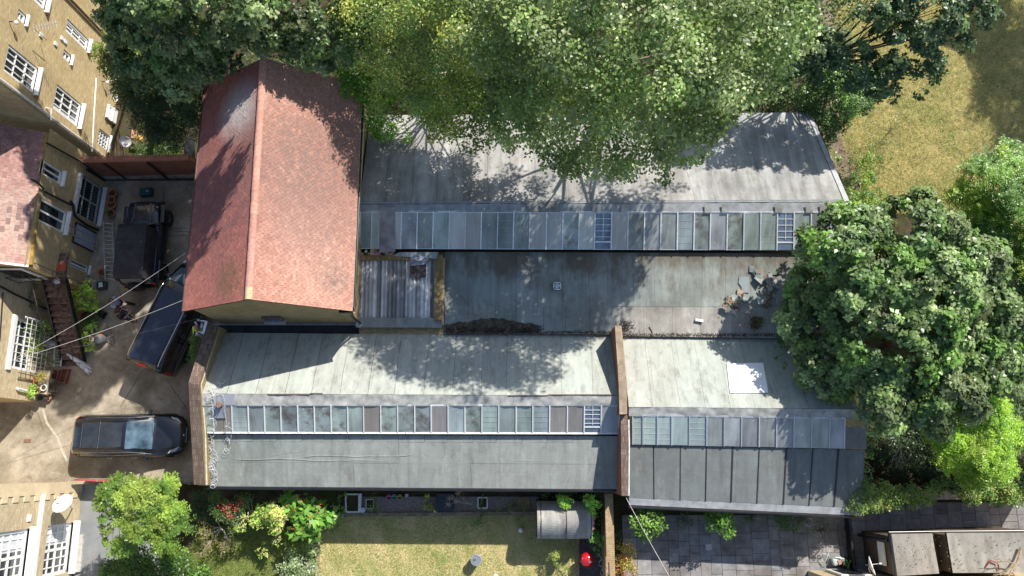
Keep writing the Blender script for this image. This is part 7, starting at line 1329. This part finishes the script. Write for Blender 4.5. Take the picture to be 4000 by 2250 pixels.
cable('white overhead wire crossing the patio from the party wall foot', [(2446, 1945, 4.0), (2660, 2330, 4.6)], .010, m_cab)

# ------------------------------------------------------------------ on the roofs
def coil(name, label, segs, r, mat, loops, z0):
    rng = random.Random(len(segs)); mb = MB()
    for path, jr, turns in segs:
        pts = []; n = int(turns * 14)
        for i in range(n + 1):
            f = i / n * (len(path) - 1); k = min(int(f), len(path) - 2); x = lerp(path[k][0], path[k + 1][0], f - k); y = lerp(path[k][1], path[k + 1][1], f - k); a = i / 14 * 2 * math.pi; rr = jr * (.6 + .4 * math.sin(i * .37 + 1)) * rng.uniform(.97, 1.03)
            yy = y + math.sin(a) * rr * .8; xx = x + math.cos(a) * rr; pts.append(P(xx, yy, z0(yy) + .13 + .04 * abs(math.sin(i * .4))))
        mb.tube(pts, r, 5)
    return tag(mb.build(name, mat), label, 'wire')
def roofz(y): return (4.6 - (1546 - y) / 246 * 1.5) if y < 1546 else (4.6 - (y - 1546) / 140 * .75 if y < 1690 else 3.55 - (y - 1700) / 205 * .55)
m_wire = simple('pale_grey_wire', (.62, .64, .68), .5, .15)
coil('tangled_wire', 'long tangle of white razor-like wire looping down the left end of the felt roofs', [([(860, 1475), (830, 1530), (822, 1580), (826, 1650), (822, 1720), (826, 1780), (830, 1800)], 24, 12), ([(820, 1500), (830, 1640), (820, 1760)], 16, 7), ([(828, 1790), (836, 1850), (836, 1905)], 16, 8), ([(822, 1800), (830, 1860)], 13, 5), ([(885, 1475), (855, 1500), (830, 1560)], 12, 4)], .0065, m_wire, 0, roofz)
coil('looped_wire', 'white wire loop hanging over the grey panel and rooflights', [([(815, 1545), (870, 1540), (880, 1600), (885, 1680), (895, 1735)], 5, 3), ([(880, 1650), (905, 1690), (890, 1730)], 14, 3), ([(885, 1745), (885, 1765)], 17, 1.6)], .0065, m_wire, 0, roofz)
sq = thing('roof_vent', 'square white framed vent with round grey cap on the flat roof', 'vent', P(2176, 1118, 3.55)); c_ = P(2176, 1118, 3.58); mb = MB()
for k in range(4): a_ = k * math.pi / 2; mb.box(c_ + W_((math.cos(a_) * .14, math.sin(a_) * .14, .04)), (.035 if k % 2 == 0 else .315, .315 if k % 2 == 0 else .035, .06))
mb.build('frame', m_white, sq); mb = MB(); mb.box(c_ + W_((0, 0, .02)), (.27, .27, .04)); mb.build('base', m_black, sq); mb = MB(); mb.lathe(c_ + W_((0, 0, .04)), [(.11, 0), (.11, .04), (.09, .06), (.001, .065)], 22); mb.build('cap', simple('pale_grey_cap', (.45, .5, .55), .4), sq)
bs = thing('white_board', 'bright white square board lying on the pale felt roof', 'board', P(2916, 1476, 3.9)); mb = MB(); zz_ = lambda y: 3.1 + (y - 1320) / 270 * 1.4 + .06; mb.slab([P(2839, 1419, zz_(1419)), P(2981, 1417, zz_(1417)), P(3001, 1534, zz_(1534)), P(2852, 1534, zz_(1534))], .03); mb.build('sheet', simple('glossy_white_sheet', (.86, .87, .88), .35, .03), bs)
def zB(y): return (3.72 - (y - 985) / 212 * .32 if y < 1197 else 3.40 - (y - 1197) / 108 * .15) + .03
def debris(label, spots, n, seed, big=.2):
    rng = random.Random(seed); t = thing('slate_pile', label, 'debris', P(*spots[0][:2], 3.4)); m_sl = simple('broken_slate', (.20, .22, .21), .8, .3, 5); m_br = simple('brown_felt_scraps', (.22, .16, .13), .9, .3, 6)
    for ms, nm, frac in ((m_sl, 'slate_pieces', .5), (m_br, 'felt_scraps', .5)):
        mb = MB()
        for i in range(int(n * frac)):
            (x, y, s_) = rng.choice(spots); a0 = rng.uniform(0, 6.28); r = big * rng.uniform(.4, 1.2); k = rng.choice((4, 5, 5)); yy = y + rng.gauss(0, s_); c_ = P(x + rng.gauss(0, s_), yy, zB(yy) + rng.uniform(.02, .18)); tl = W_((rng.uniform(-.25, .25), rng.uniform(-.25, .25), 1)).normalized(); u = tl.cross(W_((1, .3, 0))).normalized(); v = tl.cross(u)
            mb.slab([c_ + u * math.cos(a0 + j * 6.283 / k) * r * rng.uniform(.7, 1.1) + v * math.sin(a0 + j * 6.283 / k) * r * rng.uniform(.6, 1) for j in range(k)], .018, rng.uniform(.7, 1.5))
        tag(mb.build(nm, ms, t), kind='stuff')
    pos = np.array([tuple(P(rng.choice(spots)[0] + rng.gauss(0, 14), rng.choice(spots)[1] + rng.gauss(0, 12), 3.72)) for _ in range(90)]); leaves_np(pos, RNG.normal(size=pos.shape) + [0, 0, 1], .07, .03, np.array([(.40, .33, .10), (.30, .2, .08), (.45, .4, .2)])[RNG.integers(0, 3, len(pos))], 'dead_leaves', m_leaf_matt, t)
debris('large heap of broken slates, felt scraps and dead leaves on the flat roof', [(3000, 1090, 14), (2985, 1110, 14), (3010, 1130, 16), (2980, 1155, 12), (2965, 1075, 12), (3000, 1165, 14)], 56, 3, .22); debris('smaller heap of broken slates left of the big one', [(2855, 1175, 14), (2840, 1195, 12), (2880, 1170, 10), (2870, 1190, 10)], 26, 5, .2)
mb = MB(); mb.slab([P(x, y, zB(y) + .03) for x, y in ((2888, 1082), (2926, 1080), (2926, 1143), (2900, 1143), (2896, 1120), (2885, 1105))], .03); tag(mb.build('loose_slate', simple('blue_green_slate', (.22, .26, .26), .7, .15, 3)), 'single large loose slate between the two slate heaps', 'slate')
mb = MB(); mb.slab([P(x, y, zB(y) + .05) for x, y in ((3005, 1062), (3020, 1048), (3045, 1052), (3055, 1070), (3012, 1074))], .04); tag(mb.build('loose_slate', simple('mossy_slate', (.18, .20, .16), .8, .3, 6)), 'curved mossy slate at the top of the large heap', 'slate')
mb = MB(); mb.slab([P(x, y, zB(y) + .03) for x, y in ((2826, 1208), (2868, 1208), (2884, 1250), (2872, 1228), (2830, 1218))], .02); tag(mb.build('glass_shard', PANE['p']), 'pale pointed glass shard below the smaller slate heap', 'shard')
mb = MB(); mb.bar(P(2716, 1249, 3.42), P(2747, 1254, 3.42), .11, .07); tag(mb.build('white_batten', m_white_d), 'short white painted batten on the patched roof', 'batten')
t = thing('roof_hole', 'dark weedy mound with pale rubble on the patched roof near the sycamore', 'debris', P(2960, 1262, 3.3)); rng = random.Random(9); mb = MB()
for k in range(90): q_ = P(2955 + rng.gauss(0, 24), 1250 + rng.gauss(0, 26), 3.38); s_ = rng.uniform(.02, .07); mb.box(q_, (s_, s_ * .8, s_ * .6), rz=rng.uniform(0, 3), tint=rng.uniform(.6, 1.4))
tag(mb.build('chippings', simple('pale_chippings', (.32, .29, .30), .9), t), kind='stuff'); crown('weeds', [(2952, 1262, 3.42, .2)], [(.08, .06, .025), (.12, .10, .04)], t, leaf=.07, rc=.1, per=40)
mo = MB(); rng = random.Random(6); top_ = [(1740 + k * 14, 1268 - 26 * math.exp(-((k - 13) / 8) ** 2) + rng.uniform(-5, 5)) for k in range(27)]; bot_ = [(2105 - k * 26, 1303) for k in range(15)]
m_moss = simple('black_wet_moss', (.05, .042, .035), .95, .4, 5, bump=.8, c2=(.10, .08, .055)); zb_ = lambda y: 3.40 - (y - 1197) / 108 * .15 + .03; pts_ = [P(x, y, zb_(y)) for x, y in top_] + [P(x, y, zb_(y)) for x, y in bot_]; mo.face(pts_[::-1]); tag(mo.build('damp_moss', m_moss), 'wet black moss patch in the valley of the flat roof', 'moss', kind='stuff')
mp = np.array([tuple(P(1740 + RNG.uniform(0, 1) * 380, 1285 + RNG.normal() * 9, 3.3)) for _ in range(1800)]); mp = mp[RNG.uniform(size=len(mp)) > .2]
tag(leaves_np(mp, RNG.normal(size=mp.shape) + [0, 0, 1.2], .07, .05, np.array([(.05, .04, .03), (.09, .07, .04), (.03, .03, .02)])[RNG.integers(0, 3, len(mp))] , 'leaf_litter', m_leaf_matt, None), kind='stuff')
mp = np.concatenate([np.array([tuple(P(2420 + RNG.uniform(0, 1) * 800, 1308 + RNG.normal() * 4, 3.29)) for _ in range(1500)]), np.array([tuple(P(2030 + RNG.uniform(0, 1) * 370, 1298 + RNG.normal() * 3, 3.28)) for _ in range(700)]), np.array([tuple(P(2420 + abs(RNG.normal()) * 30, 1275 + RNG.normal() * 16, 3.34)) for _ in range(500)])])
tag(leaves_np(mp, RNG.normal(size=mp.shape) + [0, 0, 1.2], .05, .035, np.array([(.08, .06, .045), (.15, .11, .08), (.05, .04, .03)])[RNG.integers(0, 3, len(mp))], 'twig_litter', m_leaf_matt, None), kind='stuff')
mb = MB(); mb.tube([P(2536, 1276, 3.34), P(2545, 1290, 3.32), P(2550, 1304, 3.3)], [.02, .018, .01], 5); tag(mb.build('fallen_twig', m_bark), 'dark curved twig on the patched roof', 'twig')

# ------------------------------------------------------------------ garden things
sh = thing('curved_shed', 'garden shed with curved grey felt roof at the lawn corner', 'shed', P(2205, 2040)); x0, x1 = P(2098, 2030, 1.9).x, P(2312, 2030, 1.9).x; yN, yS = P(2200, 1958, 1.7).y, P(2200, 2104, 1.5).y
mb = MB(); K = 16; arc = [(lerp(yN, yS, k / K), 1.55 + .62 * math.sin(math.pi * k / K) ** .8) for k in range(K + 1)]
for i in range(18):
    xa_, xb_ = lerp(x0, x1, i / 18), lerp(x0, x1, (i + 1) / 18); t_ = random.uniform(.93, 1.05)
    for k in range(K): w1, w2 = [.012 * math.sin(i * 1.3 + k), .012 * math.sin((i + 1) * 1.3 + k)]; mb.face([(xa_, arc[k + 1][0], arc[k + 1][1] + w1), (xb_, arc[k + 1][0], arc[k + 1][1] + w2), (xb_, arc[k][0], arc[k][1] + w2), (xa_, arc[k][0], arc[k][1] + w1)], t_)
mb.build('curved_roof', m_felt_shed, sh, smooth=True); mb = MB(); mb.face([(x0 + .04, y, z - .02) for y, z in arc] + [(x0 + .04, yS, 0), (x0 + .04, yN, 0)]); mb.face([(x1 - .04, y, z - .02) for y, z in arc][::-1] + [(x1 - .04, yN, 0), (x1 - .04, yS, 0)])
for y in (yN - .03, yS + .03): mb.face([(x0, y, 0), (x1, y, 0), (x1, y, 1.55), (x0, y, 1.55)])
mb.build('wall', simple('creosoted_boards', (.12, .08, .05), .85, .3), sh); mb = MB(); [mb.tube([(x0 + f * (x1 - x0), y, z + .02) for y, z in arc], .016, 5) for f in (.07, .53, .98)]; mb.build('felt_seam', m_bitumen, sh)
mb = MB(); [mb.box((x1 + .06, lerp(yN, yS, .45 + .12 * k), 1.7), (.12, .16, .2), rz=.2 * k) for k in range(3)]; mb.build('end_boards', simple('rotten_red_wood', (.45, .22, .16), .9, .4, 9), sh)
bq = thing('kettle_barbecue', 'round red kettle barbecue with vents on its lid', 'barbecue', P(2294, 2190)); c_ = P(2294, 2188, .85); c_.z = 0; m_red = simple('red_enamel', (.55, .012, .02), .15, .08, 5, spec=.7)
mb = MB(); mb.lathe(c_ + W_((0, 0, .72)), [(.29, 0), (.285, .06), (.25, .14), (.18, .20), (.09, .235), (.001, .245)], 28); lid = mb.build('lid', m_red, bq, smooth=True); mb = MB(); mb.lathe(c_ + W_((0, 0, .45)), [(.001, 0), (.15, .04), (.25, .13), (.29, .26)], 26); mb.build('bowl', m_red, bq, smooth=True)
for q_ in ((-.17, .06, .885), (.12, -.06, .93)): mb = MB(); mb.tube([c_ + W_(q_), c_ + W_(q_) + W_((0, 0, .02))], .045, 12); mb.build('vent', m_steel, lid)
mb = MB(); mb.bar(c_ + W_((.0, -.08, .98)), c_ + W_((.04, .02, .99)), .05, .03); mb.build('handle', m_rim, lid)
for k in range(3): a_ = k * 2.1 + .4; mb = MB(); mb.tube([c_ + W_((math.cos(a_) * .17, math.sin(a_) * .17, .52)), c_ + W_((math.cos(a_) * .33, math.sin(a_) * .33, 0))], .014, 6); mb.build('leg', m_steel, bq)
sp_ = thing('plastic_drum', 'round grey plastic drum with a scribbled mark standing on the sunny lawn', 'drum', P(1862, 2180)); c_ = P(1860, 2188, .62); c_.z = 0; m_dr = simple('grey_lilac_plastic', (.33, .32, .37), .45, .06); mb = MB(); mb.lathe(c_, [(.20, 0), (.225, .58), (.235, .60), (.235, .64), (.21, .65), (.205, .625), (.001, .625)], 28); mb.build('drum', m_dr, sp_, smooth=True)
mb = MB(); mb.lathe(c_ + W_((0, 0, .628)), [(.001, .012), (.195, .01)], 26); ld = mb.build('lid', simple('blue_grey_lid', (.17, .20, .22), .6, .06), sp_); text_mesh('lid_marking', 'JBA', .09, m_black, ld, Matrix.Translation(c_ - sp_.location + W_((-.06, .01, .645))) @ Matrix.Rotation(R(8), 4, 'Z'))
t = thing('football', 'white football lying on the shaded lawn', 'ball', P(2034, 2071, 0)); mb = MB(); c_ = P(2034, 2071, .11); n_ = 12; mb.lathe(c_, [(.001, -.11)] + [(.11 * math.cos(a), .11 * math.sin(a)) for a in [(-5 + k) * math.pi / 12 for k in range(11)]] + [(.001, .11)], 20); bl_ = mb.build('ball', m_white, t, smooth=True)
for k in range(6): a_, e_ = k * 1.05 + .2, (.9 if k % 2 else .35); q_ = W_((math.cos(a_) * math.cos(e_), math.sin(a_) * math.cos(e_), math.sin(e_))); mb = MB(); mb.lathe(c_ + q_ * .109, [(.001, .004), (.024, 0)], 5, axis=q_); mb.build('panel', m_rim, bl_)
t, c_ = crate('compost_box', 'dark slate-grey plastic storage box in the flower bed', 'box', 1738, 1962, (.72, .72, .5), 0, simple('dark_grey_plastic', (.05, .055, .065), .6)); mb = MB(); mb.slab([c_ + W_((x, y, .55)) for x, y in ((-.38, -.36), (.38, -.36), (.34, .36), (-.34, .36))], .05); mb.build('lid', simple('slate_lid', (.035, .042, .055), .5), t); mb = MB(); mb.slab([c_ + W_((x, y, .575)) for x, y in ((-.26, -.33), (.26, -.33), (.26, .18), (-.26, .18))], .02); mb.build('lid_panel', simple('lid_inset', (.028, .035, .05), .4), t)
def cold_frame(label, pxs, z, w):
    pts = [P(x, y, z) for x, y in pxs]; c_ = sum(pts, W_((0, 0, 0))) / 4; t = thing('cold_frame', label, 'frame', (c_.x, c_.y, 0)); mb = MB(); [mb.bar(pts[i], pts[(i + 1) % 4], w, .05) for i in range(4)]; mb.build('frame', m_white_d, t); mb = MB(); mb.face([p - W_((0, 0, z * .8)) for p in pts][::-1]); mb.build('bed', m_soil, t)
cold_frame('large white cold frame in the border behind the nasturtium', [(1350, 1931), (1402, 1931), (1402, 2000), (1352, 2000)], .4, .06); cold_frame('small white frame beside the pale bowl', [(1430, 1951), (1460, 1951), (1460, 1987), (1430, 1987)], .2, .03); cold_frame('white wooden frame standing beside the fern', [(1867, 1944), (1903, 1944), (1903, 1985), (1867, 1985)], .5, .05)
mb = MB(); mb.box(P(1406, 1965, .42), (.12, .78, .03)); tag(mb.build('white_plank', m_white_d), 'pale plank along the right side of the large cold frame', 'plank')
t = thing('enamel_bowl', 'round pale blue bowl beside the white plank', 'bowl', P(1418, 1993, .15)); mb = MB(); mb.lathe(P(1418, 1993, .18), [(.001, .0), (.08, .0), (.105, .05), (.11, .055), (.09, .045)], 20); mb.build('bowl', simple('pale_blue_enamel', (.52, .62, .70), .3), t)
for (x, nm, cc_) in ((1519, 'pink', (.42, .10, .20)), (1540, 'turquoise', (.05, .35, .26)), (1561, 'mustard yellow', (.38, .34, .05))):
    t = thing('watering_can', nm + ' round bucket against the wall in the gravel bed', 'bucket', P(x, 1941, 0), group='coloured buckets in the gravel bed'); c_ = P(x, 1941, .22); c_.z = 0; mb = MB(); mb.lathe(c_, [(.08, 0), (.10, .2), (.108, .22), (.09, .21), (.075, .05), (.001, .05)], 18); mb.build('bucket', simple(nm.replace(' ', '_') + '_plastic', cc_, .45), t); mb = MB(); mb.tube([c_ + W_((.1 * math.cos(a), .03, .21 + .05 * math.sin(a))) for a in [k * math.pi / 6 for k in range(7)]], .007, 5); mb.build('handle', m_white_d, t)
mb = MB(); mb.box(P(1589, 1936, .08), (.14, .14, .12)); tag(mb.build('stone_block', simple('pinkish_stone', (.45, .38, .34), .9)), 'small square pinkish block right of the buckets', 'block')
mb = MB(); mb.slab([P(2025, 1944, .06), P(2067, 1940, .06), P(2072, 1987, .06), P(2028, 1990, .06)], .03); tag(mb.build('brown_board', simple('tan_board', (.26, .19, .10), .85, .15, 5)), 'tan brown board lying in the flower bed', 'board')
mb = MB(); c_ = P(1312, 1990, .3)
mb = MB(); mb.slab([P(1925, 2245, .02), P(1936, 2240, .05), P(1952, 2252, .02), P(1940, 2262, .02)], .01); tag(mb.build('scrap_paper', m_white), 'scrap of white paper on the lawn at the bottom edge', 'paper')
for k, (x, lab) in enumerate(((2368, 'longer weathered pole on top of the garden wall'), (2382, 'shorter weathered pole on top of the garden wall'))): mb = MB(); mb.bar(P(x, 2174 + k * 20, 1.95), P(x + 1, 2300, 1.95), .04, .03); tag(mb.build('wooden_pole', m_wood), lab, 'pole')
cable('pale garden hose curling down beside the garden wall', [(2340, 2162, .5), (2352, 2185, .4), (2338, 2208, .3), (2362, 2220, .5), (2345, 2240, .3), (2362, 2262, .3)], .016, m_white_d, 'garden_hose')
t = thing('wire_hoop_pot', 'round wire hoop basket on the patio beside the wispy shrub', 'basket', P(3162, 2040)); c_ = P(3162, 2040, .35); mb = MB(); [mb.tube([c_ + W_((.17 * math.cos(a), .17 * math.sin(a), -.04 - h_)) for a in [k * math.pi / 12 for k in range(25)]], .010, 5) for h_ in (0, .12, .25)]; mb.build('hoops', m_galv, t)
t = thing('patterned_bag', 'black and white patterned bag under the eaves of the dark roof', 'bag', P(3188, 1998, .1)); c_ = P(3190, 2000, .25); mb = MB(); mb.box(c_, (.44, .2, .3), rz=.05); bg_ = mb.build('bag', m_white, t, bevel=.05); rng = random.Random(7)
for k in range(12): mb = MB(); mb.box(c_ + W_((rng.uniform(-.19, .19), rng.uniform(-.08, .08), .153)), (.09, .025, .008), rz=rng.uniform(0, 3)); mb.build('pattern_fleck', m_black, bg_)
t = thing('pump_with_hose', 'pale machine with coiled grey hose on the patio by the fence', 'machine', P(3268, 2190)); c_ = P(3268, 2190, .2); mb = MB(); mb.box(c_, (.42, .3, .3), rz=.3); mb.build('casing', simple('pale_teal_plastic', (.40, .46, .46), .6), t, bevel=.06); mb = MB(); mb.tube([c_ + W_((-.1, .15, .16)), c_ + W_((.2, .12, .25)), c_ + W_((.22, -.15, .2))], .025, 7); mb.build('handle', m_white, t)
mb = MB(); mb.box(c_ + W_((.06, -.04, .16)), (.14, .18, .05), rz=.3); mb.build('motor', simple('rusty_motor', (.38, .22, .15), .7), t); mb = MB(); mb.tube([P(3260 + 30 * math.cos(a) * (1 - .02 * i) - 40, 2182 + 22 * math.sin(a) + i * .3, .03 + .002 * i) for i, a in enumerate([k * .5 for k in range(38)])] + [P(3240, 2150, .03), P(3265, 2122, .03), P(3292, 2145, .03), P(3296, 2200, .03), P(3310, 2215, .03)], .011, 5); mb.build('hose', m_galv, t)
t, c_ = crate('black_planter', 'black planter with small green seedling at the end of the fence', 'planter', 3312, 2205, (.4, .45, .3), .05, m_bplastic); plant_in(t, 3312, 2200, .32, .12, [(.2, .35, .06)])
mb = MB(); mb.slab([P(2756, 2125, .03), P(2780, 2124, .03), P(2782, 2148, .03), P(2758, 2150, .03)], .02); tag(mb.build('pale_slab', simple('pale_square_slab', (.48, .44, .43), .8)), 'single pale square slab in the dark patio', 'slab')
# things on the outhouse roof
br = bare('fallen_bough', 'bare brown bough lying across the outhouse roof', 'branch', P(3985, 2140, 3.0), 1, (3.9, 4.1, 1.6), .02, m_wood, 5, .06, None, gen=2, up=0)
crw = np.array([tuple(P(RNG.uniform(3520, 3990), RNG.uniform(2095, 2225), 2.95)) for _ in range(110)]); tag(leaves_np(crw, RNG.normal(size=crw.shape) * .3 + [0, 0, 1], .05, .045, np.array([(.10, .06, .05), (.14, .09, .06)])[RNG.integers(0, 2, len(crw))], 'dead_leaves', m_leaf_matt, None), kind='stuff')
mb = MB(); c_ = P(3850, 2215, 2.95); mb.tube([c_, c_ + W_((.2, .25, .05)), c_ + W_((.45, .15, .06)), c_ + W_((.5, -.1, .03))], .03, 6); tag(mb.build('creeper_vine', simple('red_vine', (.28, .06, .05), .8, .3)), 'dark red vine stem on the outhouse roof', 'vine')
gt = thing('fire_pit_cover', 'dark blue plastic sheeting in the narrow side yard against the tiled building', 'sheet', P(745, 560)); mb = MB(); crumple(mb, P(722, 528, .9), P(765, 545, 1.2), P(762, 680, .9), P(720, 615, .5), 10, 16, .03, 7); mb.build('sheeting', simple('blue_black_plastic', (.045, .05, .07), .35, .3, 4), gt)
t = thing('bird_box', 'orange and yellow object glowing in the sun in the sunken garden', 'ornament', P(551, 540, .4)); mb = MB(); mb.lathe(P(551, 545, .4), [(.05, 0), (.14, .06), (.16, .16), (.08, .24), (.001, .26)], 12); mb.build('ornament', simple('orange_yellow_glaze', (.75, .36, .04), .5, .3, 9), t, smooth=True)
t = thing('terracotta_slab', 'brown board leaning in the sunken garden beside the house', 'board', P(524, 522, .6)); mb = MB(); mb.box(P(524, 522, .6), (.25, .45, .03)); mb.build('board', simple('tan_plywood', (.42, .25, .15), .85), t)
